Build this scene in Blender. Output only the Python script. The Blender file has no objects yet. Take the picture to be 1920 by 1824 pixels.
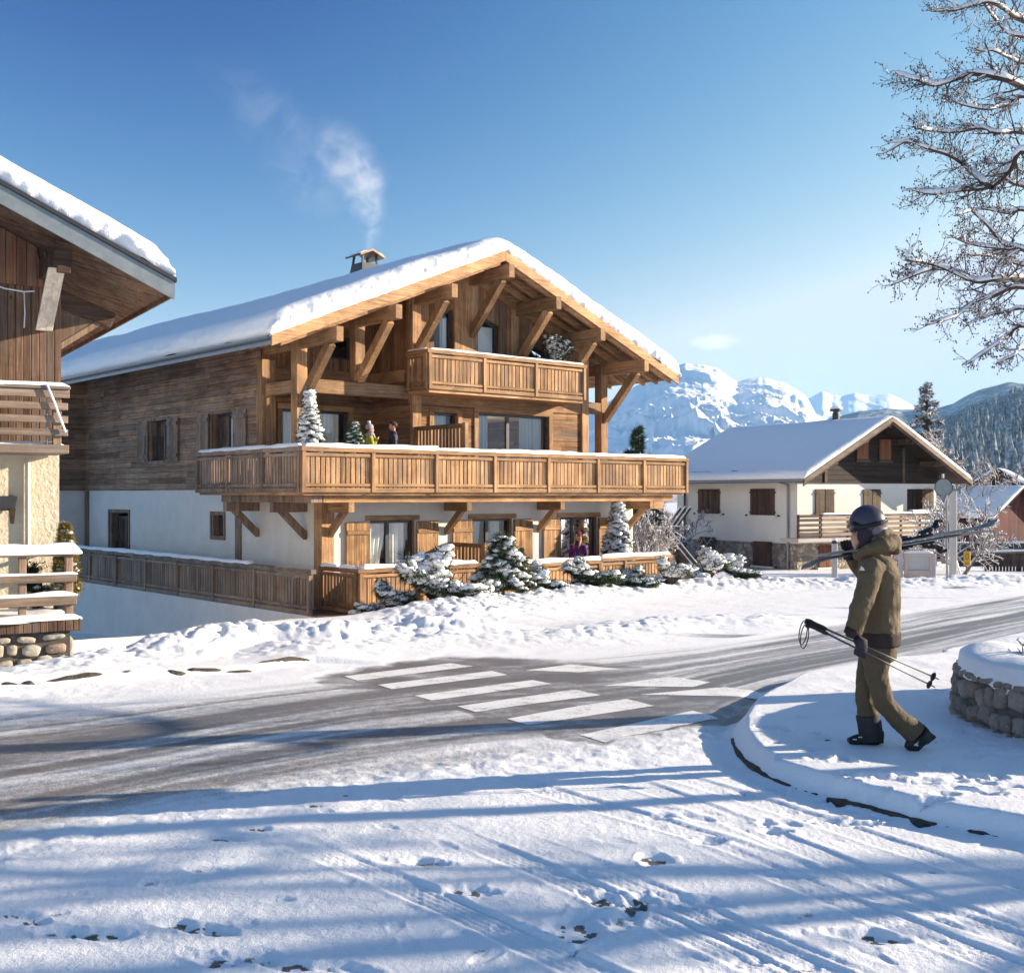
import bpy, bmesh, math, random
import numpy as np
from mathutils import Vector, Matrix

random.seed(7)
RNG = np.random.default_rng(11)
C = bpy.context.scene.collection
sc = bpy.context.scene

# ------------------------------------------------------------------ camera
EYE = 2.0
FPX, CX, CY = 2164.0, 960.0, 927.0          # focal length and horizon in pixels of the 1920 x 1824 photograph
cd = bpy.data.cameras.new('camera'); cam = bpy.data.objects.new('camera', cd); C.objects.link(cam)
cam.location = (0, 0, EYE); cam.rotation_euler = (math.radians(90), 0, 0)
cd.sensor_fit = 'HORIZONTAL'; cd.sensor_width = 36.0; cd.lens = 36.0*FPX/1920
cd.shift_y = (CY-912)/1920.0
cd.clip_start = 0.05; cd.clip_end = 30000
sc.camera = cam

# ------------------------------------------------------------------ sun, sky, exposure
SUN_EL = math.radians(15.5)
SUN_XY = (0.975, 0.222)                      # horizontal direction towards the sun
SUN_ROT = math.atan2(SUN_XY[0], SUN_XY[1])
sd = bpy.data.lights.new('sun', 'SUN'); sun = bpy.data.objects.new('sun', sd); C.objects.link(sun)
sd.energy = 5.0; sd.angle = math.radians(0.5); sd.color = (1.0, 0.83, 0.63)
to_sun = Vector((SUN_XY[0]*math.cos(SUN_EL), SUN_XY[1]*math.cos(SUN_EL), math.sin(SUN_EL)))
sun.rotation_euler = to_sun.to_track_quat('Z', 'Y').to_euler()
sun.location = (30, 8, 20)

world = bpy.data.worlds.new('World'); sc.world = world; world.use_nodes = True
wn = world.node_tree
bg = wn.nodes['Background']
sky = wn.nodes.new('ShaderNodeTexSky'); sky.sky_type = 'NISHITA'; sky.sun_disc = False
sky.sun_elevation = SUN_EL; sky.sun_rotation = SUN_ROT
sky.altitude = 900; sky.air_density = 1.0; sky.dust_density = 0.55; sky.ozone_density = 2.2
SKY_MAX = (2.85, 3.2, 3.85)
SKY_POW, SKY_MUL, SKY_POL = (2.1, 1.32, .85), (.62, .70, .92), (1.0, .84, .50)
def _vm(op, a, b):
    x = wn.nodes.new('ShaderNodeVectorMath'); x.operation = op
    for k, q in enumerate((a, b)):
        if isinstance(q, bpy.types.NodeSocket): wn.links.new(q, x.inputs[k])
        else: x.inputs[k].default_value = q
    return x.outputs['Value'] if op == 'DOT_PRODUCT' else x.outputs[0]
def _m(op, a, b=0.0):
    x = wn.nodes.new('ShaderNodeMath'); x.operation = op
    for k, q in enumerate((a, b)):
        if isinstance(q, bpy.types.NodeSocket): wn.links.new(q, x.inputs[k])
        else: x.inputs[k].default_value = q
    return x.outputs[0]
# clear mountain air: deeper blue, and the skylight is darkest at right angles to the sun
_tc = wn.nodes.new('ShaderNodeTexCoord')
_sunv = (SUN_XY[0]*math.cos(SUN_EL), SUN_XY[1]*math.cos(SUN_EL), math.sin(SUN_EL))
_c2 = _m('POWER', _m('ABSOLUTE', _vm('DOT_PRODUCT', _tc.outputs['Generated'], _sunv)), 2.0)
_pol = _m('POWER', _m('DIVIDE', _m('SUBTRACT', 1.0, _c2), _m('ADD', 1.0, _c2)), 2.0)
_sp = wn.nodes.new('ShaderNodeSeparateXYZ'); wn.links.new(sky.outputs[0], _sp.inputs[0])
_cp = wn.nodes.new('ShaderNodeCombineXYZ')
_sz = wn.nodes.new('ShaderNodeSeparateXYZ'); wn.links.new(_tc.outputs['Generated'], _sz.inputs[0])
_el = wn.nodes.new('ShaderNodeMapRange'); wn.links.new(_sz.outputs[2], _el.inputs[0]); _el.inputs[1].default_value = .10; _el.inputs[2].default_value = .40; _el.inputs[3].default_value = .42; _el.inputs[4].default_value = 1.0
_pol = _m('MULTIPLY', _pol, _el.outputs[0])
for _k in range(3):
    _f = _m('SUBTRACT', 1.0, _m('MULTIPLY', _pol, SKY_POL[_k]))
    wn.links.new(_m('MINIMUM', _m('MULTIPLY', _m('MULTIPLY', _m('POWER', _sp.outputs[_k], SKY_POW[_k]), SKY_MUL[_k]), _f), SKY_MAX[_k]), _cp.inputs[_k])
# one small fair-weather cloud above the mountains
_cd = Vector(((1340-CX)/FPX, 1.0, (CY-641)/FPX)).normalized(); _cr = Vector((_cd.y, -_cd.x, 0)).normalized(); _cu = _cr.cross(_cd)
_nz = wn.nodes.new('ShaderNodeTexNoise'); wn.links.new(_tc.outputs['Generated'], _nz.inputs['Vector']); _nz.inputs['Scale'].default_value = 85; _nz.inputs['Detail'].default_value = 6; _nz.inputs['Roughness'].default_value = .62
_ca = _m('DIVIDE', _vm('DOT_PRODUCT', _tc.outputs['Generated'], tuple(_cr)), .026); _cb = _m('DIVIDE', _vm('DOT_PRODUCT', _tc.outputs['Generated'], tuple(_cu)), .0085)
_cb = _m('SUBTRACT', _cb, _vm('DOT_PRODUCT', tuple(_cu), tuple(_cd))/1.0 if False else 0.0)
_rr = _m('ADD', _m('POWER', _m('ABSOLUTE', _ca), 2.0), _m('POWER', _m('ABSOLUTE', _cb), 2.0))
_cl = _m('MULTIPLY', _m('MAXIMUM', _m('SUBTRACT', 1.0, _rr), 0.0), _m('GREATER_THAN', _vm('DOT_PRODUCT', _tc.outputs['Generated'], tuple(_cd)), 0.0))
_mr = wn.nodes.new('ShaderNodeMapRange'); _mr.interpolation_type = 'SMOOTHSTEP'; wn.links.new(_m('MULTIPLY', _cl, _m('MULTIPLY', _nz.outputs[0], 2.0)), _mr.inputs[0]); _mr.inputs[1].default_value = .12; _mr.inputs[2].default_value = 1.1; _mr.inputs[3].default_value = 0; _mr.inputs[4].default_value = .85
_mx = wn.nodes.new('ShaderNodeMix'); _mx.data_type = 'RGBA'; wn.links.new(_mr.outputs[0], _mx.inputs[0]); wn.links.new(_cp.outputs[0], _mx.inputs[6]); _mx.inputs[7].default_value = (4.2, 4.2, 4.2, 1)
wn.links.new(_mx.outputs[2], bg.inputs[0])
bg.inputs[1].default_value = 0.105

vs = sc.view_settings
vs.view_transform = 'Standard'; vs.look = 'None'; vs.gamma = 1.0; vs.use_curve_mapping = False
vs.exposure = 1.44
cy = sc.cycles
cy.use_denoising = True
cy.max_bounces = 7; cy.diffuse_bounces = 3; cy.glossy_bounces = 3; cy.transmission_bounces = 4
cy.transparent_max_bounces = 12; cy.volume_bounces = 1
cy.caustics_reflective = False; cy.caustics_refractive = False

# ------------------------------------------------------------------ scene bookkeeping
ZOFF = {}
def tag(o, label=None, cat=None, group=None, kind=None):
    if label: o['label'] = label
    if cat: o['category'] = cat
    if group: o['group'] = group
    if kind: o['kind'] = kind
    return o

def thing(name, label, cat, loc=(0, 0, 0), rz=0.0, group=None, worldz=False):
    o = bpy.data.objects.new(name, None); C.objects.link(o)
    o.empty_display_size = 0.3
    o.location = loc; o.rotation_euler = (0, 0, rz)
    ZOFF[o] = loc[2] if worldz else 0.0
    return tag(o, label, cat, group)

def copy_tree(o, parent=None):
    c = o.copy(); C.objects.link(c)
    if parent is not None: c.parent = parent
    for ch in list(o.children): copy_tree(ch, c)
    return c

class MB:
    """collects boxes, bars, tubes and sheets; build() links them as one mesh object"""
    def __init__(s): s.v = []; s.f = []; s.r = []; s.cut = []
    def add(s, vs_, fs, rnd=None):
        k = len(s.v); r = random.random() if rnd is None else rnd; s.cut.append((k, len(s.f)))
        s.v += [tuple(p) for p in vs_]; s.f += [tuple(i+k for i in q) for q in fs]; s.r += [r]*len(vs_)
        return s
    def box(s, x0, x1, y0, y1, z0, z1):
        x0, x1 = min(x0, x1), max(x0, x1); y0, y1 = min(y0, y1), max(y0, y1); z0, z1 = min(z0, z1), max(z0, z1)
        return s.add([(x0,y0,z0),(x1,y0,z0),(x1,y1,z0),(x0,y1,z0),(x0,y0,z1),(x1,y0,z1),(x1,y1,z1),(x0,y1,z1)],
                     [(3,2,1,0),(4,5,6,7),(0,1,5,4),(1,2,6,5),(2,3,7,6),(3,0,4,7)])
    def beam(s, p0, p1, w, h, up=(0, 0, 1), rnd=None):
        p0 = Vector(p0); p1 = Vector(p1); d = (p1-p0).normalized(); up = Vector(up)
        if abs(d.dot(up)) > .98: up = Vector((0, 1, 0))
        x = d.cross(up).normalized(); y = x.cross(d).normalized()
        a = [p0 + x*i*w/2 + y*j*h/2 for i, j in ((-1,-1),(1,-1),(1,1),(-1,1))]
        b = [q + (p1-p0) for q in a]
        return s.add(a+b, [(3,2,1,0),(4,5,6,7),(0,1,5,4),(1,2,6,5),(2,3,7,6),(3,0,4,7)], rnd)
    def prism(s, poly, axis, a, b):
        """poly: list of 2-d points; axis: 0/1/2 is the extrusion axis"""
        n = len(poly)
        def P(q, t):
            return (t, q[0], q[1]) if axis == 0 else ((q[0], t, q[1]) if axis == 1 else (q[0], q[1], t))
        return s.add([P(q, a) for q in poly]+[P(q, b) for q in poly],
                     [tuple(range(n-1, -1, -1)), tuple(range(n, 2*n))]+[(i, (i+1) % n, n+(i+1) % n, n+i) for i in range(n)])
    def tube(s, pts, rads, n=6, cap=True, rnd=None):
        pts = [Vector(p) for p in pts]; m = len(pts)
        if not hasattr(rads, '__len__'): rads = [rads]*m
        vs_ = []; ref = None
        for i, p in enumerate(pts):
            d = (pts[min(i+1, m-1)]-pts[max(i-1, 0)])
            d = d.normalized() if d.length > 1e-9 else Vector((0, 0, 1))
            if ref is None: ref = Vector((0, 0, 1)) if abs(d.z) < .9 else Vector((1, 0, 0))
            x = d.cross(ref)
            if x.length < 1e-4: x = d.cross(Vector((0.3, 1, 0.1)))
            x.normalize(); y = x.cross(d).normalized(); ref = y
            for k in range(n):
                a = 2*math.pi*k/n
                vs_.append(p + (x*math.cos(a)+y*math.sin(a))*rads[i])
        fs = [(i*n+k, i*n+(k+1) % n, (i+1)*n+(k+1) % n, (i+1)*n+k) for i in range(m-1) for k in range(n)]
        if cap: fs += [tuple(range(n-1, -1, -1)), tuple(range((m-1)*n, m*n))]
        return s.add(vs_, fs, rnd)
    def lathe(s, prof, c=(0, 0, 0), n=20):
        vs_ = []; m = len(prof)
        for r, z in prof:
            for k in range(n):
                a = 2*math.pi*k/n; vs_.append((c[0]+r*math.cos(a), c[1]+r*math.sin(a), c[2]+z))
        fs = [(i*n+k, i*n+(k+1) % n, (i+1)*n+(k+1) % n, (i+1)*n+k) for i in range(m-1) for k in range(n)]
        fs += [tuple(range(n-1, -1, -1)), tuple(range((m-1)*n, m*n))]
        return s.add(vs_, fs)
    def ell(s, c, r, n=10, m=7, jig=0.0, rnd=None):
        vs_ = [(c[0], c[1], c[2]-r[2])]
        for j in range(1, m):
            t = math.pi*j/m
            for k in range(n):
                a = 2*math.pi*k/n; q = 1+random.uniform(-jig, jig)
                vs_.append((c[0]+r[0]*q*math.sin(t)*math.cos(a), c[1]+r[1]*q*math.sin(t)*math.sin(a), c[2]-r[2]*q*math.cos(t)))
        vs_.append((c[0], c[1], c[2]+r[2])); L = len(vs_)-1
        fs = [(0, 1+(k+1) % n, 1+k) for k in range(n)]
        for j in range(m-2):
            fs += [(1+j*n+k, 1+j*n+(k+1) % n, 1+(j+1)*n+(k+1) % n, 1+(j+1)*n+k) for k in range(n)]
        fs += [(L, 1+(m-2)*n+k, 1+(m-2)*n+(k+1) % n) for k in range(n)]
        return s.add(vs_, fs, rnd)
    def grid(s, rows):
        """rows: array (m, n, 3)"""
        m = len(rows); n = len(rows[0])
        return s.add([p for r in rows for p in r], [(i*n+k, i*n+k+1, (i+1)*n+k+1, (i+1)*n+k) for i in range(m-1) for k in range(n-1)])
    def snow_strip(s, p0, p1, w, h, step=0.09, seed=0, amp=.35, thin=0.0):
        """a ridge of settled snow lying along p0-p1 (points on the surface it lies on)"""
        p0 = Vector(p0); p1 = Vector(p1); L = (p1-p0).length; d = (p1-p0)/L
        x = d.cross(Vector((0, 0, 1))).normalized()
        n = max(4, int(L/step)); rows = []
        K = 8
        for i in range(n+1):
            t = i/n*L
            e = min(1.0, max(0.02, min(t, L-t)/(0.7*h+.02)))
            e = math.sqrt(1-(1-e)**2)
            nz = float(fbm2(np.array([t*1.7+seed*13.1]), np.array([seed*7.7]), 3)[0])
            hh = h*e*max(.12, 1+amp*2.2*(nz-.5)-thin*max(0, (nz-.5))*6)
            ww = w*(.5+.06*math.sin(t*5+seed))*(.75+.25*e)
            c = p0 + d*t
            r = []
            for k in range(K+1):
                a = math.pi*k/K
                cc = math.cos(a); ss = math.sin(a)**.6
                r.append(c + x*(ww*cc) + Vector((0, 0, hh*ss - (.012 if k in (0, K) else 0))))
            rows.append(r)
        k0 = len(s.v); s.grid(rows)
        nn = K+1
        s.f.append(tuple(k0+i for i in range(nn))); s.f.append(tuple(k0+n*nn+i for i in range(nn-1, -1, -1)))
        return s
    def build_each(s, name, mat, parent=None, **kw):
        """every added piece as an object of its own"""
        ends = s.cut[1:]+[(len(s.v), len(s.f))]; out = []
        for (a, fa), (b, fb) in zip(s.cut, ends):
            q = MB(); q.v = s.v[a:b]; q.f = [tuple(i-a for i in f) for f in s.f[fa:fb]]; q.r = s.r[a:b]; out.append(q.build(name, mat, parent, **kw))
        return out
    def build(s, name, mat, parent=None, smooth=False, loc=None, bevel=0.0, flip=False):
        me = bpy.data.meshes.new(name)
        zo = 0.0; root = parent
        while root is not None and root.parent is not None: root = root.parent
        if root is not None: zo = ZOFF.get(root, 0.0)
        v = np.array(s.v, dtype=np.float64).reshape(-1, 3)
        if zo: v[:, 2] -= zo
        if loc is not None: v -= np.array(loc)
        me.from_pydata(v.tolist(), [], s.f)
        at = me.attributes.new('rnd', 'FLOAT', 'POINT'); at.data.foreach_set('value', np.array(s.r, dtype=np.float32))
        me.update()
        bm = bmesh.new(); bm.from_mesh(me); bmesh.ops.recalc_face_normals(bm, faces=bm.faces[:]) if not flip else None
        bm.to_mesh(me); bm.free()
        if smooth: me.polygons.foreach_set('use_smooth', [True]*len(me.polygons))
        o = bpy.data.objects.new(name, me); C.objects.link(o)
        if mat: me.materials.append(mat)
        if parent is not None: o.parent = parent
        if loc is not None: o.location = loc
        if bevel:
            b = o.modifiers.new('bevel', 'BEVEL'); b.width = bevel; b.segments = 1; b.limit_method = 'ANGLE'
        return o

# ------------------------------------------------------------------ value noise for shaping meshes
def _h(ix, iy, iz, seed):
    with np.errstate(over='ignore'):
        n = (ix.astype(np.int64)*374761393 + iy.astype(np.int64)*668265263 + iz.astype(np.int64)*2147483647 + seed*1274126177) & 0xffffffff
        n = ((n ^ (n >> 13))*1274126177) & 0xffffffff
        n = ((n ^ (n >> 16))*2246822519) & 0xffffffff
        n = n ^ (n >> 15)
    return (n & 0xffffff)/float(0xffffff)
def vn2(x, y, seed=0):
    x = np.asarray(x, float); y = np.asarray(y, float)
    ix = np.floor(x); iy = np.floor(y); fx = x-ix; fy = y-iy
    fx = fx*fx*fx*(fx*(fx*6-15)+10); fy = fy*fy*fy*(fy*(fy*6-15)+10); z = np.zeros_like(ix)
    a = _h(ix, iy, z, seed); b = _h(ix+1, iy, z, seed); c = _h(ix, iy+1, z, seed); d = _h(ix+1, iy+1, z, seed)
    return (a*(1-fx)+b*fx)*(1-fy)+(c*(1-fx)+d*fx)*fy
def fbm2(x, y, o=4, seed=0, gain=.5):
    t = 0; a = 1.0; n = 0
    for i in range(o):
        t = t+a*vn2(x*2**i+17.3*i, y*2**i-9.1*i, seed+i*31); n += a; a *= gain
    return t/n
def sst(a, b, x):
    t = np.clip((np.asarray(x, float)-a)/(b-a), 0, 1); return t*t*(3-2*t)

# ------------------------------------------------------------------ node helpers and materials
class NT:
    def __init__(s, m): s.t = m.node_tree; s.b = s.t.nodes.get('Principled BSDF')
    def put(s, sock, val):
        if isinstance(val, bpy.types.NodeSocket): s.t.links.new(val, sock)
        elif val is not None:
            if hasattr(sock.default_value, '__len__') and hasattr(val, '__len__') and len(sock.default_value) == 4 and len(val) == 3: val = (*val, 1)
            sock.default_value = val
    def n(s, typ, inp=None, **props):
        x = s.t.nodes.new('ShaderNode'+typ)
        for k, v in props.items(): setattr(x, k, v)
        for k, v in (inp or {}).items(): s.put(x.inputs[k], v)
        return x
    def math(s, op, a, b=0.5, c=0.5, clamp=False):
        x = s.t.nodes.new('ShaderNodeMath'); x.operation = op; x.use_clamp = clamp
        s.put(x.inputs[0], a); s.put(x.inputs[1], b); s.put(x.inputs[2], c)
        return x.outputs[0]
    def mix(s, f, a, b, typ='MIX'):
        x = s.t.nodes.new('ShaderNodeMix'); x.data_type = 'RGBA'; x.blend_type = typ
        s.put(x.inputs[0], f); s.put(x.inputs[6], a); s.put(x.inputs[7], b)
        return x.outputs[2]
    def ramp(s, f, *st):
        x = s.t.nodes.new('ShaderNodeValToRGB'); e = x.color_ramp.elements
        while len(e) < len(st): e.new(.5)
        for i, (p, c) in enumerate(st):
            e[i].position = p; e[i].color = (*c, 1) if hasattr(c, '__len__') else (c, c, c, 1)
        s.put(x.inputs[0], f); return x.outputs[0]
    def mapr(s, f, a, b, c=0.0, d=1.0):
        x = s.n('MapRange', {0: f, 1: a, 2: b, 3: c, 4: d}); x.interpolation_type = 'SMOOTHSTEP'; return x.outputs[0]
    def noise(s, vec, scale, detail=3, rough=.55, dist=0.0):
        return s.n('TexNoise', {'Vector': vec, 'Scale': scale, 'Detail': detail, 'Roughness': rough, 'Distortion': dist}).outputs[0]
    def obj(s): return s.n('TexCoord').outputs['Object']
    def geo(s): return s.n('NewGeometry').outputs['Position']
    def sc(s, vec, v):
        x = s.n('VectorMath', {0: vec, 1: v}, operation='MULTIPLY'); return x.outputs[0]
    def attr(s, name): return s.n('Attribute', attribute_name=name).outputs['Fac']
    def bump(s, h, strength=.5, dist=.01, nrm=None):
        return s.n('Bump', {'Height': h, 'Strength': strength, 'Distance': dist, 'Normal': nrm}).outputs[0]

def mat(name, color=(.5, .5, .5), rough=.6, metal=0.0, spec=None):
    m = bpy.data.materials.new(name); m.use_nodes = True; t = NT(m)
    t.put(t.b.inputs['Base Color'], color); t.put(t.b.inputs['Roughness'], rough); t.put(t.b.inputs['Metallic'], metal)
    if spec is not None: t.put(t.b.inputs['Specular IOR Level'], spec)
    return m, t

def rough_mat(name, ca, cb, scale=6, rough=.7, bump=.3, bscale=40, bdist=.01, metal=0.0):
    """two-tone weathered surface with fine relief"""
    m, t = mat(name, ca, rough, metal); o = t.obj()
    f = t.mapr(t.noise(o, scale, 5, .65), .3, .7)
    t.put(t.b.inputs['Base Color'], t.mix(f, ca, cb))
    t.put(t.b.inputs['Normal'], t.bump(t.noise(o, bscale, 4, .6), bump, bdist))
    return m

def wood(name, dark, mid, light, planks=None, pw=.15, grain='h', gap=.035, gray=(.2, .18, .165), grayness=.35, rough=.75, seg=2.6, dark_by_rnd=.5):
    m, t = mat(name, mid, rough); o = t.obj()
    s = t.n('SeparateXYZ', {0: o}); x, y, z = s.outputs
    G = {'h': (.55, .55, 15), 'v': (15, 15, .55), 'x': (.55, 15, 15), 'y': (15, .55, 15), 'z': (15, 15, .55)}[grain]
    gv = t.sc(o, G)
    rnd = t.attr('rnd')
    pr = rnd
    if planks:
        st = z if planks == 'h' else t.math('ADD', x, y)
        al = t.math('ADD', x, y) if planks == 'h' else z
        q = t.math('DIVIDE', st, pw)
        idx = t.math('FLOOR', q)
        w1 = t.n('TexWhiteNoise', {'W': idx}, noise_dimensions='1D').outputs[0]
        k2 = t.math('FLOOR', t.math('ADD', t.math('DIVIDE', al, seg), t.math('MULTIPLY', w1, 5.0)))
        cv = t.n('CombineXYZ', {0: idx, 1: k2}).outputs[0]
        pr = t.n('TexWhiteNoise', {'Vector': cv}, noise_dimensions='2D').outputs[0]
    off = t.n('CombineXYZ', {0: t.math('MULTIPLY', pr, 37.0), 1: t.math('MULTIPLY', pr, 91.0), 2: t.math('MULTIPLY', pr, 53.0)}).outputs[0]
    gv2 = t.n('VectorMath', {0: gv, 1: off}, operation='ADD').outputs[0]
    g = t.noise(gv2, 1.6, 9, .62, .9)
    g2 = t.noise(gv2, 6.0, 4, .6, .4)
    col = t.ramp(g, (.27, dark), (.5, mid), (.72, light))
    col = t.mix(t.math('MULTIPLY', t.mapr(g2, .35, .65, 0, 1), .35), col, dark)
    # knots
    kv = t.n('TexVoronoi', {'Vector': t.n('VectorMath', {0: t.sc(o, tuple(2.2 if q > 1 else 1.1 for q in G)), 1: off}, operation='ADD').outputs[0], 'Scale': 1.4}).outputs[0]
    kn = t.mapr(kv, .02, .075, 1, 0)
    col = t.mix(t.math('MULTIPLY', kn, .75), col, tuple(c*.25 for c in dark))
    val = t.math('MULTIPLY_ADD', pr, .75 if planks else dark_by_rnd*1.4, .62 if planks else 1-.62*dark_by_rnd)
    vv = t.n('CombineXYZ', {0: val, 1: val, 2: val}).outputs[0]
    col = t.mix(1.0, col, vv, 'MULTIPLY')
    stv = t.mapr(t.noise(o, 1.1, 6, .68, .5), .34, .66, .74, 1.22)
    col = t.mix(1.0, col, t.n('CombineXYZ', {0: t.math('MULTIPLY', stv, 1.04), 1: t.math('MULTIPLY', stv, 1.0), 2: t.math('MULTIPLY', stv, .95)}).outputs[0], 'MULTIPLY')
    gw = t.math('MULTIPLY', t.mapr(t.noise(t.sc(o, tuple(.35*q if q > 1 else q*.8 for q in G)), .9, 5, .6), .42, .68), grayness)
    col = t.mix(gw, col, gray)
    hgt = t.math('ADD', g, t.math('MULTIPLY', g2, .5))
    if planks and gap:
        fr = t.math('FRACT', q)
        e = t.math('MINIMUM', fr, t.math('SUBTRACT', 1.0, fr))
        gp = t.mapr(e, 0.0, gap, 0, 1)
        col = t.mix(t.math('MULTIPLY', t.math('SUBTRACT', 1.0, gp), .85), col, tuple(c*.12 for c in dark))
        hgt = t.math('ADD', hgt, t.math('MULTIPLY', gp, 2.5))
        hgt = t.math('ADD', hgt, t.math('MULTIPLY', pr, .8))
    t.put(t.b.inputs['Base Color'], col)
    t.put(t.b.inputs['Normal'], t.bump(hgt, .55, .012))
    t.put(t.b.inputs['Specular IOR Level'], .25)
    return m

def snow_mat(name='snow', b1=18, b2=90, k=.45, d=.02):
    m, t = mat(name, (.87, .885, .91), .55); o = t.geo()
    h = t.math('ADD', t.math('MULTIPLY', t.noise(o, b1, 4, .6), 1.0), t.math('MULTIPLY', t.noise(o, b2, 3, .6), .35))
    t.put(t.b.inputs['Normal'], t.bump(h, k, d)); t.put(t.b.inputs['Specular IOR Level'], .3)
    return m

SNOW = snow_mat()
SNOW_ROOF = snow_mat('roof_snow', 6, 34, .5, .05)
WD_H = wood('larch_cladding_horizontal', (0.075, 0.036, 0.017), (0.235, 0.124, 0.057), (0.42, 0.26, 0.13), 'h', .165, 'h', .04)
WD_SIDE = wood('weathered_cladding', (0.10, 0.056, 0.035), (0.27, 0.168, 0.108), (0.47, 0.335, 0.235), 'h', .175, 'h', .04, (.30, .25, .21), .45)
WD_V = wood('larch_cladding_vertical', (0.08, 0.037, 0.018), (0.235, 0.122, 0.056), (0.4, 0.24, 0.12), 'v', .15, 'v', .04)
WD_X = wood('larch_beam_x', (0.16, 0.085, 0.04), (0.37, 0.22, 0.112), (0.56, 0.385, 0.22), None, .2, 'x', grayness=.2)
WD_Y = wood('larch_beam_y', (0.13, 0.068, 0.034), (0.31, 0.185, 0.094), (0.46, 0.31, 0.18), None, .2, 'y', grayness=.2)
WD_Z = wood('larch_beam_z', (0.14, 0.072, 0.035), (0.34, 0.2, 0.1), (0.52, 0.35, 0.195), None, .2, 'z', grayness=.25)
WD_SLAT = wood('larch_slats', (0.16, 0.086, 0.042), (0.38, 0.226, 0.116), (0.56, 0.38, 0.215), None, .2, 'z', grayness=.35, dark_by_rnd=.6)
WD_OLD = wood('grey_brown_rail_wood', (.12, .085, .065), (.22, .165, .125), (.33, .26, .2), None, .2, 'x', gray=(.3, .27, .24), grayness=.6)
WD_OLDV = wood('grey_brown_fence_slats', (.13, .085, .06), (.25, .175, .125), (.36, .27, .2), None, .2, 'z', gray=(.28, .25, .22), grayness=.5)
WD_SHUT = wood('shutter_boards', (0.17, 0.09, 0.042), (0.37, 0.22, 0.108), (0.52, 0.35, 0.185), 'v', .075, 'v', .09, grayness=.15)
WD_SHUT2 = wood('weathered_shutter_boards', (.14, .09, .065), (.25, .175, .13), (.36, .27, .21), 'v', .14, 'v', .05, (.28, .24, .21), .5)
WD_BOARD = wood('old_dark_board_cladding', (.065, .034, .022), (.15, .088, .057), (.29, .195, .135), 'v', .105, 'v', .1, (.22, .18, .15), .5)
WD_SOFFIT = wood('old_soffit_boards', (.06, .034, .024), (.13, .08, .056), (.26, .18, .13), 'v', .12, 'v', .06, (.3, .25, .2), .3)
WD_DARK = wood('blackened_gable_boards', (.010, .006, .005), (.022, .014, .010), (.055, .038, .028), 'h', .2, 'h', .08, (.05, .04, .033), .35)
WD_DARKBEAM = wood('dark_beam', (.035, .022, .016), (.075, .046, .032), (.13, .085, .06), None, .2, 'x', grayness=.3)
WD_BROWNSH = wood('dark_brown_shutter', (.05, .026, .019), (.085, .045, .033), (.12, .07, .05), 'v', .12, 'v', .06, grayness=.1)
WD_REDSH = wood('red_brown_shutter', (.12, .045, .025), (.2, .08, .042), (.27, .12, .065), 'v', .14, 'v', .06, grayness=.1)
STUCCO = rough_mat('white_stucco', (.74, .72, .68), (.66, .64, .60), 1.5, .85, .45, 26, .02)
STUCCO_OLD = rough_mat('cream_stucco', (.62, .53, .38), (.70, .62, .48), 1.2, .85, .8, 14, .03)
STUCCO_R = rough_mat('ivory_stucco', (.76, .735, .68), (.70, .675, .62), .8, .85, .3, 30, .01)
ZINC = rough_mat('zinc_fascia', (.20, .23, .245), (.27, .30, .31), 4, .42, .1, 20, .005, .5)
GREYMETAL = rough_mat('grey_gutter_metal', (.20, .22, .25), (.26, .28, .3), 6, .45, .1, 30, .003, .6)
BLACKMETAL = rough_mat('anthracite_metal', (.02, .021, .026), (.032, .034, .04), 5, .5, .1, 30, .003, .0)
FRAME = rough_mat('anthracite_window_frame', (.028, .031, .036), (.04, .043, .05), 6, .4, .05, 60, .001)
PLASTER_IN = rough_mat('room_plaster', (.80, .72, .60), (.74, .66, .55), 1, .9, .1, 20, .005)
FLOOR_IN = rough_mat('room_floor', (.2, .13, .08), (.25, .17, .1), 2, .6, .1, 20, .005)

def curtain_mat():
    m, t = mat('white_curtain', (.92, .91, .88), .9); o = t.obj()
    s = t.n('SeparateXYZ', {0: o}); st = t.math('ADD', s.outputs[0], s.outputs[1])
    w = t.math('SINE', t.math('MULTIPLY', st, 55.0))
    t.put(t.b.inputs['Normal'], t.bump(w, .6, .03))
    return m
CURTAIN = curtain_mat()

def glass_mat(name='window_glass', tint=(.92, .95, .95)):
    m = bpy.data.materials.new(name); m.use_nodes = True; t = NT(m); nt = m.node_tree
    nt.nodes.remove(t.b)
    out = nt.nodes['Material Output']
    tr = t.n('BsdfTransparent', {0: tint}); gl = t.n('BsdfGlossy', {0: (1, 1, 1), 'Roughness': .015})
    w = t.noise(t.obj(), 1.2, 2, .5)
    gl_n = t.bump(w, .04, .1); t.put(gl.inputs['Normal'], gl_n)
    fr = t.n('Fresnel', {'IOR': 1.5}).outputs[0]
    k = t.math('MULTIPLY_ADD', fr, 1.05, .02, clamp=True)
    mx = t.n('MixShader', {0: k, 1: tr.outputs[0], 2: gl.outputs[0]})
    nt.links.new(mx.outputs[0], out.inputs[0])
    return m
GLASS = glass_mat()
GLASS_DARK = glass_mat('dark_window_glass', (.25, .3, .32))
# ------------------------------------------------------------------ where things stand
CU = np.array([.7548, .6560]); CV = np.array([-.6560, .7548]); CW = np.array([-4.70, 28.5])   # big chalet: along its front, into its depth, its near corner
def ch_uv(x, y):
    dx = np.asarray(x, float)-CW[0]; dy = np.asarray(y, float)-CW[1]
    return dx*CU[0]+dy*CU[1], dx*CV[0]+dy*CV[1]
def ch_xy(u, v): p = CW+u*CU+v*CV; return float(p[0]), float(p[1])

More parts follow.
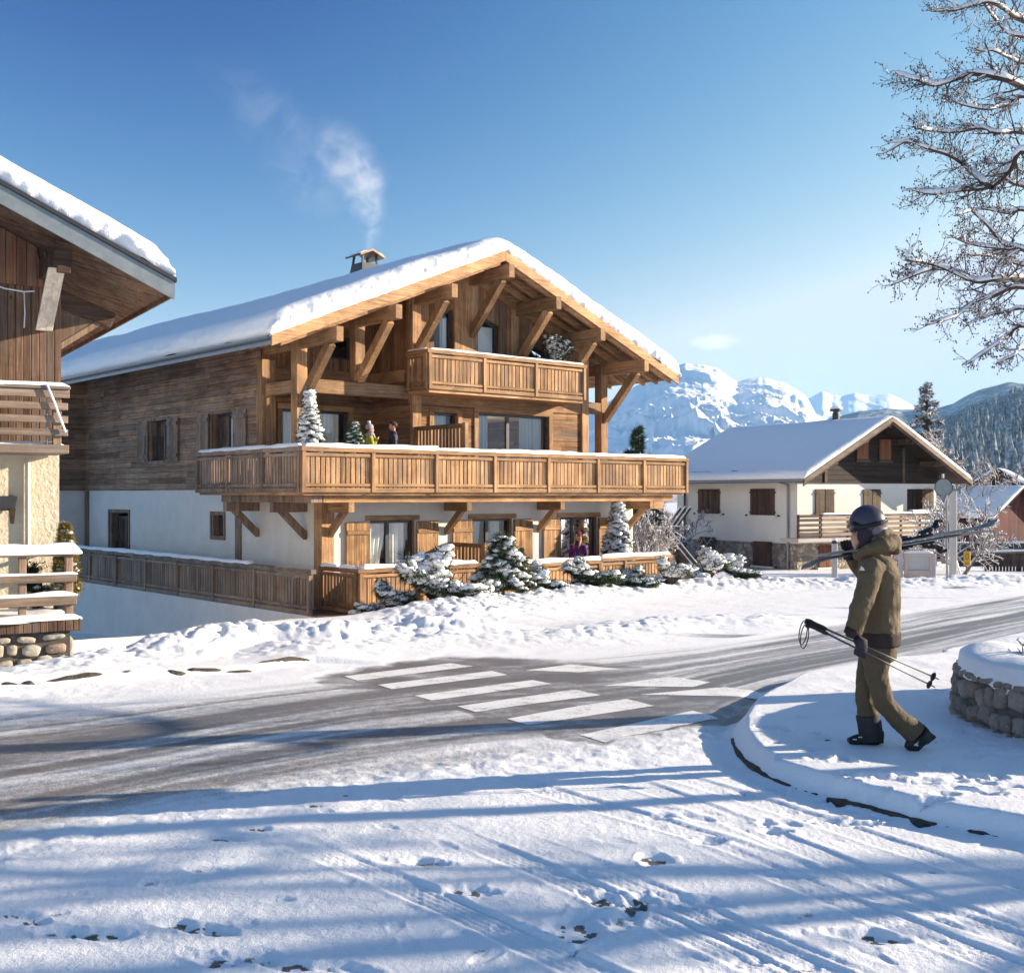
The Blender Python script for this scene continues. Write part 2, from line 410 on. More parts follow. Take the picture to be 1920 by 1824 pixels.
def gpx(px, py, h=0.0):
    """point of the (smooth) road surface seen at a pixel of the photograph, h above it"""
    a = (py-CY)/FPX
    Y = (2.0-h)/a
    if Y > 11: Y = (1.67-h)/(a-.03)
    return np.array([(px-CX)/FPX*Y, Y])
def seg_dist(x, y, pts):
    """distance to a polyline, and position along it"""
    best = np.full(x.shape, 1e9); al = np.zeros(x.shape); acc = 0.0
    for a, b in zip(pts[:-1], pts[1:]):
        d = b-a; L2 = d@d; L = math.sqrt(L2)
        t = np.clip(((x-a[0])*d[0]+(y-a[1])*d[1])/L2, 0, 1)
        q = np.hypot(x-a[0]-t*d[0], y-a[1]-t*d[1])
        m = q < best; best = np.where(m, q, best); al = np.where(m, acc+t*L, al); acc += L
    return best, al
def inside(x, y, poly):
    r = np.zeros(x.shape, bool); n = len(poly)
    for i in range(n):
        a, b = poly[i], poly[(i+1) % n]
        c = ((a[1] > y) != (b[1] > y)) & (x < (b[0]-a[0])*(y-a[1])/(b[1]-a[1]+1e-12)+a[0])
        r ^= c
    return r

DIPV = [-6, -3.5, -1.3, 3.8, 9.2, 20, 40]; DIPZ = [0, -.20, -.62, -1.14, -1.6, -1.9, -1.9]
def base_z(x, y):
    x = np.asarray(x, float); y = np.asarray(y, float)
    z = -.03*np.clip(y-11, 0, 50)
    u, v = ch_uv(x, y)
    z = z + np.interp(v, DIPV, DIPZ)*sst(2.8, .1, u)*sst(-22, -9, u)
    return z
ISL_EDGE = [gpx(*p) for p in ((1760,1236),(1600,1258),(1500,1278),(1440,1308),(1402,1335),(1382,1365),(1384,1395),(1408,1428),(1455,1458),(1520,1482),(1610,1510),(1700,1533),(1800,1553),(1920,1577),(2300,1650))]
ISLAND = ISL_EDGE + [np.array([9., 4.2]), np.array([40., 8.]), np.array([40., 36.]), np.array([12.5, 23.])]
BANK_L = [gpx(*p) for p in ((-500,1330),(-150,1290),(60,1262),(200,1240),(330,1220),(480,1206),(620,1204),(760,1192),(880,1188))]
BANK_R = [gpx(*p) for p in ((840,1150),(930,1138),(1030,1124),(1130,1114),(1260,1107),(1400,1103),(1500,1101))]
BANK_R2 = [gpx(*p) for p in ((1440,1101),(1560,1100),(1720,1099),(1900,1094),(2150,1094))]
RIDGE_ROAD = [gpx(*p) for p in ((560,1222),(760,1208),(900,1200),(1080,1192),(1250,1172),(1420,1165))]
FAR_E = [gpx(*p) for p in ((-420,1378),(0,1332),(300,1299),(600,1268),(760,1250),(900,1236),(1080,1226),(1300,1208),(1500,1180),(1700,1145),(1920,1112))]
NEAR_E = [gpx(*p) for p in ((-420,1640),(0,1560),(300,1492),(600,1438),(900,1398),(1150,1380),(1345,1345),(1400,1315),(1480,1290),(1750,1236),(1920,1196))]
fx_ = np.array([p[0] for p in FAR_E]+[22., 60.]); fy_ = np.array([p[1] for p in FAR_E]+[44., 90.])
nx_ = np.array([p[0] for p in NEAR_E]+[16., 50.]); ny_ = np.array([p[1] for p in NEAR_E]+[27., 60.])

def edge_sdf(x, y):
    d, al = seg_dist(x, y, ISL_EDGE)
    return np.where(inside(x, y, ISLAND), d, -d), al

TRACKS = [((1225,1440),(1965,1688)),((1180,1455),(1990,1795)),((880,1440),(1960,1775)),((1000,1590),(1760,1905)),((860,1560),(1500,1850)),
          ((560,1588),(865,1722)),((1150,1660),(1700,1900)),((700,1640),(1300,1900)),((1380,1600),(1960,1830))]
DENTS = []      # px, py, length, width, heading (deg, 0 = across the picture), depth, soil showing
for p in ((880,1672,.30,.12,-15,.03,.7),(800,1617,.28,.1,-15,.028,.6),(1078,1640,.3,.11,-20,.03,.25),(1225,1612,.22,.16,60,.035,1),(1190,1695,.26,.16,75,.035,1),
          (1130,1688,.24,.14,70,.03,.9),(1085,1740,.36,.22,80,.045,.9),(1170,1725,.3,.14,60,.03,.5),(1310,1690,.34,.12,-25,.035,.3),(1330,1575,.25,.09,-15,.025,.1),
          (1480,1640,.3,.1,-15,.03,.15),(1640,1757,.36,.13,-15,.04,1),(1235,1532,.22,.09,0,.025,.1),(1310,1535,.24,.09,-35,.025,.3),(1320,1580,.2,.08,-10,.02,.1),
          (330,1733,.2,.09,-5,.03,.8),(375,1741,.25,.1,-10,.03,.9),(405,1748,.2,.08,-10,.025,.7),(190,1752,.35,.1,-8,.03,.9),(120,1748,.3,.1,-10,.03,.6),(30,1722,.4,.12,-15,.03,.8),
          (410,1800,.3,.12,-20,.03,.7),(480,1795,.3,.11,-15,.03,.6),(545,1812,.35,.1,-15,.03,.7),(650,1818,.3,.1,-15,.03,.6),(480,1556,.3,.07,-12,.02,.8),(410,1575,.4,.07,-15,.02,.6),
          (655,1484,.08,.05,0,.01,1),(590,1513,.14,.05,0,.01,.8),(650,1490,.08,.05,0,.01,1),(1545,1385,.2,.1,0,.025,.9),(1565,1318,.15,.08,10,.02,.2),(1500,1350,.3,.08,20,.02,.1),
          (1610,1340,.2,.09,0,.02,.1),(1760,1318,.2,.12,0,.03,.1),(1530,1425,.28,.1,20,.03,.1),(1580,1428,.24,.1,10,.03,.1),(1475,1370,.25,.1,60,.025,.05)):
    DENTS.append(p)
_r = np.random.default_rng(5)
for i in range(70):
    px = _r.uniform(1430, 1915); py = _r.uniform(1330, 1560)
    if 1590 < px < 1760 and py < 1420: continue
    DENTS.append((px, py, _r.uniform(.12, .28), _r.uniform(.07, .11), _r.uniform(-40, 40), _r.uniform(.02, .045), 0))
for i in range(26):
    DENTS.append((_r.uniform(1560, 1900), _r.uniform(1455, 1535), _r.uniform(.12, .25), _r.uniform(.07, .1), _r.uniform(-40, 10), _r.uniform(.02, .035), 0))
for i in range(60):
    DENTS.append((_r.uniform(-60, 1950), _r.uniform(1480, 1860), _r.uniform(.08, .25), _r.uniform(.05, .1), _r.uniform(-60, 40), _r.uniform(.006, .016), _r.choice([0, 0, 0, .5])))

def terrain(x, y, detail=True):
    z = base_z(x, y)
    sd_, al = edge_sdf(x, y)
    near = sst(80, 30, y)
    # traffic island
    wob = (fbm2(x*2.2, y*2.2, 3, 3)-.5)*.07
    isl = sst(-.05, .11, sd_+wob*.5)
    z = z + .115*isl*(1+.25*(fbm2(x*1.3, y*1.3, 2, 9)-.5))
    asph = np.zeros_like(z); dirt = np.zeros_like(z)
    # road surface
    yf = np.interp(x, fx_, fy_); yn = np.interp(x, nx_, ny_)
    d = (y-yn)/(yf-yn)
    wig = (fbm2(x*.35, y*.35, 3, 21)-.5)*.5
    band = sst(-.26, .16, d+wig*.45)*sst(1.10, .80, d+wig*.25)
    st = fbm2(x*.16+d*.8, d*13, 3, 40)*.55+fbm2(x*.45, d*34, 3, 41)*.45
    lf = sst(2.5, -2.5, x)
    rut = .85*np.exp(-((d-.43-.05*wig)/.13)**2)*(1-.35*lf)+.55*np.exp(-((d-.13)/.09)**2)*lf+.35*np.exp(-((d-.66)/.08)**2)+.45*np.exp(-((d-.86)/.07)**2)*sst(3, 7, x)-.35*np.exp(-((d-.28)/.05)**2)*lf
    rut = rut*(1+.25*sst(2, 6, x))
    asph = band*np.clip(.56+.22*rut+(st-.5)*1.45, .08, .86)
    cpoly = [gpx(*p) for p in ((560,1280),(610,1262),(840,1230),(950,1232),(1130,1240),(1450,1302),(1380,1345),(1130,1395),(985,1372),(880,1345),(760,1302))]
    cin = inside(x, y, cpoly); cq, _ = seg_dist(x, y, cpoly+[cpoly[0]])
    cs = sst(-.22, .12, np.where(cin, cq, -cq)+(fbm2(x*2.2, y*2.2, 3, 56)-.5)*.5)
    asph = np.maximum(asph, cs*np.clip(.78+.7*(fbm2(x*1.6, y*2.4, 4, 55)-.5)+.3*(st-.5), .3, .95))
    asph = asph*(1-isl)
    # frosted lay-by to the far side of the road, right part
    asph = np.maximum(asph, .75*np.clip((fbm2(x*.25, y*1.6, 4, 61)-.57)*6, 0, 1)*sst(1.0, 1.06, d)*sst(1.75, 1.5, d)*sst(1, 4, x))
    # banks of cleared snow
    lump = fbm2(x*1.1, y*1.1, 4, 71); chunk = np.abs(fbm2(x*3.1, y*3.1, 3, 72)-.5)*2
    bank = np.zeros_like(z)
    z = z-.15*sst(-4.6, -5.9, x)*sst(13.4, 15.2, y)*sst(30, 22, y)
    for pts, h, w in ((BANK_L, .21, .95), (BANK_R, .20, 1.4), (BANK_R2, .20, 1.7), (RIDGE_ROAD, .10, 1.0)):
        q, _ = seg_dist(x, y, pts)
        e = np.exp(-(q/w)**2)
        if pts is BANK_L: e = e*(.25+.75*sst(-6.0, -4.2, x))
        bank = np.maximum(bank, h*e*(.45+1.15*lump)+.16*chunk*e*h/.25+.12*(1-np.abs(fbm2(x*1.9, y*1.9, 3, 77)-.5)*2)*e*h)
    z = z + bank
    # kerb of the far side
    kp = [gpx(*p) for p in ((-300,1325),(0,1292),(190,1282),(330,1268),(470,1258),(590,1244))]
    q, al2 = seg_dist(x, y, kp)
    kk = np.exp(-((q+.02*(fbm2(al2*6, al2*0, 2, 83)-.5))/.030)**2)*sst(.46, .60, fbm2(al2*1.5, al2*0+2.2, 4, 81))*sst(0, .5, al2)*sst(.3, .5, fbm2(x*9, y*9, 2, 84))
    z = z + .07*sst(-.05, .05, (y-np.interp(x, [p[0] for p in kp], [p[1] for p in kp])))*np.exp(-(q/.8)**2)
    rough = sst(.16, .0, asph)
    if detail:
        # bare dark edge of the island kerb
        ke = np.exp(-((sd_+.012)/.018)**2)*sst(7.6, 8.6, al)*(.45+.9*(fbm2(al*2.2, al*0, 3, 91)))
        ke2 = .25*np.exp(-((sd_+.01)/.03)**2)*sst(3, 5, al)
        # rut beside the kerb
        z = z - .03*np.exp(-((sd_+.16)/.09)**2)*sst(3.0, 4.5, al)*sst(9.5, 7.5, al)
        # trodden, wind-blown snow
        z = z + near*rough*(.030*(fbm2(x*.7, y*.7, 3, 101)-.5)+.013*(fbm2(x*3.3, y*3.3, 4, 102)-.5)+.007*(fbm2(x*12, y*12, 3, 103)-.5)*sst(.35, .65, fbm2(x*.6, y*.6, 2, 107)))
        z = z + near*.0012*(fbm2(x*20, y*20, 2, 104)-.5)*(1-rough)
        # churned strip between road and lay-by snow
        ch_ = np.exp(-((d+.10)/.10)**2)*(1-isl)
        z = z + .035*ch_*(fbm2(x*7, y*7, 4, 110)-.45)
        m0 = (y < 14) & (y > 3.5) & (np.abs(x) < 8)
        for (a, b) in TRACKS:
            A = gpx(*a); B = gpx(*b); dv = (B-A)/np.linalg.norm(B-A); L = np.linalg.norm(B-A)
            rx = x-A[0]; ry = y-A[1]
            s_ = rx*dv[0]+ry*dv[1]; t_ = rx*dv[1]-ry*dv[0] + .05*np.sin(s_*.7+a[0])
            m = m0 & (s_ > -.6) & (np.abs(t_) < .3)
            if not m.any(): continue
            s2 = s_[m]; t2 = t_[m]
            fade = sst(-.5, .6, s2)*(.35+.9*fbm2(s2*.8+a[1], s2*0, 2, 120))*(1-isl[m])
            g = sst(.115, .085, np.abs(t2))
            rim = np.exp(-((np.abs(t2)-.125)/.02)**2)
            tread = np.sin(t2*2*math.pi/.045+.5*np.sin(s2*60))*np.sin(s2*2*math.pi/.07+t2*20)
            z[m] += fade*(-.008*g+.005*rim*(.2+1.5*fbm2(s2*9, s2*0, 2, 121))+.0032*g*np.sin(t2*2*math.pi/.038)+.0008*g*tread)
        for (px, py, L, W, hd, dp, soil) in DENTS:
            c = gpx(px, py, .1 if px > 1400 and 1320 < py < 1480 else 0.0)
            m = (np.abs(x-c[0]) < L) & (np.abs(y-c[1]) < L)
            if not m.any(): continue
            a = math.radians(hd); rx = x[m]-c[0]; ry = y[m]-c[1]
            s2 = (rx*math.cos(a)+ry*math.sin(a))/(L*.5); t2 = (-rx*math.sin(a)+ry*math.cos(a))/(W*.5*(1+.25*np.cos(s2*2.5)))
            w_ = 1+.35*(fbm2(x[m]*14, y[m]*14, 2, 130)-.5)*2
            q = np.sqrt(s2*s2+t2*t2)*w_
            z[m] += -.62*dp*sst(1.2, .5, q)+.14*dp*np.exp(-((q-1.3)/.22)**2)
            if soil: dirt[m] = np.maximum(dirt[m], soil*sst(.95, .4, q)*sst(.40, .55, fbm2(x[m]*22, y[m]*22, 3, 131)))
    z = z - .018*np.clip(asph*1.4, 0, 1)
    return z, np.clip(asph, 0, 1), np.clip(dirt, 0, 1)
def zg(x, y):
    return float(terrain(np.array([float(x)]), np.array([float(y)]), False)[0][0])

def build_ground():
    th = np.concatenate([np.radians(np.linspace(-180, -33, 46))[:-1], np.radians(np.linspace(-33, 33, 1000)), np.radians(np.linspace(33, 180, 46))[1:]])
    r = np.concatenate([np.geomspace(.5, 3.7, 14)[:-1], np.geomspace(3.7, 75, 800), np.geomspace(75, 8200, 60)[1:]])
    T, R_ = np.meshgrid(th, r)
    x = (R_*np.sin(T)).ravel(); y = (R_*np.cos(T)).ravel()
    z, asph, dirt = terrain(x, y)
    n = len(th); m = len(r)
    me = bpy.data.meshes.new('ground')
    me.vertices.add(n*m); me.vertices.foreach_set('co', np.column_stack([x, y, z]).astype(np.float32).ravel())
    i = np.arange(m-1)[:, None]*n+np.arange(n-1)[None, :]
    q = np.stack([i, i+1, i+n+1, i+n], -1).reshape(-1, 4)[:, ::-1]
    k = len(q)
    me.loops.add(4*k); me.loops.foreach_set('vertex_index', q.astype(np.int32).ravel())
    me.polygons.add(k); me.polygons.foreach_set('loop_start', np.arange(0, 4*k, 4, dtype=np.int32)); me.polygons.foreach_set('loop_total', np.full(k, 4, np.int32))
    me.polygons.foreach_set('use_smooth', np.ones(k, bool))
    for nm, a in (('asphalt', asph), ('dirt', dirt)):
        at = me.attributes.new(nm, 'FLOAT', 'POINT'); at.data.foreach_set('value', a.astype(np.float32))
    me.update(); me.validate()
    o = bpy.data.objects.new('ground', me); C.objects.link(o); tag(o, kind='structure')
    m_, t = mat('snowy_ground', (.86, .88, .91), .6); p = t.geo()
    s = t.sc(p, (1, 1, 0))
    n1 = t.noise(s, 9, 5, .65); n2 = t.noise(s, 60, 4, .7); n3 = t.noise(s, 2.2, 4, .6)
    a = t.attr('asphalt')
    n4 = t.noise(s, 230, 2, .8)
    a2 = t.math('ADD', a, t.math('MULTIPLY_ADD', n2, .9, -.45))
    a2 = t.math('ADD', a2, t.math('MULTIPLY_ADD', n1, .5, -.25))
    a2 = t.math('ADD', a2, t.math('MULTIPLY_ADD', n4, 1.1, -.55))
    fac = t.mapr(a2, .22, .85)
    fac = t.math('MULTIPLY', fac, t.mapr(a, .03, .2))
    asp = t.ramp(n2, (.35, (.052, .053, .058)), (.5, (.085, .085, .09)), (.66, (.17, .165, .165)))
    asp = t.mix(t.mapr(n3, .46, .66, 0, .6), asp, (.11, .085, .066))
    snow = t.mix(t.mapr(n3, .35, .75, 0, .25), (.88, .895, .92), (.80, .81, .83))
    col = t.mix(t.math('MULTIPLY', fac, .92), snow, asp)
    dd = t.mapr(t.math('ADD', t.attr('dirt'), t.math('MULTIPLY_ADD', n2, .7, -.35)), .35, .65)
    col = t.mix(t.math('MULTIPLY', dd, .9), col, t.mix(n1, (.03, .022, .017), (.085, .06, .045)))
    t.put(t.b.inputs['Base Color'], col)
    t.put(t.b.inputs['Roughness'], t.math('MULTIPLY_ADD', fac, -.12, .6))
    h = t.math('ADD', t.math('MULTIPLY', t.noise(s, 28, 4, .65), 1.0), t.math('MULTIPLY', t.noise(s, 130, 3, .6), .4))
    t.put(t.b.inputs['Normal'], t.bump(h, .42, .02)); t.put(t.b.inputs['Specular IOR Level'], .3)
    me.materials.append(m_)
build_ground()

def build_kerb():
    """bare dark kerb edge of the traffic island and the broken bits of the far kerb"""
    m = rough_mat('dark_wet_kerb_stone', (.035, .027, .022), (.085, .065, .052), 14, .8, .8, 40, .02)
    mb = MB(); r = random.Random(4)
    P = [Vector((q[0], q[1])) for q in ISL_EDGE]; pts = []
    for i in range(len(P)-1):
        a = P[max(0, i-1)]; b = P[i]; c = P[i+1]; d = P[min(len(P)-1, i+2)]; n = max(4, int((c-b).length/.03))
        for k in range(n):
            t = k/n; pts.append(.5*((2*b)+(-a+c)*t+(2*a-5*b+4*c-d)*t*t+(-a+3*b-3*c+d)*t**3))
    L = 0; rows = []
    for i in range(1, len(pts)-1):
        L += (pts[i]-pts[i-1]).length
        if L < 6.6: continue
        d = (pts[i+1]-pts[i-1]).normalized(); n_ = Vector((d.y, -d.x))      # towards the road
        s_ = Vector((pts[i].x, pts[i].y))
        if edge_sdf(np.array([s_.x+n_.x*.1]), np.array([s_.y+n_.y*.1]))[0][0] > 0: n_ = -n_
        f_ = float(sst(6.6, 7.8, L)); nz = float(fbm2(np.array([L*1.9]), np.array([3.3]), 4, 91)[0]); nz2 = float(fbm2(np.array([L*9]), np.array([1.3]), 3, 92)[0])
        h = max(0.0, (-.016+.050*nz*1.1+.018*(nz2-.5)))*f_
        z0 = float(base_z(s_.x, s_.y)); o_ = .052+.012*(nz2-.5)
        rows.append([(s_.x+n_.x*o_, s_.y+n_.y*o_, z0-.03), (s_.x+n_.x*(o_-.006), s_.y+n_.y*(o_-.006), z0+h-.006), (s_.x+n_.x*(o_-.025), s_.y+n_.y*(o_-.025), z0+h), (s_.x-n_.x*.03, s_.y-n_.y*.03, z0+h-.004)])
    mb.grid(rows)
    for (x0, y0, x1, y1) in ((2,1294,32,1293),(40,1292,65,1291),(88,1288,192,1281),(230,1277,247,1275),(315,1269,350,1267),(352,1266,415,1262),(422,1262,472,1259),(485,1254,582,1245)):
        A = gpx(x0, y0); B = gpx(x1, y1); n = max(4, int(np.linalg.norm(B-A)/.05)); rr = []
        for i in range(n+1):
            q = A+(B-A)*i/n; e = math.sin(math.pi*min(1, max(.0, i/n)))**.4; j = float(vn2(np.array([q[0]*7]), np.array([q[1]*3]), 6)[0]); w = .035*e*(.5+.8*j); h = .026*e*(.3+1.0*j); zz = zg(q[0], q[1])+.01
            rr.append([(q[0], q[1]-w, zz-.02), (q[0]+.003, q[1]-w*.7, zz+h*.8), (q[0], q[1], zz+h), (q[0], q[1]+w, zz-.02)])
        mb.grid(rr)
    o = mb.build('kerb', m, flip=False); tag(o, kind='structure')
build_kerb()

# ------------------------------------------------------------------ crossing: worn painted bars lying on the road
def build_crosswalk():
    bars = [((645,1265),(670,1273.5),(887,1246.5),(845,1241)), ((708,1281),(735,1289),(952,1262.5),(922,1255)), ((777,1301),(810,1310),(1035,1279),(998,1272)),
            ((857,1321),(892,1331.5),(1127,1300),(1077,1290)), ((950,1344),(990,1356),(1227,1320),(1175,1307)), ((1085,1375),(1135,1388),(1348,1341),(1298,1329)),
            ((1120,1284),(1150,1273),(1330,1283),(1340,1272)), ((1195,1299),(1240,1291),(1440,1301),(1405,1286)), ((1090,1262),(1190,1254),(1270,1272),(1220,1258)),
            ((960,1249),(1010,1241),(1140,1250),(1100,1241))]
    bars = [b if i < 6 else None for i, b in enumerate(bars)]
    xtra = [((1128,1283),(1300,1285),(1332,1276),(1255,1266)), ((1200,1299),(1420,1303),(1452,1297),(1360,1285)), ((985,1254),(1085,1258),(1165,1252),(1070,1243))]
    b_ = MB()
    for q in [b for b in bars if b]+xtra:
        P = [gpx(*p) for p in q]; a, b, c, d = P       # a near-left ... going round
        rows = []
        nu, nv = 48, 12
        for i in range(nv+1):
            row = []
            for j in range(nu+1):
                s_ = j/nu; t_ = i/nv
                p = (a*(1-s_)+d*s_)*(1-t_)+(b*(1-s_)+c*s_)*t_
                row.append(p)
            rows.append(row)
        arr = np.array(rows); zz = terrain(arr[..., 0].ravel(), arr[..., 1].ravel())[0].reshape(arr.shape[:2])+.004
        b_.grid(np.dstack([arr, zz]).tolist())
    o = b_.build('crosswalk', None, smooth=True); tag(o, kind='structure')
    m, t = mat('worn_road_paint', (.8, .8, .78), .6); p = t.geo()
    w = t.mapr(t.math('ADD', t.math('MULTIPLY', t.noise(p, 34, 5, .7), .7), t.math('MULTIPLY', t.noise(p, 4, 3, .6), .45)), .56, .76)
    t.put(t.b.inputs['Base Color'], t.mix(t.math('MULTIPLY', w, .7), (.85, .85, .84), (.16, .16, .165)))
    t.put(t.b.inputs['Normal'], t.bump(t.noise(p, 120, 3, .6), .4, .006))
    o.data.materials.append(m)
    ins = o.data
build_crosswalk()

# ------------------------------------------------------------------ mountains and hills
def ridge(name, prof, yr, yf, zf, rows, cols, px0, px1, spur, seed, m, back=1.35, power=1.35, kf=1.0):
    P = np.linspace(px0, px1, cols)
    pp = np.array(prof, float)
    py = np.interp(P, pp[:, 0], pp[:, 1])
    jag = (fbm2(P/26., P*0+seed, 5, seed)-.5)*spur*30+(fbm2(P/7., P*0+seed, 4, seed+1)-.5)*spur*22
    hr = (CY-py+jag)/FPX*yr+EYE
    tt = np.concatenate([np.linspace(0, 1, rows), 1+(back-1)*np.linspace(0, 1, 10)[1:]])
    T, X = np.meshgrid(tt, P, indexing='ij')
    H = np.tile(hr, (len(tt), 1))
    Y = yf+(yr-yf)*T
    XX = (X-CX)/FPX*Y
    k = kf/(yr*.055)
    def ridged(a, b, o, sd_):
        t = 0; amp = 1.0; w_ = 1.0; tot = 0
        for i in range(o):
            q = (1-np.abs(2*vn2(a*2.05**i+11.7*i, b*2.05**i-5.3*i, sd_+i*13)-1))**2
            t = t+q*amp*w_; w_ = np.clip(q*1.6, 0, 1); tot += amp; amp *= .52
        return t/tot
    wx_ = (fbm2(XX*k*.8, Y*k*.5, 3, seed+9)-.5)*1.4
    n = ridged(XX*k*1.1+Y*k*.45+wx_, Y*k*.30+wx_*.5, 6, seed+3)
    n2 = ridged(XX*k*3.1-Y*k*.7+wx_*2, Y*k*.8, 5, seed+5)
    sh = np.where(T <= 1, np.clip(T, 0, 1)**power, 1-((T-1)/(back-1))**1.3*.7)
    env = np.clip(np.sin(np.pi*np.clip(T, 0, 1)), 0, 1)**.7
    Z = zf+(H-zf)*sh+(H-zf)*spur*env*((n-.42)*1.35+(n2-.4)*.26)
    mb = MB(); mb.grid(np.dstack([XX, Y, Z]).tolist())
    o = mb.build(name, m, smooth=True); tag(o, kind='structure')
    return (XX, Y, Z)

def mountain_mat(name, rock=(.16, .165, .18), lo=.55, hi=.78, nscale=.004, snow=(.88, .9, .93)):
    m, t = mat(name, snow, .8); p = t.geo()
    g = t.n('NewGeometry'); nz = t.n('SeparateXYZ', {0: g.outputs['Normal']}).outputs[2]
    f = t.math('ADD', nz, t.math('MULTIPLY_ADD', t.noise(p, nscale, 7, .7), .9, -.45))
    f = t.mapr(f, lo, hi)
    t.put(t.b.inputs['Base Color'], t.mix(f, rock, snow))
    t.put(t.b.inputs['Normal'], t.bump(t.noise(p, nscale*2.2, 6, .65), .6, 18))
    t.put(t.b.inputs['Specular IOR Level'], .1)
    return m
M_ALP = mountain_mat('alpine_rock_and_snow', rock=(.27, .28, .30), lo=.30, hi=.55)
M_FAR = mountain_mat('far_alpine_snow', lo=.35, hi=.6, nscale=.003)
ridge('mountain', [(-900,800),(100,800),(600,790),(900,800),(1050,800),(1130,760),(1190,726),(1250,690),(1284,681),(1300,683),(1318,684),(1345,690),(1372,710),(1384,716),(1404,708),(1440,709),(1468,716),(1490,728),(1512,745),(1530,775),(1600,815),(1700,835),(2600,850)], 4600, 1200, -6, 240, 640, 700, 2400, .13, 3, M_ALP, kf=1.5)
ridge('far_mountain', [(-800,820),(1000,800),(1400,790),(1515,748),(1542,733),(1560,741),(1582,742),(1602,736),(1625,741),(1668,739),(1688,747),(1720,765),(1760,770),(1900,790),(2500,800)], 7600, 5200, 60, 90, 500, 900, 2400, .075, 23, M_FAR, kf=3.2)

def forest_mat(name, c0, c1, sc_, snowf=.5):
    m, t = mat(name, c0, .9); p = t.geo()
    a = t.mapr(t.noise(p, sc_, 4, .7), .4, .6); b = t.mapr(t.noise(p, sc_*.12, 4, .6), .42, .62)
    t.put(t.b.inputs['Base Color'], t.mix(t.math('MULTIPLY', t.math('MULTIPLY', a, b), snowf), t.mix(a, c0, c1), (.8, .82, .85)))
    t.put(t.b.inputs['Normal'], t.bump(t.noise(p, sc_*1.6, 3, .6), .8, 6))
    t.put(t.b.inputs['Specular IOR Level'], .05)
    return m
M_HILL = forest_mat('far_wooded_slope', (.08, .10, .11), (.16, .18, .19), .05, .6)
M_NEARHILL = forest_mat('snowy_forest_floor', (.25, .28, .3), (.6, .62, .66), .03, .9)
ridge('wooded_hill', [(300,850),(1300,830),(1500,800),(1560,784),(1610,771),(1660,766),(1700,768),(1750,768),(1786,757),(1806,745),(1835,731),(1870,722),(1892,716),(1925,721),(2000,700),(2200,690),(2600,700)], 3300, 1700, 0, 60, 320, 1200, 2500, .05, 43, M_HILL)
NH = ridge('forest_hill', [(300,925),(1500,915),(1640,880),(1700,852),(1760,818),(1800,794),(1850,770),(1890,757),(1925,742),(2000,715),(2200,660),(2600,640)], 1650, 420, -2, 70, 240, 1200, 2600, .03, 63, M_NEARHILL, power=1.0)

def build_forest():
    """the wood on the near hill: thousands of spruces that read as one mass"""
    r = np.random.default_rng(77); X, Y, Z = NH
    rows, cols = 70, X.shape[1]
    mb = MB(); n = 0
    fx = []; 
    while n < 5200:
        i = int((r.random()**.8)*69); j = int(r.integers(0, cols-1))
        a, b = r.random(), r.random()
        i2 = min(i+1, 69)
        x = X[i, j]*(1-b)+X[i, j+1]*b; y = Y[i, j]*(1-a)+Y[i2, j]*a; z = Z[i, j]*(1-b)+Z[i, j+1]*b
        px = CX+x/y*FPX
        if px < 1560 or px > 2150: continue
        if i < 69 and vn2(np.array([x*.012]), np.array([y*.012]), 5)[0]+.25*r.random() < .42: continue
        n += 1
        h = r.uniform(11, 20)*(1 if r.random() < .8 else 1.25); w = h*r.uniform(.13, .19)
        prof = [(w, .08*h), (w*.45, .38*h), (w*.72, .36*h), (w*.3, .66*h), (w*.45, .64*h), (0.02, h)]
        vs_ = []; K = 6
        for rr, zz in prof:
            for k in range(K):
                t = 2*math.pi*k/K+r.random()*.5; q = rr*r.uniform(.75, 1.2); vs_.append((x+q*math.cos(t), y+q*math.sin(t), z-.5+zz))
        mb.add(vs_, [(p*K+k, p*K+(k+1) % K, (p+1)*K+(k+1) % K, (p+1)*K+k) for p in range(len(prof)-1) for k in range(K)], r.random())
    m, t = mat('snow_dusted_spruce', (.03, .045, .04), .9)
    g = t.n('NewGeometry'); nz = t.n('SeparateXYZ', {0: g.outputs['Normal']}).outputs[2]
    f = t.mapr(t.math('ADD', nz, t.math('MULTIPLY_ADD', t.noise(t.geo(), .5, 3, .6), .9, -.45)), .0, .5, 0, .85)
    t.put(t.b.inputs['Base Color'], t.mix(f, t.mix(t.attr('rnd'), (.055, .075, .08), (.11, .135, .13)), (.75, .78, .82)))
    o = mb.build('forest', m, flip=True); tag(o, 'wood of snow dusted spruces covering the hill', 'forest', kind='stuff')
build_forest()
# ------------------------------------------------------------------ building helpers
def Pt(ax, a, c, z): return (a, c, z) if ax == 'u' else (c, a, z)
def bx(mb, ax, a0, a1, c0, c1, z0, z1):
    return mb.box(a0, a1, c0, c1, z0, z1) if ax == 'u' else mb.box(c0, c1, a0, a1, z0, z1)

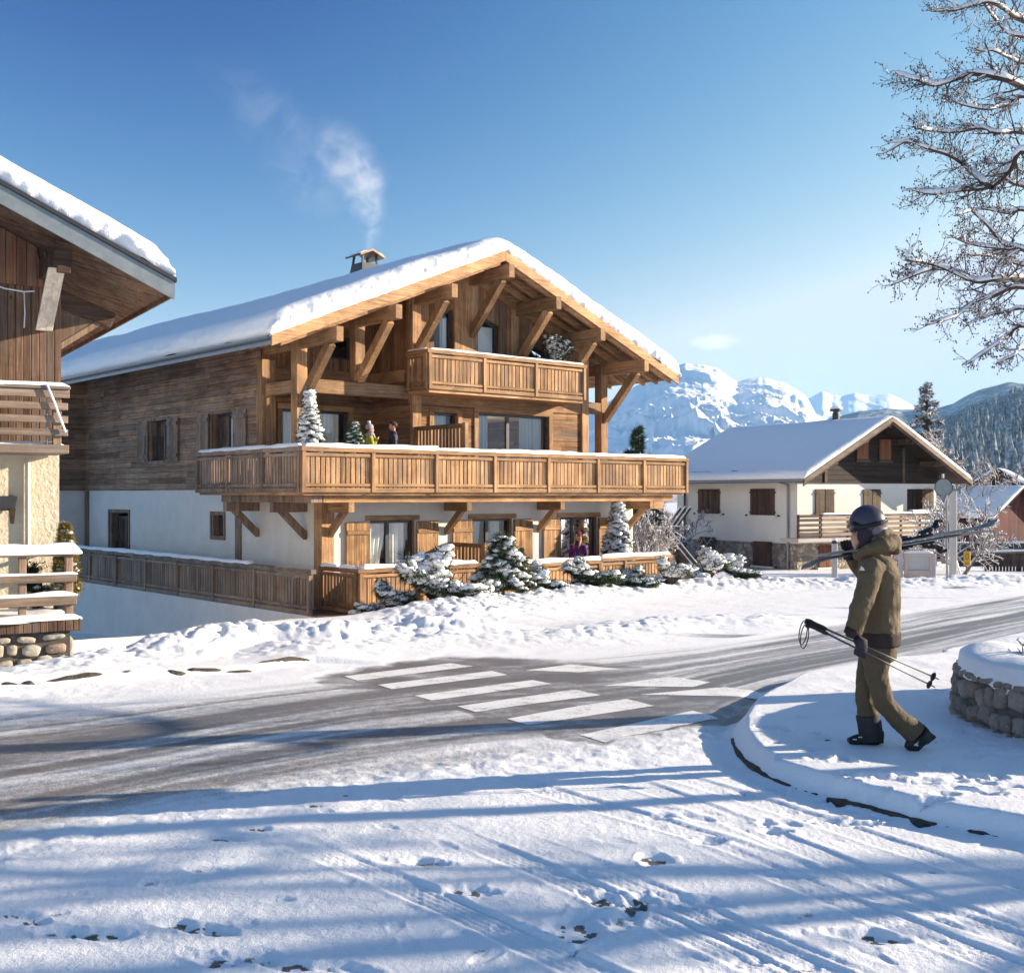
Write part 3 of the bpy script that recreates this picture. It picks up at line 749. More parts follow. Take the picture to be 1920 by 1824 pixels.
def wall_panel(mb, ax, c, a0, a1, z0, top, holes=(), depth=.25, breaks=()):
    """upright wall in the plane c, pierced by holes (a0, a1, z0, z1 or (z1 at a0, z1 at a1)) with reveals going inwards"""
    T = top if callable(top) else (lambda a: top)
    bp = sorted(set([a0, a1]+[h[0] for h in holes]+[h[1] for h in holes]+[b for b in breaks if a0 < b < a1]))
    def ht(h, a):
        if hasattr(h[3], '__len__'): return h[3][0]+(h[3][1]-h[3][0])*(a-h[0])/(h[1]-h[0])
        return h[3]
    def q(p): mb.add(p, [(0, 1, 2, 3)], .5)
    for a, b in zip(bp[:-1], bp[1:]):
        cov = sorted([h for h in holes if h[0] <= a+1e-6 and h[1] >= b-1e-6], key=lambda h: h[2])
        la, lb = z0, z0
        for h in cov:
            if h[2]-la > 1e-4: q([Pt(ax, a, c, la), Pt(ax, b, c, lb), Pt(ax, b, c, h[2]), Pt(ax, a, c, h[2])])
            la, lb = ht(h, a), ht(h, b)
        q([Pt(ax, a, c, la), Pt(ax, b, c, lb), Pt(ax, b, c, T(b)), Pt(ax, a, c, T(a))])
    for h in holes:
        A, B, Z0 = h[0], h[1], h[2]; ta, tb = ht(h, A), ht(h, B); d = c+depth
        q([Pt(ax, A, c, Z0), Pt(ax, A, c, ta), Pt(ax, A, d, ta), Pt(ax, A, d, Z0)])
        q([Pt(ax, B, c, Z0), Pt(ax, B, c, tb), Pt(ax, B, d, tb), Pt(ax, B, d, Z0)])
        q([Pt(ax, A, c, ta), Pt(ax, B, c, tb), Pt(ax, B, d, tb), Pt(ax, A, d, ta)])
        q([Pt(ax, A, c, Z0), Pt(ax, B, c, Z0), Pt(ax, B, d, Z0), Pt(ax, A, d, Z0)])

def curtain(mb, ax, a0, a1, c, z0, z1, waves=6, tie=None):
    n = int(waves*8); rows = []
    for z, s_ in ((z1, 0), (z1*.7+z0*.3, .25), (z1*.45+z0*.55, .55), (z0+.02, 1)):
        row = []
        for i in range(n+1):
            f = i/n; a = a0+(a1-a0)*f
            if tie == 'l': a = a0+(a1-a0)*f*(1-.72*s_)
            if tie == 'r': a = a1-(a1-a0)*(1-f)*(1-.72*s_)
            row.append(Pt(ax, a, c+.035*math.sin(f*waves*2*math.pi)+.01*math.sin(f*17), z))
        rows.append(row)
    mb.grid(rows)

def window(parent, ax, c, a0, a1, z0, z1, mull=(), fw=.07, curtains=(), glass=None, name='window', label=None):
    """window frame > pane, curtain; z1 may be a pair for a sloping head"""
    za, zb = z1 if hasattr(z1, '__len__') else (z1, z1)
    m = MB(); d = .07
    def sl(a): return za+(zb-za)*(a-a0)/(a1-a0)
    def bar(b0, b1): 
        P = [(b0, z0), (b1, z0), (b1, sl(b1)), (b0, sl(b0))]
        m.add([Pt(ax, p[0], c, p[1]) for p in P]+[Pt(ax, p[0], c+d, p[1]) for p in P], [(0,1,2,3),(4,5,6,7),(0,1,5,4),(1,2,6,5),(2,3,7,6),(3,0,4,7)])
    bar(a0, a0+fw); bar(a1-fw, a1)
    P = [(a0+fw, sl(a0+fw)-fw), (a1-fw, sl(a1-fw)-fw), (a1-fw, sl(a1-fw)), (a0+fw, sl(a0+fw))]
    m.add([Pt(ax, p[0], c+.004, p[1]) for p in P]+[Pt(ax, p[0], c+d, p[1]) for p in P], [(0,1,2,3),(4,5,6,7),(0,1,5,4),(1,2,6,5),(2,3,7,6),(3,0,4,7)])
    bx(m, ax, a0+fw, a1-fw, c+.004, c+d, z0, z0+fw)
    for q in mull: bar(q-.055, q+.055)
    w = m.build(name, FRAME, parent)
    if label: w['label'] = label
    g = MB(); g.add([Pt(ax, a0+.02, c+.045, z0+.02), Pt(ax, a1-.02, c+.045, z0+.02), Pt(ax, a1-.02, c+.045, sl(a1)-.02), Pt(ax, a0+.02, c+.045, sl(a0)-.02)], [(0,1,2,3)])
    g.build('pane', glass or GLASS, w)
    for cu in curtains:
        k = MB(); curtain(k, ax, cu[0], cu[1], c+.11, z0+.02, min(za, zb)-.03, max(2, int(abs(cu[1]-cu[0])/.13)), cu[2] if len(cu) > 2 else None)
        k.build('curtain', CURTAIN, w, smooth=True)
    return w

def rail_parts(p0, p1, zb, zt, posts, out, mats, ends=(True, True), pitch=.14, sw=.108, parent=None, snow=None, seed=1, slab=True):
    """boarded railing along p0-p1 (2-d, local): handrail, boards, rails, posts and settled snow, each its own mesh under parent"""
    (mr, ms, mp) = mats
    p0 = Vector((p0[0], p0[1], 0)); p1 = Vector((p1[0], p1[1], 0)); L = (p1-p0).length; d = (p1-p0)/L; o = Vector((out[0], out[1], 0))
    def at(t, off=0, z=0): return p0+d*t+o*off+Vector((0, 0, z))
    h = MB(); h.beam(at(-.07, 0, zt-.055), at(L+.07, 0, zt-.055), .15, .11)
    h.build('handrail', mr, parent, bevel=.008)
    s_ = MB(); rails = []
    ts = sorted(posts)
    for a, b in zip(ts[:-1], ts[1:]):
        n = max(1, round((b-a-.12)/pitch)); pp = (b-a-.12)/n
        for i in range(n):
            t = a+.06+pp*(i+.5)
            s_.beam(at(t, -.012, zb+.085+random.uniform(-.006, .006)), at(t, -.012, zt-.135), pp*sw/pitch, .026, up=o)
        rails += [(a+.05, b-.05, zt-.185, .075), (a+.05, b-.05, zb+.175, .075)]
    s_.build('slat_panel', ms, parent)
    r = MB()
    for a, b, z, hh in rails: r.beam(at(a, .024, z), at(b, .024, z), .04, hh)
    r.beam(at(-.02, .02, zb+.05), at(L+.02, .02, zb+.05), .055, .10)
    r.build_each('crossrail', mr, parent, bevel=.005)
    for t in ts:
        q = MB(); q.beam(at(t, .018, zb-.004), at(t, .018, zt-.112), .105, .105, up=o); q.build('post', mp, parent, bevel=.008)
    if snow:
        k = MB()
        for (a, b, hh) in snow: k.snow_strip(at(a, -.01, zt-.002), at(b, -.01, zt-.002), .17, hh, seed=seed)
        k.build_each('snow', SNOW, parent, smooth=True)

def gable_snow(parent, uc, hl, hr, zr, v0, v1, H, rf=.42, lump=.10, over=.07, seed=0, mat_=None, nu=90, nv=70, back=True):
    """snow lying on a two-sided roof; zr(u) is the roof surface; rounded, lumpy edges"""
    K9 = 9 if nu < 150 else 15; ph = np.radians(np.linspace(-35, 90, K9)); s35 = math.sin(math.radians(35))
    dK = rf*(1-np.cos(ph))/(1)-over; hK = (np.sin(ph)+s35)/(1+s35)
    def edge_positions(a, b, n, both=True):
        inn = np.linspace(a+rf-over, b-(rf-over if both else 0), n)[1:-1 if both else None]
        pos = np.concatenate([a+dK, inn, (b-dK[::-1]) if both else []]); hh = np.concatenate([hK, np.ones(len(inn)), hK[::-1] if both else []])
        return pos, hh
    U, hu = edge_positions(uc-hl, uc+hr, nu); V, hv = edge_positions(v0, v1, nv)
    # denser near the ridge
    UU, VV = np.meshgrid(U, V); HH = np.outer(hv, hu)
    n1 = fbm2(UU*.45+seed, VV*.45, 3, 7+seed); 
    top = H*HH*(.82+.36*n1)
    # soft ridge
    uu = UU-uc; soft = np.sqrt(uu*uu+.16)-.0
    Zs = np.vectorize(zr)(np.where(uu >= 0, uc+soft, uc-soft)) if True else 0
    Z0 = np.vectorize(zr)(UU)
    Z = np.where(HH > .98, np.minimum(Zs+.1, Z0)*0+Zs+.09, Z0*(1-HH)+(Zs+.09)*HH)+top-.01
    # lumps on the steep rim
    rim = np.clip((1-HH)*1.6, 0, 1)
    nl = (fbm2(UU*2.6+31+seed, VV*2.6+Z*3.2, 4, 17+seed)-.5)
    nl2 = (fbm2(UU*7+3, VV*7+Z*5, 3, 19+seed)-.5)
    fv = np.outer(np.concatenate([np.linspace(1, 0, K9), np.zeros(len(V)-2*K9), -np.linspace(0, 1, K9)]), np.ones(len(U)))
    fu = np.outer(np.ones(len(V)), np.concatenate([np.linspace(1, 0, K9), np.zeros(len(U)-2*K9), -np.linspace(0, 1, K9)]))
    amt = lump*(nl*1.7+nl2*1.1)
    VV = VV-np.sign(fv)*amt*np.clip(np.abs(fv)*1.5, 0, 1); UU = UU-np.sign(fu)*amt*np.clip(np.abs(fu)*1.5, 0, 1)
    Z = Z+rim*amt*.6
    mb = MB(); mb.grid(np.dstack([UU, VV, Z]).tolist())
    return mb.build('snow', mat_ or SNOW_ROOF, parent, smooth=True)

# ------------------------------------------------------------------ the big new chalet
G0, F1, F2 = -.82, 2.08, 4.85
UC, HALF, ZAP, SL = 5.72, 7.25, 8.75, .41
def zr(u): return ZAP-SL*abs(u-UC)
VF = -.32                                   # front edge of the roof
chal = thing('chalet', 'large wooden chalet with white ground floor and smoking chimney', 'house', (CW[0], CW[1], G0), math.atan2(.656, .7548), worldz=True)
def part(mb, name, m, bevel=0, **k): return mb.build(name, m, chal, bevel=bevel, **k)

# ground floor
win_g = [(1.42, 2.83, G0, 1.33), (4.78, 6.22, G0, 1.33), (8.10, 9.60, G0, 1.33)]
w = MB()
wall_panel(w, 'u', 0.0, 0, 11.2, -2.6, 2.13, win_g, .28)
wall_panel(w, 'v', 0.0, 0, 15.43, -3.2, 2.13, [(11.75, 13.3, G0+.05, 1.4), (5.16, 5.88, .82, 1.42)], .32)
w.box(11.19, 11.2, 0, 27, -2.6, 2.13)
wall_panel(w, 'u', 15.43, -1.4, 0, -3.2, 2.13)
w.box(-1.4, -1.39, 15.44, 27, -3.2, 2.13); w.box(-1.4, 11.2, 26.99, 27, -3.2, 7)
part(w, 'wall', STUCCO)['label'] = 'white rendered ground floor wall'
# upper floors, side
w = MB()
wall_panel(w, 'v', -.03, 3.0, 15.4, 2.13, zr(-.03)-.11, [(8.72, 10.06, 3.04, 4.28), (4.52, 5.9, 3.04, 4.28)], .3)
wall_panel(w, 'u', 15.40, -1.43, -.03, 2.13, lambda u: zr(u)-.11)
w.box(-1.44, -1.43, 15.41, 27, 2.13, 5.8)
part(w, 'wall', WD_SIDE)['label'] = 'weathered horizontal board cladding of the shaded side'
# recessed loggia walls
w = MB()
wall_panel(w, 'u', 3.0, 0, 3.5, 2.08, 5.12, [(.6, 2.72, F1, 4.32)], .2)
wall_panel(w, 'v', 3.5, 1.2, 3.0, 2.08, 5.12)
part(w, 'wall', WD_H)['label'] = 'horizontal boards of the recessed corner'
w = MB()
wall_panel(w, 'u', 3.0, 0, 3.5, 5.12, lambda u: zr(u)-.14, [(2.14, 2.8, 5.78, 6.42)], .2)
wall_panel(w, 'v', 3.5, 1.2, 3.0, 5.12, zr(3.5)-.14)
part(w, 'wall', WD_V)['label'] = 'vertical boards of the recessed attic corner'
# projecting bay
w = MB()
wall_panel(w, 'u', 1.2, 3.5, 10.36, 1.9, 4.95, [(4.36, 5.2, F1+.9, 4.3), (5.97, 8.72, F1, 4.36)], .3)
w.box(10.35, 10.36, 1.21, 27, 1.9, zr(10.36)-.14)
part(w, 'wall', WD_H)['label'] = 'sunlit horizontal boards of the projecting bay'
w = MB()
wall_panel(w, 'u', 1.2, 3.5, 10.36, 4.95, lambda u: zr(u)-.14, [(4.38, 5.05, F2+.05, (7.03, 7.22)), (5.97, 6.76, F2+.05, (7.22, 6.92)), (7.9, 8.7, F2+.05, (6.55, 6.25))], .3, breaks=(UC,))
part(w, 'wall', WD_V)['label'] = 'vertical attic boards below the gable'
def lamp_mat():
    m, t = mat('lit_white_shade', (.85, .83, .78), .7); t.put(t.b.inputs['Emission Color'], (1.0, .86, .68)); t.put(t.b.inputs['Emission Strength'], 5.0); return m
# inside: floors, partition
w = MB()
w.box(.05, 11.1, .35, 26, G0-.1, G0-.005); w.box(.1, 10.3, 1.6, 26, F1-.1, F1-.002); w.box(3.6, 10.3, 1.6, 3.3, F2-.1, F2-.002); w.box(.2, 10.3, 3.301, 26, F2-.1, F2-.002)
w.build_each('floor', FLOOR_IN, chal)
w = MB()
w.box(.05, 11.1, 4.6, 4.7, G0, 1.9); w.box(.35, 10.3, 6.0, 6.1, F1, 4.7); w.box(.4, 10.3, 5.0, 5.1, F2, zr(.4)-.15); w.box(5.6, 5.7, 1.6, 5.0, F2, 8)
w.box(3.9, 4.0, .4, 4.6, G0, 1.9); w.box(7.2, 7.3, .4, 4.6, G0, 1.9); w.box(5.4, 5.5, 1.6, 6, F1, 4.7); w.box(.4, .5, 4, 26, F1, 4.7)
w.box(.05, 11.1, .4, 26, 1.62, 1.7); w.box(3.6, 10.3, 1.6, 3.3, 4.45, 4.5); w.box(.1, 10.3, 3.301, 26, 4.45, 4.5)
w.build_each('partition', PLASTER_IN, chal)
w = MB(); w.lathe([(.30, 0), (.34, .02), (.34, .32), (.30, .34)], (7.35, 3.6, 3.35), 18); part(w, 'lamp_shade', lamp_mat(), smooth=False)
w = MB(); w.tube([(7.35, 3.6, 3.6), (7.35, 3.6, 4.45)], .012, 5); part(w, 'lamp_cord', BLACKMETAL)

# windows and doors
for (a, b, z0, z1), k in zip(win_g, range(3)):
    cu = [[(a+.05, a+.64, 'l'), (a+.72, b-.2)], [(a+.05, a+.45, 'l'), (a+.72, b-.3)], [(a+.08, a+.40), (a+.75, b-.3)]][k]
    window(chal, 'u', .11, a, b, z0, z1, mull=(a+.62,), curtains=cu)
    l = MB(); l.box(a-.14, b+.14, -.045, .02, 1.33, 1.46); part(l, 'lintel', WD_X, .006)
    lj = MB(); lj.box(b-.01, b+.0, .002, .2, z0, 1.33); lj.box(a, a+.01, .002, .2, z0, 1.33); lj.build_each('reveal', WD_Z, chal, bevel=0)
for a, b in ((.68, 1.38), (2.87, 3.57), (4.06, 4.75), (6.26, 6.96), (7.38, 8.07), (9.64, 10.34)):
    s_ = MB(); s_.box(a, b, -.075, -.03, G0+.06, 1.30); sh = part(s_, 'shutter', WD_SHUT, .004)
    s_ = MB()
    for z in (.98, -.45): s_.box(a+.01, b-.01, -.105, -.075, z, z+.11)
    s_.build_each('batten', WD_X, sh, bevel=.004)
window(chal, 'v', .22, 11.9, 13.15, G0+.05, 1.28, mull=(12.5,), glass=GLASS_DARK, name='glazed_door')
window(chal, 'v', .2, 5.16, 5.88, .82, 1.42, glass=GLASS_DARK)
t_ = MB()
for (a0, a1, z0, z1, wd) in ((11.75, 13.3, G0, 1.4, .11), (5.16, 5.88, .82, 1.42, .1)):
    t_.box(-.03, .01, a0-wd, a0, z0-(wd if z0 > 0 else 0), z1+wd); t_.box(-.03, .01, a1, a1+wd, z0-(wd if z0 > 0 else 0), z1+wd)
    t_.box(-.033, .01, a0, a1, z1, z1+wd)
    if z0 > 0: t_.box(-.033, .01, a0, a1, z0-wd, z0)
t_.build_each('trim', WD_SHUT2, chal, bevel=.006)
t_ = MB(); t_.box(.012, .3, 13.2, 13.29, G0, 1.39); t_.box(.012, .3, 5.82, 5.87, .83, 1.41); t_.build_each('reveal', WD_SHUT2, chal, bevel=0)
for (a, b) in ((8.72, 10.06), (4.52, 5.9)):
    window(chal, 'v', .2, a, b, 3.04, 4.28, mull=((a+b)/2+.1,), glass=GLASS_DARK, curtains=((a+.1, a+.45),))
    r_ = MB(); r_.box(-.06, -.028, a-.05, b+.05, 2.95, 3.04); r_.box(-.055, -.028, a-.05, b+.05, 4.28, 4.36); r_.build_each('sill', WD_SHUT2, chal, bevel=.005)
    r_ = MB(); r_.box(-.02, .25, b-.03, b-.002, 3.05, 4.27); r_.build_each('reveal', WD_SHUT2, chal, bevel=0)
    for c0, c1 in ((a-.78, a-.03), (b+.05, b+.8)):
        s_ = MB(); s_.box(-.10, -.055, c0, c1, 3.0, 4.31); sh = part(s_, 'shutter', WD_SHUT2, .004)
        s_ = MB()
        for z in (3.12, 4.08): s_.box(-.13, -.10, c0+.01, c1-.01, z, z+.11)
        s_.build_each('batten', WD_SHUT2, sh, bevel=.004)
window(chal, 'u', 3.07, .6, 2.72, F1, 4.32, mull=(1.4,), curtains=((.66, 2.5),))
window(chal, 'u', 3.1, 2.14, 2.8, 5.78, 6.42, glass=GLASS_DARK)
window(chal, 'u', 1.31, 4.36, 5.2, F1+.9, 4.3, curtains=((4.42, 4.95),))
window(chal, 'u', 1.31, 5.97, 8.72, F1, 4.36, mull=(7.2,), curtains=((6.05, 6.5), (7.75, 8.62)))
window(chal, 'u', 1.31, 4.38, 5.05, F2+.05, (7.03, 7.22), curtains=((4.75, 4.98),))
window(chal, 'u', 1.31, 5.97, 6.76, F2+.05, (7.22, 6.92), curtains=((6.15, 6.68),))
window(chal, 'u', 1.31, 7.9, 8.7, F2+.05, (6.55, 6.25), glass=GLASS_DARK)

# trim boards on the bay and the recess
t_ = MB()
t_.box(3.5, 10.36, 1.165, 1.2, 4.50, 4.83)                        # belt under the upper balcony
t_.box(5.8, 8.89, 1.15, 1.2, 4.36, 4.5); t_.box(4.2, 5.36, 1.15, 1.2, 4.3, 4.43)
t_.box(0.02, 3.46, 2.96, 3.0, 5.10, 5.44); t_.box(3.46, 3.5, 1.36, 3.0, 5.10, 5.44)
t_.box(.45, 2.87, 2.95, 3.0, 4.32, 4.46)
t_.build_each('trim', WD_X, chal, bevel=.006)
t_ = MB()
for a in (5.8, 8.73): t_.box(a, a+.16, 1.15, 1.2, F1, 4.36)
for a in (4.2, 5.21): t_.box(a, a+.15, 1.15, 1.2, F1, 4.3)
for a in (.45, 2.73): t_.box(a, a+.14, 2.95, 3.0, F1, 4.32)
for a in (5.08, 5.8): pass
t_.box(5.08, 5.93, 1.16, 1.2, F2, zr(5.5)-.4); t_.box(7.2, 7.5, 1.165, 1.2, F2, zr(7.4)-.45)
t_.box(9.05, 9.35, 1.165, 1.2, F2, zr(9.3)-.5)
t_.build_each('trim', WD_Z, chal, bevel=.006)
for (sgn) in (-1, 1):                                             # boards following the roof slope on the gable wall
    q = MB(); 
    if sgn < 0: P = [(3.5, zr(3.5)-.15), (UC, zr(UC)-.15), (UC, zr(UC)-.62), (3.5, zr(3.5)-.62)]
    else: P = [(UC, zr(UC)-.15), (10.36, zr(10.36)-.15), (10.36, zr(10.36)-.62), (UC, zr(UC)-.62)]
    q.prism(P, 1, 1.14, 1.199); q.build_each('trim', WD_X, chal, bevel=.006)

# posts, beams
for (a, b, c, d, z0, z1) in ((-.0, .32, 1.2, 1.5, F1, zr(.16)-.36), (11.02, 11.32, 1.2, 1.5, F1, zr(11.2)-.36), (3.55, 3.86, 1.08, 1.36, 1.9, zr(3.7)-.36), (10.1, 10.4, 1.12, 1.4, 1.9, zr(10.25)-.36),
                             (-.06, .38, 2.9, 3.2, F1, 5.6), (1.78, 2.1, 1.22, 1.48, 5.0, zr(1.9)-.36), (-.05, .33, -.06, .3, G0, 1.86)):
    q = MB(); q.box(a, b, c, d, z0, z1); part(q, 'post', WD_Z, .015)
for (a, b) in ((4.12, 4.43), (15.12, 15.45)):
    q = MB(); q.box(-.05, .01, a, b, -1.2, 2.12); part(q, 'post', WD_SHUT2, .01)
q = MB(); q.box(.32, 3.55, 1.2, 1.46, 4.62, 4.98); part(q, 'beam', WD_X, .015)
q = MB(); q.box(10.4, 11.02, 1.2, 1.46, 4.55, 4.9); part(q, 'beam', WD_X, .015)
q = MB(); q.box(.05, .3, 1.5, 2.92, 4.62, 4.95); part(q, 'beam', WD_Y, .015)
for k, u in enumerate((.16, 1.92, 3.72, UC, 7.5, 9.3, 11.2)):
    zt = zr(u)-.36 if abs(u-UC) > .1 else zr(u)-.40
    q = MB(); q.box(u-.105, u+.105, -.58, 3.2, zt-.37, zt); part(q, 'purlin', WD_Y, .012)
    if k in (0, 1, 2, 3, 4, 5, 6):
        q = MB(); q.beam((u, -.16, zt-.36), (u, 1.22, zt-1.78), .2, .24); part(q, 'brace', WD_Z, .012)

# balconies
def balcony(parts_fn, floors, name, label):
    f_ = MB()
    for b in floors: f_.box(*b)
    o = part(f_, name, WD_X); o['label'] = label; parts_fn(o); return o
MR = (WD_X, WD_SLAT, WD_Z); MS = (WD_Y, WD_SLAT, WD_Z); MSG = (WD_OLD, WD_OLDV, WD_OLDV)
def big(o):
    n = 7; L = 13.55
    rail_parts((-1.25, -1.2), (12.3, -1.2), 2.05, 3.12, [L*i/n for i in range(n+1)], (0, -1), MR, parent=o, snow=[(0.0, 4.0, .10), (3.9, 9.1, .085), (8.9, 13.5, .075)], seed=3)
    rail_parts((-1.25, 4.2), (-1.25, -1.2), 2.05, 3.12, [0.03, 1.75, 3.55, 5.30], (-1, 0), MSG, parent=o, snow=[(.1, 5.3, .085)], seed=5)
    rail_parts((12.3, -1.2), (12.3, 3.0), 2.05, 3.12, [.1, 1.4, 2.8, 4.2], (1, 0), MS, parent=o, snow=[(.1, 4.0, .08)], seed=6)
balcony(big, [(-1.2, 12.25, -1.15, 1.21, 1.985, 2.075), (-1.2, 3.5, 1.21, 3.0, 1.985, 2.075), (-1.2, -.03, 3.0, 4.2, 1.985, 2.075), (10.36, 12.25, 1.21, 3.0, 1.985, 2.075)], 'balcony', 'long lower balcony wrapping the corner')
def upper(o):
    rail_parts((3.43, .2), (9.28, .2), 4.83, 5.90, [0.03, 1.93, 3.87, 5.82], (0, -1), MR, parent=o, snow=[(0, 3.2, .05), (3.0, 5.8, .045)], seed=8)
    rail_parts((3.43, 1.1), (3.43, .2), 4.83, 5.90, [0.05, .86], (-1, 0), MS, parent=o, snow=[(0, .85, .05)], seed=9)
    rail_parts((9.28, .2), (9.28, 1.15), 4.83, 5.90, [0.05, .9], (1, 0), MS, parent=o)
balcony(upper, [(3.47, 9.24, .22, 1.19, 4.74, 4.83)], 'balcony', 'small upper balcony under the gable')
# carrying beams and brackets of the lower balcony
q = MB(); q.box(-.56, 11.95, -.98, -.78, 1.86, 1.983); q.box(-.56, 11.95, -.975, -.785, 1.80, 1.86); part(q, 'beam', WD_X, .01)
q = MB(); q.box(-.9, -.70, -.8, 3.55, 1.80, 1.983); q.box(-.9, -.58, -.98, -.8, 1.80, 1.983); part(q, 'beam', WD_SHUT2, .01)
q = MB(); q.box(11.75, 11.95, -.78, 3.0, 1.80, 1.983); part(q, 'beam', WD_Y, .01)
for u in (.22, 3.88, 7.25, 10.97):
    q = MB(); q.box(u-.085, u+.085, -1.0, 0, 1.56, 1.798); b_ = part(q, 'bracket', WD_Y, .01)
    q = MB(); q.beam((u, -.72, 1.62), (u, .02, .98), .14, .17); q.build('brace', WD_Z, b_, bevel=.01)
q = MB(); q.box(11.06, 11.5, -1.0, -.85, 1.56, 1.798); part(q, 'bracket', WD_X, .01)
for v in (3.2, .75):
    q = MB(); q.box(-.98, 0, v-.09, v+.09, 1.56, 1.798); b_ = part(q, 'bracket', WD_SHUT2, .01)
    q = MB(); q.beam((-.72, v, 1.62), (.02, v, .92), .15, .17); q.build('brace', WD_SHUT2, b_, bevel=.01)
# privacy screens
for (u, v0, v1, zb, zt) in ((3.70, -1.05, 1.08, F1, 3.86), (3.95, -1.55, -.03, G0, .72)):
    o = MB().beam((u, v0, zb), (u, v0, zt+.02), .12, .12).build('screen', WD_Z, chal, bevel=.008)
    q = MB(); q.beam((u, v0+.06, zt-.05), (u, v1, zt-.05), .13, .10); q.beam((u, v0+.06, zb+.1), (u, v1, zb+.1), .05, .08); q.build('rail', WD_Y, o, bevel=.006)
    q = MB(); n = int((v1-v0)/.15)
    for i in range(n): q.beam((u, v0+.15+i*.15, zb+.1), (u, v0+.15+i*.15, zt-.09), .03, .1, up=(1, 0, 0)) if False else q.box(u-.013, u+.013, v0+.10+i*.15, v0+.20+i*.15, zb+.1, zt-.09)
    q.build('slat_panel', WD_SLAT, o)

# roof
rb = MB(); E = HALF
rb.prism([(UC-E, zr(UC-E)), (UC, ZAP), (UC+E, zr(UC+E)), (UC+E, zr(UC+E)-.10), (UC, ZAP-.10), (UC-E, zr(UC-E)-.10)], 1, VF+.06, 27.2)
roof = part(rb, 'roof', WD_SOFFIT_NEW if False else wood('new_soffit_boards', (.09, .05, .028), (.2, .118, .066), (.31, .2, .12), 'v', .16, 'y', .06))
gable_snow(roof, UC, E+.02, E+.02, zr, VF+.02, 27.3, .50, seed=2, nu=260, nv=90, lump=.085)
for sgn in (-1, 1):
    q = MB(); P = [(UC, ZAP+.02), (UC+sgn*(E+.03), zr(UC+E+.03)+.02), (UC+sgn*(E+.03), zr(UC+E+.03)-.26), (UC, ZAP-.27)]
    q.prism(P, 1, VF, VF+.06); q.build('barge_board', WD_X, roof, bevel=.008)
    q = MB(); P = [(UC+sgn*.12, zr(UC+.12)-.12), (UC+sgn*(E-.25), zr(UC+E-.25)-.12), (UC+sgn*(E-.25), zr(UC+E-.25)-.345), (UC+sgn*.12, zr(UC+.12)-.345)]
    q.prism(P, 1, VF+.08, VF+.2); q.build('rafter', WD_X, roof, bevel=.008)
    for v in (.42, .98, 1.75, 2.5):
        q = MB(); P = [(UC+sgn*.12, zr(UC+.12)-.10), (UC+sgn*(E-.12), zr(UC+E-.12)-.10), (UC+sgn*(E-.12), zr(UC+E-.12)-.28), (UC+sgn*.12, zr(UC+.12)-.28)]
        q.prism(P, 1, v, v+.12); q.build('rafter', WD_X, roof, bevel=.008)
for i in range(24):
    v = 3.6+i*.95
    q = MB(); P = [(UC-E+.12, zr(UC-E+.12)-.10), (UC-E+.18, zr(UC-E+.18)-.24), (UC-E+1.55, zr(UC-E+1.55)-.28), (UC-E+1.55, zr(UC-E+1.55)-.10)]
    q.prism(P, 1, v, v+.12); q.build('rafter', WD_Y, roof)
q = MB(); P = [(UC-E-.15*math.sin(a)*1.0-.02, zr(UC-E)-.02-.13+.13*math.cos(a)*0-.12*math.cos(a-math.pi/2)*0+0) for a in ()]
g_ = MB(); n = 8; rows = []
for v in (VF+.02, 27.2):
    rows.append([(UC-E-.07+.075*math.cos(math.pi+math.pi*k/n), v, zr(UC-E)-.03+.085*math.sin(math.pi+math.pi*k/n)) for k in range(n+1)])
g_.grid(rows); g_.box(UC-E-.005, UC-E+.02, VF+.06, 27.2, zr(UC-E)-.22, zr(UC-E)-.0)
gu = g_.build('gutter', GREYMETAL, roof, smooth=False)
g_ = MB(); g_.grid([[(2*(UC)-p[0], p[1], p[2]) for p in r] for r in rows]); g_.build('gutter', GREYMETAL, roof)
# chimney
cu_, cv_ = 5.72, 6.65
o = MB(); b0, b1 = .45, .31
o.add([(cu_-b0, cv_-b0, 8.5), (cu_+b0, cv_-b0, 8.5), (cu_+b0, cv_+b0, 8.5), (cu_-b0, cv_+b0, 8.5), (cu_-b1, cv_-b1, 9.42), (cu_+b1, cv_-b1, 9.42), (cu_+b1, cv_+b1, 9.42), (cu_-b1, cv_+b1, 9.42)],
      [(0,1,5,4),(1,2,6,5),(2,3,7,6),(3,0,4,7),(4,5,6,7)])
chim = o.build('chimney', BLACKMETAL, chal)
o = MB()
for sx in (-1, 1):
    for sy in (-1, 1): o.beam((cu_+sx*(b1-.03), cv_+sy*(b1-.03), 9.40), (cu_+sx*(b1-.06), cv_+sy*(b1-.06), 9.70), .06, .06)
o.build_each('strut', BLACKMETAL, chim)
o = MB(); o.prism([(cu_-.46, 9.60), (cu_, 9.80), (cu_+.46, 9.60), (cu_+.46, 9.65), (cu_, 9.85), (cu_-.46, 9.65)][::-1], 1, cv_-.44, cv_+.44); o.build('cowl', BLACKMETAL, chim)
o = MB(); o.prism([(cu_-.47, 9.60), (cu_, 9.80), (cu_+.47, 9.60), (cu_+.47, 9.66), (cu_, 9.86), (cu_-.47, 9.66)][::-1], 1, cv_-.465, cv_-.442); o.build('fascia', WD_X, chim)
gable_snow(chim, cu_, .46, .46, lambda u: 9.86-.43*abs(u-cu_), cv_-.44, cv_+.44, .06, rf=.12, lump=.02, over=.0, nu=10, nv=8, seed=4)
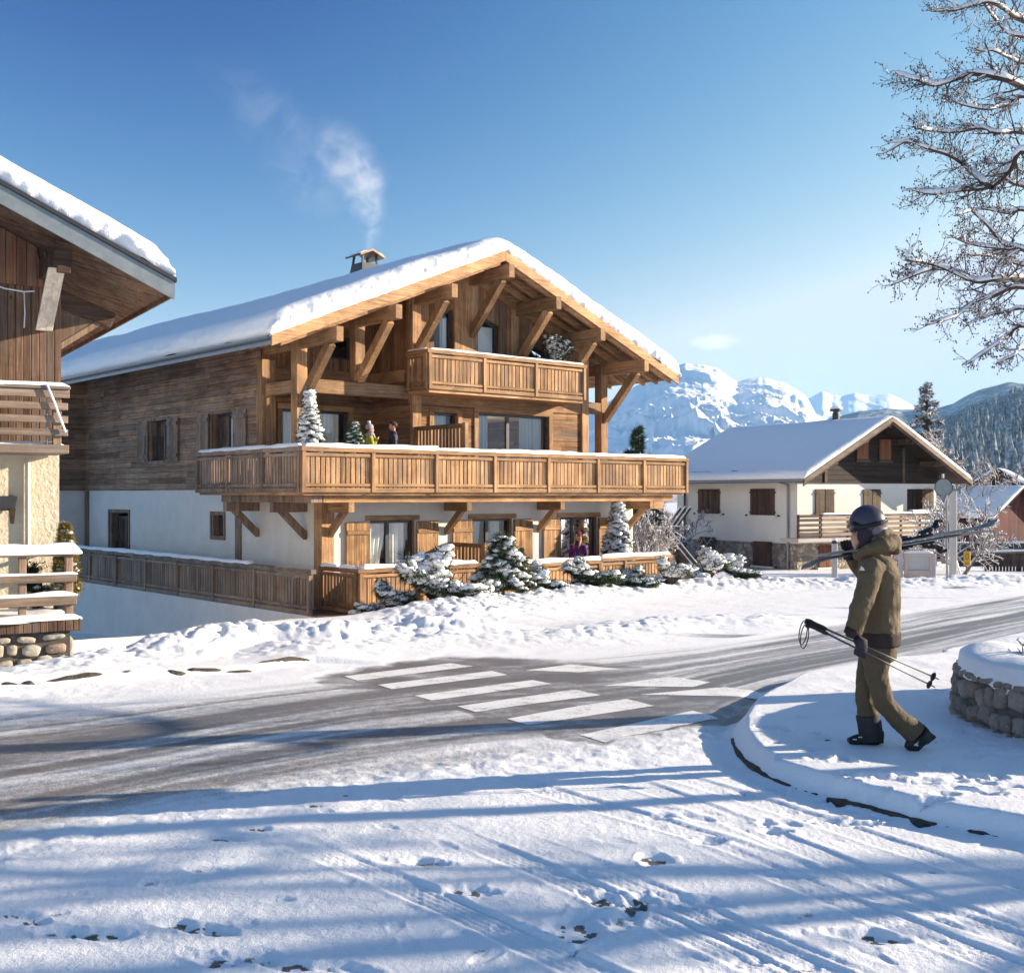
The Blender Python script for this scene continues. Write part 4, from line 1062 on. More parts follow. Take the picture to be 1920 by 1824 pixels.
# fireplace flue etc end; deck in front of the house
d_ = MB(); d_.box(-.95, 11.3, -1.9, 0, G0-.09, G0-.004); deck = part(d_, 'deck', wood('deck_boards', (.12, .06, .035), (.22, .12, .07), (.3, .18, .11), 'h', .14, 'x', 0))
d_ = MB(); d_.box(-1.0, 11.35, -1.95, -.01, -2.9, G0-.092); d_.build('plinth', STUCCO, deck)

# ------------------------------------------------------------------ retaining wall and the fences of the chalet
def local_thing(name, label, cat, base, group=None):
    return thing(name, label, cat, (CW[0], CW[1], base), math.atan2(.656, .7548), group=group, worldz=True)
rw = local_thing('retaining_wall', 'low white retaining wall along the sunken driveway, carrying the long board fence', 'wall', -2.6)
q = MB(); q.box(-1.06, -.96, -1.25, 15.4, -3.0, G0-.02); q.build('wall', STUCCO, rw)
sf = local_thing('fence', 'long shaded grey brown board fence on the white retaining wall', 'fence', G0)
rail_parts((-1.0, 15.3), (-1.0, -1.2), G0, .25, [0.05, 1.2, 2.95, 5.1, 7.25, 9.4, 11.55, 13.8, 16.42], (-1, 0), MSG, parent=sf, snow=[(.2, 9.6, .10), (9.5, 13.6, .085)], seed=12)
ff = local_thing('fence', 'sunlit board fence at the chalet corner beside the big snowy shrub', 'fence', G0)
rail_parts((-.05, -1.72), (3.6, -1.72), G0, .25, [0.04, 1.8, 3.6], (0, -1), MR, parent=ff, snow=[(.05, 3.6, .10)], seed=14)
rail_parts((-.05, -.1), (-.05, -1.72), G0, .25, [0.02, 1.55], (-1, 0), MS, parent=ff, snow=[(.0, .75, .07), (.8, 1.6, .06)], seed=15)
f3 = local_thing('fence', 'sunlit board fence with a thick snow cap below the purple jacket woman', 'fence', G0)
rail_parts((5.2, -1.72), (8.0, -1.72), G0, .17, [0.05, 2.75], (0, -1), MR, parent=f3, snow=[(-.4, 2.85, .11)], seed=16)
rail_parts((8.0, -1.72), (10.95, -1.72), G0, .22, [0.02, 1.0, 2.9], (0, -1), MR, parent=f3, snow=[(.0, 2.95, .10)], seed=17)
rail_parts((10.95, -1.72), (10.95, 0), G0, .22, [0.05, 1.65], (1, 0), MS, parent=f3)
q = MB()
f4 = local_thing('fence', 'lower board fence hidden behind the middle shrubs', 'fence', G0)
rail_parts((3.62, -1.68), (5.15, -1.68), G0, .1, [0.05, 1.48], (0, -1), MR, parent=f4, seed=18)
# ------------------------------------------------------------------ stonework
def stone_mat(name, cols, bump=.6, dist=.02):
    m, t = mat(name, cols[0], .85); o = t.geo(); r = t.attr('rnd')
    c = t.ramp(r, (.0, cols[0]), (.35, cols[1]), (.7, cols[2]), (1.0, cols[3]))
    n = t.noise(o, 9, 6, .65)
    c = t.mix(t.mapr(n, .3, .7, 0, .5), c, tuple(q*.55 for q in cols[1]))
    c = t.mix(t.mapr(t.noise(o, 30, 4, .6), .55, .75, 0, .5), c, tuple(min(1, q*1.5) for q in cols[2]))
    t.put(t.b.inputs['Base Color'], c)
    t.put(t.b.inputs['Normal'], t.bump(t.math('ADD', t.noise(o, 16, 6, .7), n), bump, dist))
    return m
ST_LEFT = stone_mat('field_stones', ((.32, .28, .22), (.42, .38, .31), (.5, .46, .39), (.30, .2, .13)))
ST_RIGHT = stone_mat('grey_quarry_stones', ((.22, .19, .165), (.31, .275, .24), (.40, .355, .31), (.27, .19, .13)), .9, .03)
MORTAR = rough_mat('dark_mortar', (.075, .065, .058), (.11, .098, .085), 9, .95, .7, 40, .02)
MORTAR_R = rough_mat('grey_mortar', (.11, .10, .095), (.17, .155, .145), 9, .95, .7, 40, .02)

def stones(mb, fn, L, H, size, seed, asp=1.35, fill=.86, proud=.035, sq=(.45, .72), jit=(.86, 1.08)):
    """irregular rounded stones; fn(s, z) -> (point, outward normal, tangent)"""
    r = random.Random(seed); z = 0.0
    while z < H-.03:
        h = min(size*r.uniform(.7, 1.15), H-z)
        if H-z-h < size*.35: h = H-z
        s_ = -r.uniform(0, size)
        while s_ < L:
            w = size*asp*r.uniform(.55, 1.3)
            if L-s_-w < size*.4: w = L-s_
            a0 = max(s_, 0); a1 = min(s_+w, L)
            if a1-a0 > size*.25:
                c_s = (a0+a1)/2; c_z = z+h/2+r.uniform(-.16, .16)*h; hw = (a1-a0)/2*fill*r.uniform(.86, 1.08); hh = h/2*fill*r.uniform(.8, 1.14)
                p, nrm, tan = fn(c_s, c_z)
                p = Vector(p); nrm = Vector(nrm); tan = Vector(tan); up = Vector((0, 0, 1)); rot = r.uniform(-.2, .2)
                K = 10; ex = r.uniform(*sq); vs_ = []; rad = [r.uniform(*jit) for _ in range(K)]
                for (q, dpt) in ((1.0, -.02), (.97, proud*.55), (.80, proud*.95), (.4, proud*1.12)):
                    for k in range(K):
                        a = 2*math.pi*k/K+.2
                        ca, sa = math.cos(a), math.sin(a)
                        x = math.copysign(abs(ca)**ex, ca)*hw*rad[k]*q; y = math.copysign(abs(sa)**ex, sa)*hh*rad[k]*q
                        x, y = x*math.cos(rot)-y*math.sin(rot), x*math.sin(rot)+y*math.cos(rot)
                        vs_.append(p+tan*x+up*y+nrm*(dpt*r.uniform(.75, 1.25)))
                vs_.append(p+nrm*proud*1.15)
                fs = [(j*K+k, j*K+(k+1) % K, (j+1)*K+(k+1) % K, (j+1)*K+k) for j in range(3) for k in range(K)]+[(3*K+k, 3*K+(k+1) % K, 4*K) for k in range(K)]
                mb.add(vs_, fs, r.random())
            s_ += w
        z += h
    return mb

# ------------------------------------------------------------------ old chalet at the left edge
AL = math.atan2(.52157, .85321)
LW = (-6.67, 17.0)
lh = thing('old_chalet', 'old brown boarded chalet with cream wall cut by the left edge of the photo', 'house', (LW[0], LW[1], -.3), AL, worldz=True)
def lpart(mb, name, m, bevel=0, parent=None, **k): return mb.build(name, m, parent or lh, bevel=bevel, **k)
EL_U, EL_Z, SL2, RU = 1.26, 5.02, .465, -4.6
def zl(u): return EL_Z+SL2*(EL_U-RU)-SL2*abs(u-RU)
w = MB(); wall_panel(w, 'u', 0, -9.3, 0, -.4, 2.6); w.box(-.01, 0, .01, 8, -.4, 2.6); w.box(-9.3, -9.29, .01, 8, -.4, 5); w.box(-9.3, 0, 7.99, 8, -.4, 5)
lpart(w, 'wall', STUCCO_OLD)['label'] = 'cream rough cast ground floor wall'
w = MB(); wall_panel(w, 'u', -.03, -9.3, .02, 2.6, lambda u: zl(u)-.16, breaks=(RU,)); w.box(.01, .02, 0, 8, 2.6, zl(0)-.16)
lpart(w, 'wall', WD_BOARD)['label'] = 'dark vertical board cladding'
w = MB(); w.prism([(-7, 5.02), (-.22, 5.02), (-.33, zl(-.33)-.17), (-4.6, zl(-4.6)-.17), (-7, zl(-7)-.17)], 1, -.10, -.032); lpart(w, 'wall', wood('upper_gable_boards', (.12, .05, .028), (.22, .1, .055), (.33, .17, .095), 'v', .14, 'v', .06))['label'] = 'reddish upper gable boards'
r_ = MB(); hw = EL_U-RU
r_.prism([(RU-hw, zl(RU-hw)), (RU, zl(RU)), (EL_U, zl(EL_U)), (EL_U, zl(EL_U)-.14), (RU, zl(RU)-.14), (RU-hw, zl(RU-hw)-.14)], 1, -1.46, 8.4)
lroof = lpart(r_, 'roof', WD_SOFFIT)
for sgn in (-1, 1):
    q = MB(); e = hw+.02; P = [(RU, zl(RU)+.01), (RU+sgn*e, zl(RU+e)+.01), (RU+sgn*e, zl(RU+e)-.24), (RU, zl(RU)-.24)]
    q.prism(P, 1, -1.5, -1.462); P = [(RU, zl(RU)+.075), (RU+sgn*(e+.03), zl(RU+e+.03)+.075), (RU+sgn*(e+.03), zl(RU+e+.03)+.015), (RU, zl(RU)+.015)]
    q.build('barge_board', ZINC, lroof)
    q = MB(); q.prism(P, 1, -1.53, 8.4); q.build('roofing', BLACKMETAL, lroof)
    q = MB(); q.box(RU+sgn*e-.015, RU+sgn*e+.015, -1.46, 8.4, zl(RU+e)-.2, zl(RU+e)+.01); q.build('eave_board', WD_BOARD, lroof)
gable_snow(lroof, RU, hw+.0, hw+.0, lambda u: zl(u)+.07, -1.5, 8.4, .33, rf=.30, lump=.075, over=.02, seed=11, mat_=SNOW_ROOF, nu=240, nv=50)
q = MB(); q.box(-.30, -.06, -1.32, 0, 5.12, 5.36); q.box(-.27, -.09, -1.36, -1.32, 5.02, 5.12); lpart(q, 'purlin', WD_DARKBEAM, .01)
q = MB(); q.beam((-.22, -1.2, 5.14), (-.2, -.06, 4.38), .2, .06); 
q = MB(); q.add([(-.36, -1.26, 5.10), (-.14, -1.26, 5.10), (-.22, -.75, 4.30), (-.44, -.75, 4.30), (-.36, -1.20, 5.10), (-.14, -1.20, 5.10), (-.22, -.69, 4.30), (-.44, -.69, 4.30)], [(0,1,2,3),(7,6,5,4),(0,4,5,1),(1,5,6,2),(2,6,7,3),(3,7,4,0)])
lpart(q, 'brace', wood('pale_weathered_board', (.4, .33, .25), (.58, .5, .41), (.7, .63, .54), None, .2, 'z', grayness=.3), .005)['label'] = 'pale weathered plank brace under the gable'
q = MB(); q.beam((-.2, .12, 4.99), (.78, .12, 4.62), .2, .24); lpart(q, 'purlin', WD_DARKBEAM, .01)
q = MB(); q.add([(.02, .06, 4.7), (.6, .06, 4.58), (.02, .06, 4.2)], [(0, 1, 2)]); q.beam((.02, .1, 4.18), (.58, .1, 4.58), .1, .08); lpart(q, 'brace', WD_OLDV)
q = MB(); q.tube([(-.44, -.05, -.2), (-.44, -.05, 2.5)], .035, 8); lpart(q, 'downpipe', rough_mat('cream_pipe', (.6, .55, .45), (.66, .6, .5), 3, .5))
# upper balcony
q = MB(); q.box(-9, -.05, -1.02, -.031, 2.57, 2.69); lb = lpart(q, 'balcony', WD_OLD, .006)
for k, (z0, z1) in enumerate(((3.34, 3.45), (3.17, 3.27), (2.99, 3.09), (2.81, 2.905))):
    q = MB(); q.box(-9, -.07+(.02 if k == 0 else 0), -1.06, -1.015, z0, z1); q.build('rail', WD_OLD, lb, bevel=.006)
q = MB(); q.box(-9, -.04, -1.09, -.96, 3.455, 3.50); q.build('handrail', WD_OLD, lb, bevel=.006)
for u in (-.2, -1.9, -3.8):
    q = MB(); q.box(u-.06, u+.05, -1.012, -.93, 2.69, 3.45); q.build('post', WD_OLDV, lb, bevel=.006)
q = MB(); q.tube([(-.33, -.97, 2.69), (-.33, -.97, 3.2)], .018, 6); q.build('post', GREYMETAL, lb)
q = MB(); q.snow_strip((-9, -1.02, 3.50), (-.05, -1.02, 3.50), .13, .05, seed=31); q.build('snow', SNOW, lb, smooth=True); q = MB(); q.snow_strip((-9, -.75, 2.69), (-.1, -.75, 2.69), .4, .05, seed=32); q.build('snow', SNOW, lb, smooth=True)
# frosted string of lights
sl_ = thing('string_lights', 'frosted white string of lights hanging from the old brown balcony and wall', 'string lights', (LW[0], LW[1], 2.6), AL, worldz=True)
q = MB(); pts = [(-1.6, -.16, 4.95), (-1.3, -.14, 4.93), (-1.0, -.13, 5.0), (-.75, -.13, 4.94), (-.5, -.13, 4.92), (-.36, -.13, 4.94)]
q.tube(pts, .012, 5); q.tube([(-.5, -.13, 4.92), (-.49, -.12, 4.6), (-.5, -.12, 4.4)], .01, 5); q.tube([(-1.0, -.13, 5.0), (-1.01, -.13, 4.75)], .012, 5)
q.tube([(-.36, -1.1, 3.52), (-.27, -1.1, 3.3), (-.2, -1.1, 3.1), (-.11, -1.1, 2.86)], .018, 5); q.build_each('cord', SNOW, sl_, smooth=True)
# plaque
pq = thing('wall_plaque', 'black wavy edged plaque with a brown hook on the cream wall', 'plaque', (LW[0], LW[1], 1.5), AL, worldz=True)
q = MB(); q.prism([(-1.4, 1.76), (-.62, 1.77), (-.58, 1.97), (-.64, 1.985), (-.66, 2.0), (-.70, 1.98), (-.95, 1.975), (-1.1, 1.99), (-1.4, 1.98)], 1, -.10, -.05); q.build('plate', BLACKMETAL, pq, bevel=.006)
q = MB(); q.prism([(-.70, 1.80), (-.61, 1.80), (-.63, 1.58), (-.68, 1.58)], 1, -.13, -.101); q.build('hook', WD_DARKBEAM, pq, bevel=.006)

# terrace in front
tr = thing('terrace', 'timber railed terrace on a wall of rounded field stones', 'terrace', (LW[0], LW[1], -.3), AL, worldz=True)
q = MB(); q.box(-6, -.12, -1.47, -.01, -.5, .15); q.build('base', MORTAR, tr)
q = MB(); stones(q, lambda s_, z: ((-6+s_, -1.48, -.33+z), (0, -1, 0), (1, 0, 0)), 5.86, .47, .2, 4, proud=.04); stones(q, lambda s_, z: ((-.115, -1.47+s_, -.33+z), (1, 0, 0), (0, 1, 0)), 1.4, .47, .2, 5)
q.build('stone_facing', ST_LEFT, tr, smooth=True)
q = MB(); q.box(-6, -.0, -1.58, -.02, .16, .33); q.build('deck', WD_BOARD, tr, bevel=.008)
for (u, v) in ((-.13, -1.5), (-.72, -1.5), (-1.9, -1.5), (-3.1, -1.5), (-.14, -.7)):
    q = MB(); q.box(u-.055, u+.04, v-.03, v+.06, .33, 1.17); q.build('post', WD_OLDV, tr, bevel=.008)
q = MB(); q.box(-6, -.02, -1.57, -1.40, 1.17, 1.215); q.build('handrail', WD_OLD, tr, bevel=.006)
for z0, z1 in ((.82, .935), (.51, .645)):
    q = MB(); q.box(-6, -.05, -1.575, -1.532, z0, z1); q.build('rail', WD_OLD, tr, bevel=.006)
q = MB(); q.box(-.1, -.06, -1.5, -.1, .85, .95); q.box(-.1, -.02, -1.39, -.1, 1.17, 1.215); q.build('rail', WD_OLD, tr, bevel=.006)
q = MB(); q.snow_strip((-6, -1.485, 1.21), (.02, -1.485, 1.21), .2, .12, seed=41); q.snow_strip((-6, -1.55, .935), (-.04, -1.55, .935), .06, .03, seed=42, amp=1)
q.snow_strip((-6, -1.55, .645), (-.04, -1.55, .645), .06, .04, seed=43, amp=1); q.snow_strip((-6, -1.5, .325), (.02, -1.5, .325), .2, .06, seed=44, amp=.8); q.snow_strip((-6, -.8, .31), (-.05, -.8, .31), 1.5, .09, seed=45, amp=.8)
q.build_each('snow', SNOW, tr, smooth=True)

# ------------------------------------------------------------------ ivory chalet across the road
RW_ = (11.62, 47.0); AR = math.atan2(.52157, .85321)
rh = thing('ivory_chalet', 'ivory chalet with closed brown shutters and dark boarded gable', 'house', (RW_[0], RW_[1], -1.6), AR, worldz=True)
def rpart(mb, name, m, bevel=0, parent=None, **k): return mb.build(name, m, parent or rh, bevel=bevel, **k)
GU, GH, GZ, GS = 4.27, 5.12, 5.22, .512
def zg2(u): return GZ-GS*abs(u-GU)
w = MB(); wall_panel(w, 'v', 0, 0, 7.6, -.02, zg2(0)-.15); wall_panel(w, 'u', 0, 0, 8.55, -.02, 2.5, [(6.62, 8.22, 1.1, 2.24)], .2); w.box(8.54, 8.55, .01, 7.6, -1.8, 2.6); w.box(0, 8.55, 7.59, 7.6, -1.8, 2.9)
rpart(w, 'wall', STUCCO_R)['label'] = 'ivory rendered upper wall'
ST_BASE = None
def base_stone():
    m, t = mat('rubble_masonry', (.3, .25, .2), .9); o = t.obj()
    v = t.n('TexVoronoi', {'Vector': o, 'Scale': 5.2, 'Randomness': 1.0}, feature='F1'); e = t.n('TexVoronoi', {'Vector': o, 'Scale': 5.2}, feature='DISTANCE_TO_EDGE').outputs[0]
    r = t.n('SeparateXYZ', {0: v.outputs['Color']}).outputs[0]
    c = t.ramp(r, (0, (.16, .13, .11)), (.4, (.30, .24, .19)), (.75, (.42, .36, .30)), (1, (.55, .5, .44)))
    c = t.mix(t.mapr(e, .02, .08, .75, 0), c, (.26, .22, .19)); c = t.mix(t.mapr(t.noise(o, 14, 5, .7), .4, .7, 0, .5), c, (.15, .12, .1))
    t.put(t.b.inputs['Base Color'], c); t.put(t.b.inputs['Normal'], t.bump(t.math('ADD', t.mapr(e, 0, .12), t.noise(o, 20, 4, .6)), .8, .06)); return m
RUBBLE = base_stone()
w = MB(); wall_panel(w, 'v', -.03, -.03, 7.6, -1.9, -.02); wall_panel(w, 'u', -.03, -.03, 8.55, -1.9, -.02); w.add([(-.03, -.03, -.02), (8.55, -.03, -.02), (8.55, 0, -.02), (0, 0, -.02), (0, 7.6, -.02), (-.03, 7.6, -.02)], [(0, 1, 2, 3), (0, 3, 4, 5)])
rpart(w, 'plinth', RUBBLE)
w = MB(); wall_panel(w, 'u', -.06, -.1, 8.64, 2.5, lambda u: zg2(u)-.14, breaks=(GU,)); w.box(-.1, 8.64, -.059, 0, 2.47, 2.5)
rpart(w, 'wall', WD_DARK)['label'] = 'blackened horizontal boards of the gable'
q = MB()
for u in (1.55, 6.3): q = MB(); q.box(u-.08, u+.08, -.1, -.061, 2.5, zg2(u)-.16); rpart(q, 'post', WD_DARKBEAM)
r_ = MB(); r_.prism([(GU-GH, zg2(GU-GH)), (GU, GZ), (GU+GH, zg2(GU+GH)), (GU+GH, zg2(GU+GH)-.12), (GU, GZ-.12), (GU-GH, zg2(GU-GH)-.12)], 1, -1.2, 8.5)
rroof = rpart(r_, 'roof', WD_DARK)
for sgn in (-1, 1):
    q = MB(); e = GH+.02; q.prism([(GU, GZ+.02), (GU+sgn*e, zg2(GU+e)+.02), (GU+sgn*e, zg2(GU+e)-.17), (GU, GZ-.17)], 1, -1.25, -1.201); q.build('barge_board', WD_OLD, rroof)
    q = MB(); q.prism([(GU, GZ-.17), (GU+sgn*e, zg2(GU+e)-.17), (GU+sgn*e, zg2(GU+e)-.27), (GU, GZ-.27)], 1, -1.19, -1.15); q.build('barge_board', WD_DARKBEAM, rroof)
    q = MB(); q.box(GU+sgn*(GH+.005), GU+sgn*(GH+.12), -1.2, 8.5, zg2(GU+GH)-.1, zg2(GU+GH)-.005); q.build('gutter', GREYMETAL, rroof, bevel=.02)
    for k in (1.4, 3.2): q = MB(); u = GU+sgn*k; q.box(u-.1, u+.1, -1.1, 0, zg2(u)-.36, zg2(u)-.125); q.build('purlin', WD_DARKBEAM, rroof)
q = MB(); q.box(GU-.1, GU+.1, -1.1, 0, GZ-.42, GZ-.17); q.build('purlin', WD_DARKBEAM, rroof)
gable_snow(rroof, GU, GH, GH, zg2, -1.2, 8.5, .20, rf=.2, lump=.02, over=.02, seed=21, nu=60, nv=40)
for i in range(3): q = MB(); q.box(GU-GH+.28, GU-GH+.30, [7.2, 4.6, 2.9][i], [8.3, 6.1, 3.3][i], zg2(GU-GH+.3)+.1, zg2(GU-GH+.3)+.26); q.build('snow_guard', BLACKMETAL, rroof)
def closed_shutter(ax, c, a0, a1, z0, z1, m, sill=True, label=None):
    mid = (a0+a1)/2; hinge = MB()
    for p, (b0, b1) in enumerate(((a0, mid-.012), (mid+.012, a1))):
        q = MB(); bx(q, ax, b0, b1, c-.05, c-.012, z0, z1); s_ = rpart(q, 'shutter', m, .006)
        for z in (z0+.1*(z1-z0), z0+.86*(z1-z0)):
            q = MB(); bx(q, ax, b0+.01, b1-.01, c-.068, c-.05, z-.045, z+.045); q.build('batten', m, s_)
            e = a0-.05 if p == 0 else a1+.05
            q = MB(); bx(q, ax, min(e, b0 if p == 0 else b1), max(e, b0 if p == 0 else b1), c-.06, c-.012, z-.03, z+.03); q.build('hinge', BLACKMETAL, s_)
    if sill:
        q = MB(); bx(q, ax, a0-.12, a1+.12, c-.1, c-.001, z0-.09, z0-.012); rpart(q, 'sill', STUCCO_R)
        for e in (a0-.24, a1+.24):
            q = MB(); bx(q, ax, e-.035, e+.035, c-.08, c-.001, z0-.05, z0+.02); rpart(q, 'shutter_catch', BLACKMETAL)
closed_shutter('v', 0, 4.66, 6.09, 1.15, 2.24, WD_BROWNSH); closed_shutter('v', 0, 1.27, 2.71, 1.13, 2.24, WD_BROWNSH)
closed_shutter('v', -.03, 4.94, 5.95, -.85, .1, WD_BROWNSH); closed_shutter('v', -.03, 1.4, 2.51, -1.0, .02, WD_BROWNSH)
BR2 = wood('sunlit_tone_brown_shutter', (.055, .036, .022), (.095, .066, .042), (.14, .1, .068), 'v', .12, 'v', .06, grayness=.1)  # lighter copy of the brown shutter boards, sunlight put into the colour
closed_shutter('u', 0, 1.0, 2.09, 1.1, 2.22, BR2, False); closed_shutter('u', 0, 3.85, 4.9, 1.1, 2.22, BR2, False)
closed_shutter('u', -.03, 1.18, 1.99, -1.0, -.1, WD_REDSH)
for a, b in ((3.36, 4.07), (4.73, 5.47)):
    q = MB(); q.box(a, b, -.12, -.075, 3.48, 4.37); rpart(q, 'shutter', WD_REDSH, .006); q = MB(); q.box(a-.06, b+.06, -.16, -.061, 3.38, 3.46); rpart(q, 'sill', WD_DARKBEAM)
q = MB(); q.box(6.62, 7.15, .12, .16, 1.1, 2.24); rpart(q, 'shutter', WD_BROWNSH); q = MB(); q.box(7.26, 7.42, -.3, .1, 1.1, 2.24); rpart(q, 'shutter', WD_BROWNSH); q = MB(); q.box(7.72, 8.3, -.07, -.02, 1.08, 2.24); rpart(q, 'shutter', BR2)
q = MB(); q.add([(6.6, .2, 1.1), (8.3, .2, 1.1), (8.3, .2, 2.24), (6.6, .2, 2.24)], [(0, 1, 2, 3)]); rpart(q, 'window', FRAME)
q = MB(); q.box(-.95, 7.45, -1.0, -.035, .10, .24); q.box(-.95, -.035, -.035, .02, .10, .24); rb_ = rpart(q, 'balcony', rough_mat('pale_concrete', (.5, .45, .4), (.44, .4, .35), 2, .9))
for z0 in (.32, .52, .72, .92, 1.08):
    q = MB(); q.box(.35, 7.45, -1.02, -.985, z0, z0+.13); q.build('rail', WD_OLD, rb_, bevel=.006)
    q = MB(); q.box(-.93, .30, -1.02, -.985, z0, z0+.11); q.build('rail', WD_DARKBEAM, rb_, bevel=.006)
for u in (-.9, .32, 1.9, 3.5, 5.1, 6.3, 7.38): q = MB(); q.box(u-.04, u+.04, -.98, -.9, .24, 1.2); q.build('post', WD_DARKBEAM, rb_)
q = MB(); q.snow_strip((.3, -1.0, 1.21), (7.45, -1.0, 1.21), .16, .05, seed=51); q.snow_strip((5.6, -.95, 1.2), (7.1, -.95, 1.2), .3, .16, seed=52); q.build_each('snow', SNOW, rb_, smooth=True)
q = MB(); q.tube([(-.75, .45, 2.55), (-.1, .45, 2.4), (-.09, .45, 2.2), (-.09, .45, -1.5)], .045, 8); rpart(q, 'downpipe', GREYMETAL); q = MB(); q.tube([(-.1, 6.95, 2.5), (-.09, 6.95, -1.5)], .05, 8); rpart(q, 'downpipe', BLACKMETAL)
q = MB(); q.lathe([(.16, 0), (.16, .35), (.12, .35), (.12, .45), (.27, .45), (.27, .52), (.2, .56)], (GU, 1.9, GZ+.0), 14); c_ = rpart(q, 'chimney', BLACKMETAL)
q = MB(); q.ell((GU, 1.9, GZ+.57), (.26, .26, .09), 12, 6); q.build('snow', SNOW, c_, smooth=True)

# outdoor staircase on the shady side of the ivory chalet
stx, sty = (1246-CX)/FPX*46.5, 46.5
st = thing('staircase', 'dark outdoor staircase with snowy railings between the two chalets', 'staircase', (stx, sty, zg(stx, sty)), 0, worldz=True)
def spx(px, py, Y): return ((px-CX)/FPX*Y-stx, Y-sty, EYE+(CY-py)/FPX*Y)
q = MB()
a, b = Vector(spx(1252, 1022, 46.5)), Vector(spx(1305, 1086, 46.0))
for i in range(9):
    p = a+(b-a)*i/8; q.box(p.x-.12, p.x+.2, p.y-.1, p.y+1.0, p.z-.05, p.z)
q.build_each('tread', WD_DARKBEAM, st)
q = MB(); a2 = Vector(spx(1230, 1010, 46.5)); q.box(a2.x-.05, a2.x+.75, a2.y-.05, a2.y+1.1, a2.z-1.6, a2.z-.1); q.build('landing', STUCCO_R, st)
k = 0
for off in (0.0, 1.0):
    for (dz) in (0, .28, .56):
        p0 = Vector(spx(1252, 992, 46.5+off)); p1 = Vector(spx(1308, 1060, 46.0+off)); d = Vector((0, 0, -dz))
        q = MB(); q.beam(p0+d, p1+d, .06, .13); q.build('rail', WD_DARKBEAM, st)
        if dz < .5: q = MB(); q.beam(p0+d+Vector((0, 0, .085)), p1+d+Vector((0, 0, .085)), .07, .04); q.build('snow', SNOW, st)
    for j in (0, .33, .66, 1.0):
        p0 = Vector(spx(1252+56*j, 992+68*j, 46.5+off-.5*j)); q = MB(); q.box(p0.x-.04, p0.x+.04, p0.y+.03, p0.y+.1, p0.z-1.0, p0.z+.03); q.build('post', WD_DARKBEAM, st)
for dz in (0, .22, .44, .66, .88):
    p0 = Vector(spx(1227, 990, 46.5)); p1 = Vector(spx(1274, 990, 46.5)); q = MB(); q.beam(p0-Vector((0, 0, dz)), p1-Vector((0, 0, dz)), .05, .12); q.build('rail', WD_DARKBEAM, st)
    if dz in (0, .44): q = MB(); q.beam(p0-Vector((0, 0, dz-.08)), p1-Vector((0, 0, dz-.08)), .06, .04); q.build('snow', SNOW, st)
for px in (1228, 1250): p0 = Vector(spx(px, 990, 46.55)); q = MB(); q.box(p0.x-.05, p0.x+.05, p0.y, p0.y+.1, p0.z-1.2, p0.z+.05); q.build('post', WD_DARKBEAM, st)
for j in range(3):
    p0 = Vector(spx(1249+9*j, 990, 48.5)); p1 = Vector(spx(1276+9*j, 952, 48.5)); q = MB(); q.beam(p0, p1, .06, .12); q.build('rail', WD_DARKBEAM, st); q = MB(); q.beam(p0+Vector((0, 0, .08)), p1+Vector((0, 0, .08)), .07, .04); q.build('snow', SNOW, st)

# ------------------------------------------------------------------ roadside furniture
def at_px(px, Y): return (px-CX)/FPX*Y
def roadside(name, label, cat, px, Y): x = at_px(px, Y); return thing(name, label, cat, (x, Y, zg(x, Y)-.02)), x
Y_ = 34.0
t1, x1 = roadside('road_sign', 'round grey sign disc seen from behind on a tall thin pole', 'road sign', 1776, Y_)
gz_ = t1.location.z; q = MB(); q.tube([(0, 0, -.1), (-.03, 0, 2.95)], .035, 8); q.build('pole', GREYMETAL, t1)
zc_ = EYE+(CY-914)/FPX*Y_-gz_
q = MB(); q.add([(at_px(1768, Y_)-x1+.26*math.cos(a), -.05, zc_+.26*math.sin(a)) for a in np.linspace(0, 2*math.pi, 29)[:-1]]+[(at_px(1768, Y_)-x1+.26*math.cos(a), -.02, zc_+.26*math.sin(a)) for a in np.linspace(0, 2*math.pi, 29)[:-1]], [tuple(range(28)), tuple(range(55, 27, -1))]+[(i, (i+1) % 28, 28+(i+1) % 28, 28+i) for i in range(28)])
dsc = q.build('disc', rough_mat('greenish_sign_back', (.22, .25, .24), (.3, .33, .31), 5, .5, .1, 30, .002, .3), t1)
q = MB(); q.add([(at_px(1768, Y_)-x1+r_*math.cos(a), -.055, zc_+r_*math.sin(a)) for a in np.linspace(0, 2*math.pi, 29)[:-1] for r_ in (.25, .275)], [(2*i, 2*i+1, (2*i+3) % 56, (2*i+2) % 56) for i in range(28)]); q.build('rim', BLACKMETAL, dsc)
q = MB(); q.tube([(-.03-.09, -.03, zc_-.45), (-.03, -.03, zc_-.2)], .05, 6); q.box(-.2, -.12, -.06, -.01, zc_-.36, zc_-.2); q.build('bracket', GREYMETAL, t1)
q = MB(); q.tube([(at_px(1768, Y_)-x1, 0, zc_+.26), (at_px(1768, Y_)-x1, 0, zc_+.4)], .035, 6); q.build('cap', rough_mat('pale_cap', (.6, .55, .48), (.5, .46, .4)), t1)
t2, x2 = roadside('utility_post', 'pale concrete post just right of the round sign pole', 'post', 1787, 38.0)
q = MB(); q.box(-.1, .1, -.1, .1, -.2, 2.95); q.build('shaft', rough_mat('pale_post', (.55, .52, .48), (.48, .46, .43), 2, .9), t2, bevel=.02); q = MB(); q.box(-.13, .13, -.13, .13, 2.95, 3.0); q.build('cap', GREYMETAL, t2)
t3, x3 = roadside('small_sign', 'small yellow sign plate with a ring emblem on a thin post', 'sign', 1812, 37.0)
g3 = t3.location.z; zt = EYE+(CY-1033)/FPX*37-g3; zb_ = EYE+(CY-1060)/FPX*37-g3
YEL = rough_mat('yellow_enamel', (.62, .36, .02), (.55, .31, .02), 5, .5)
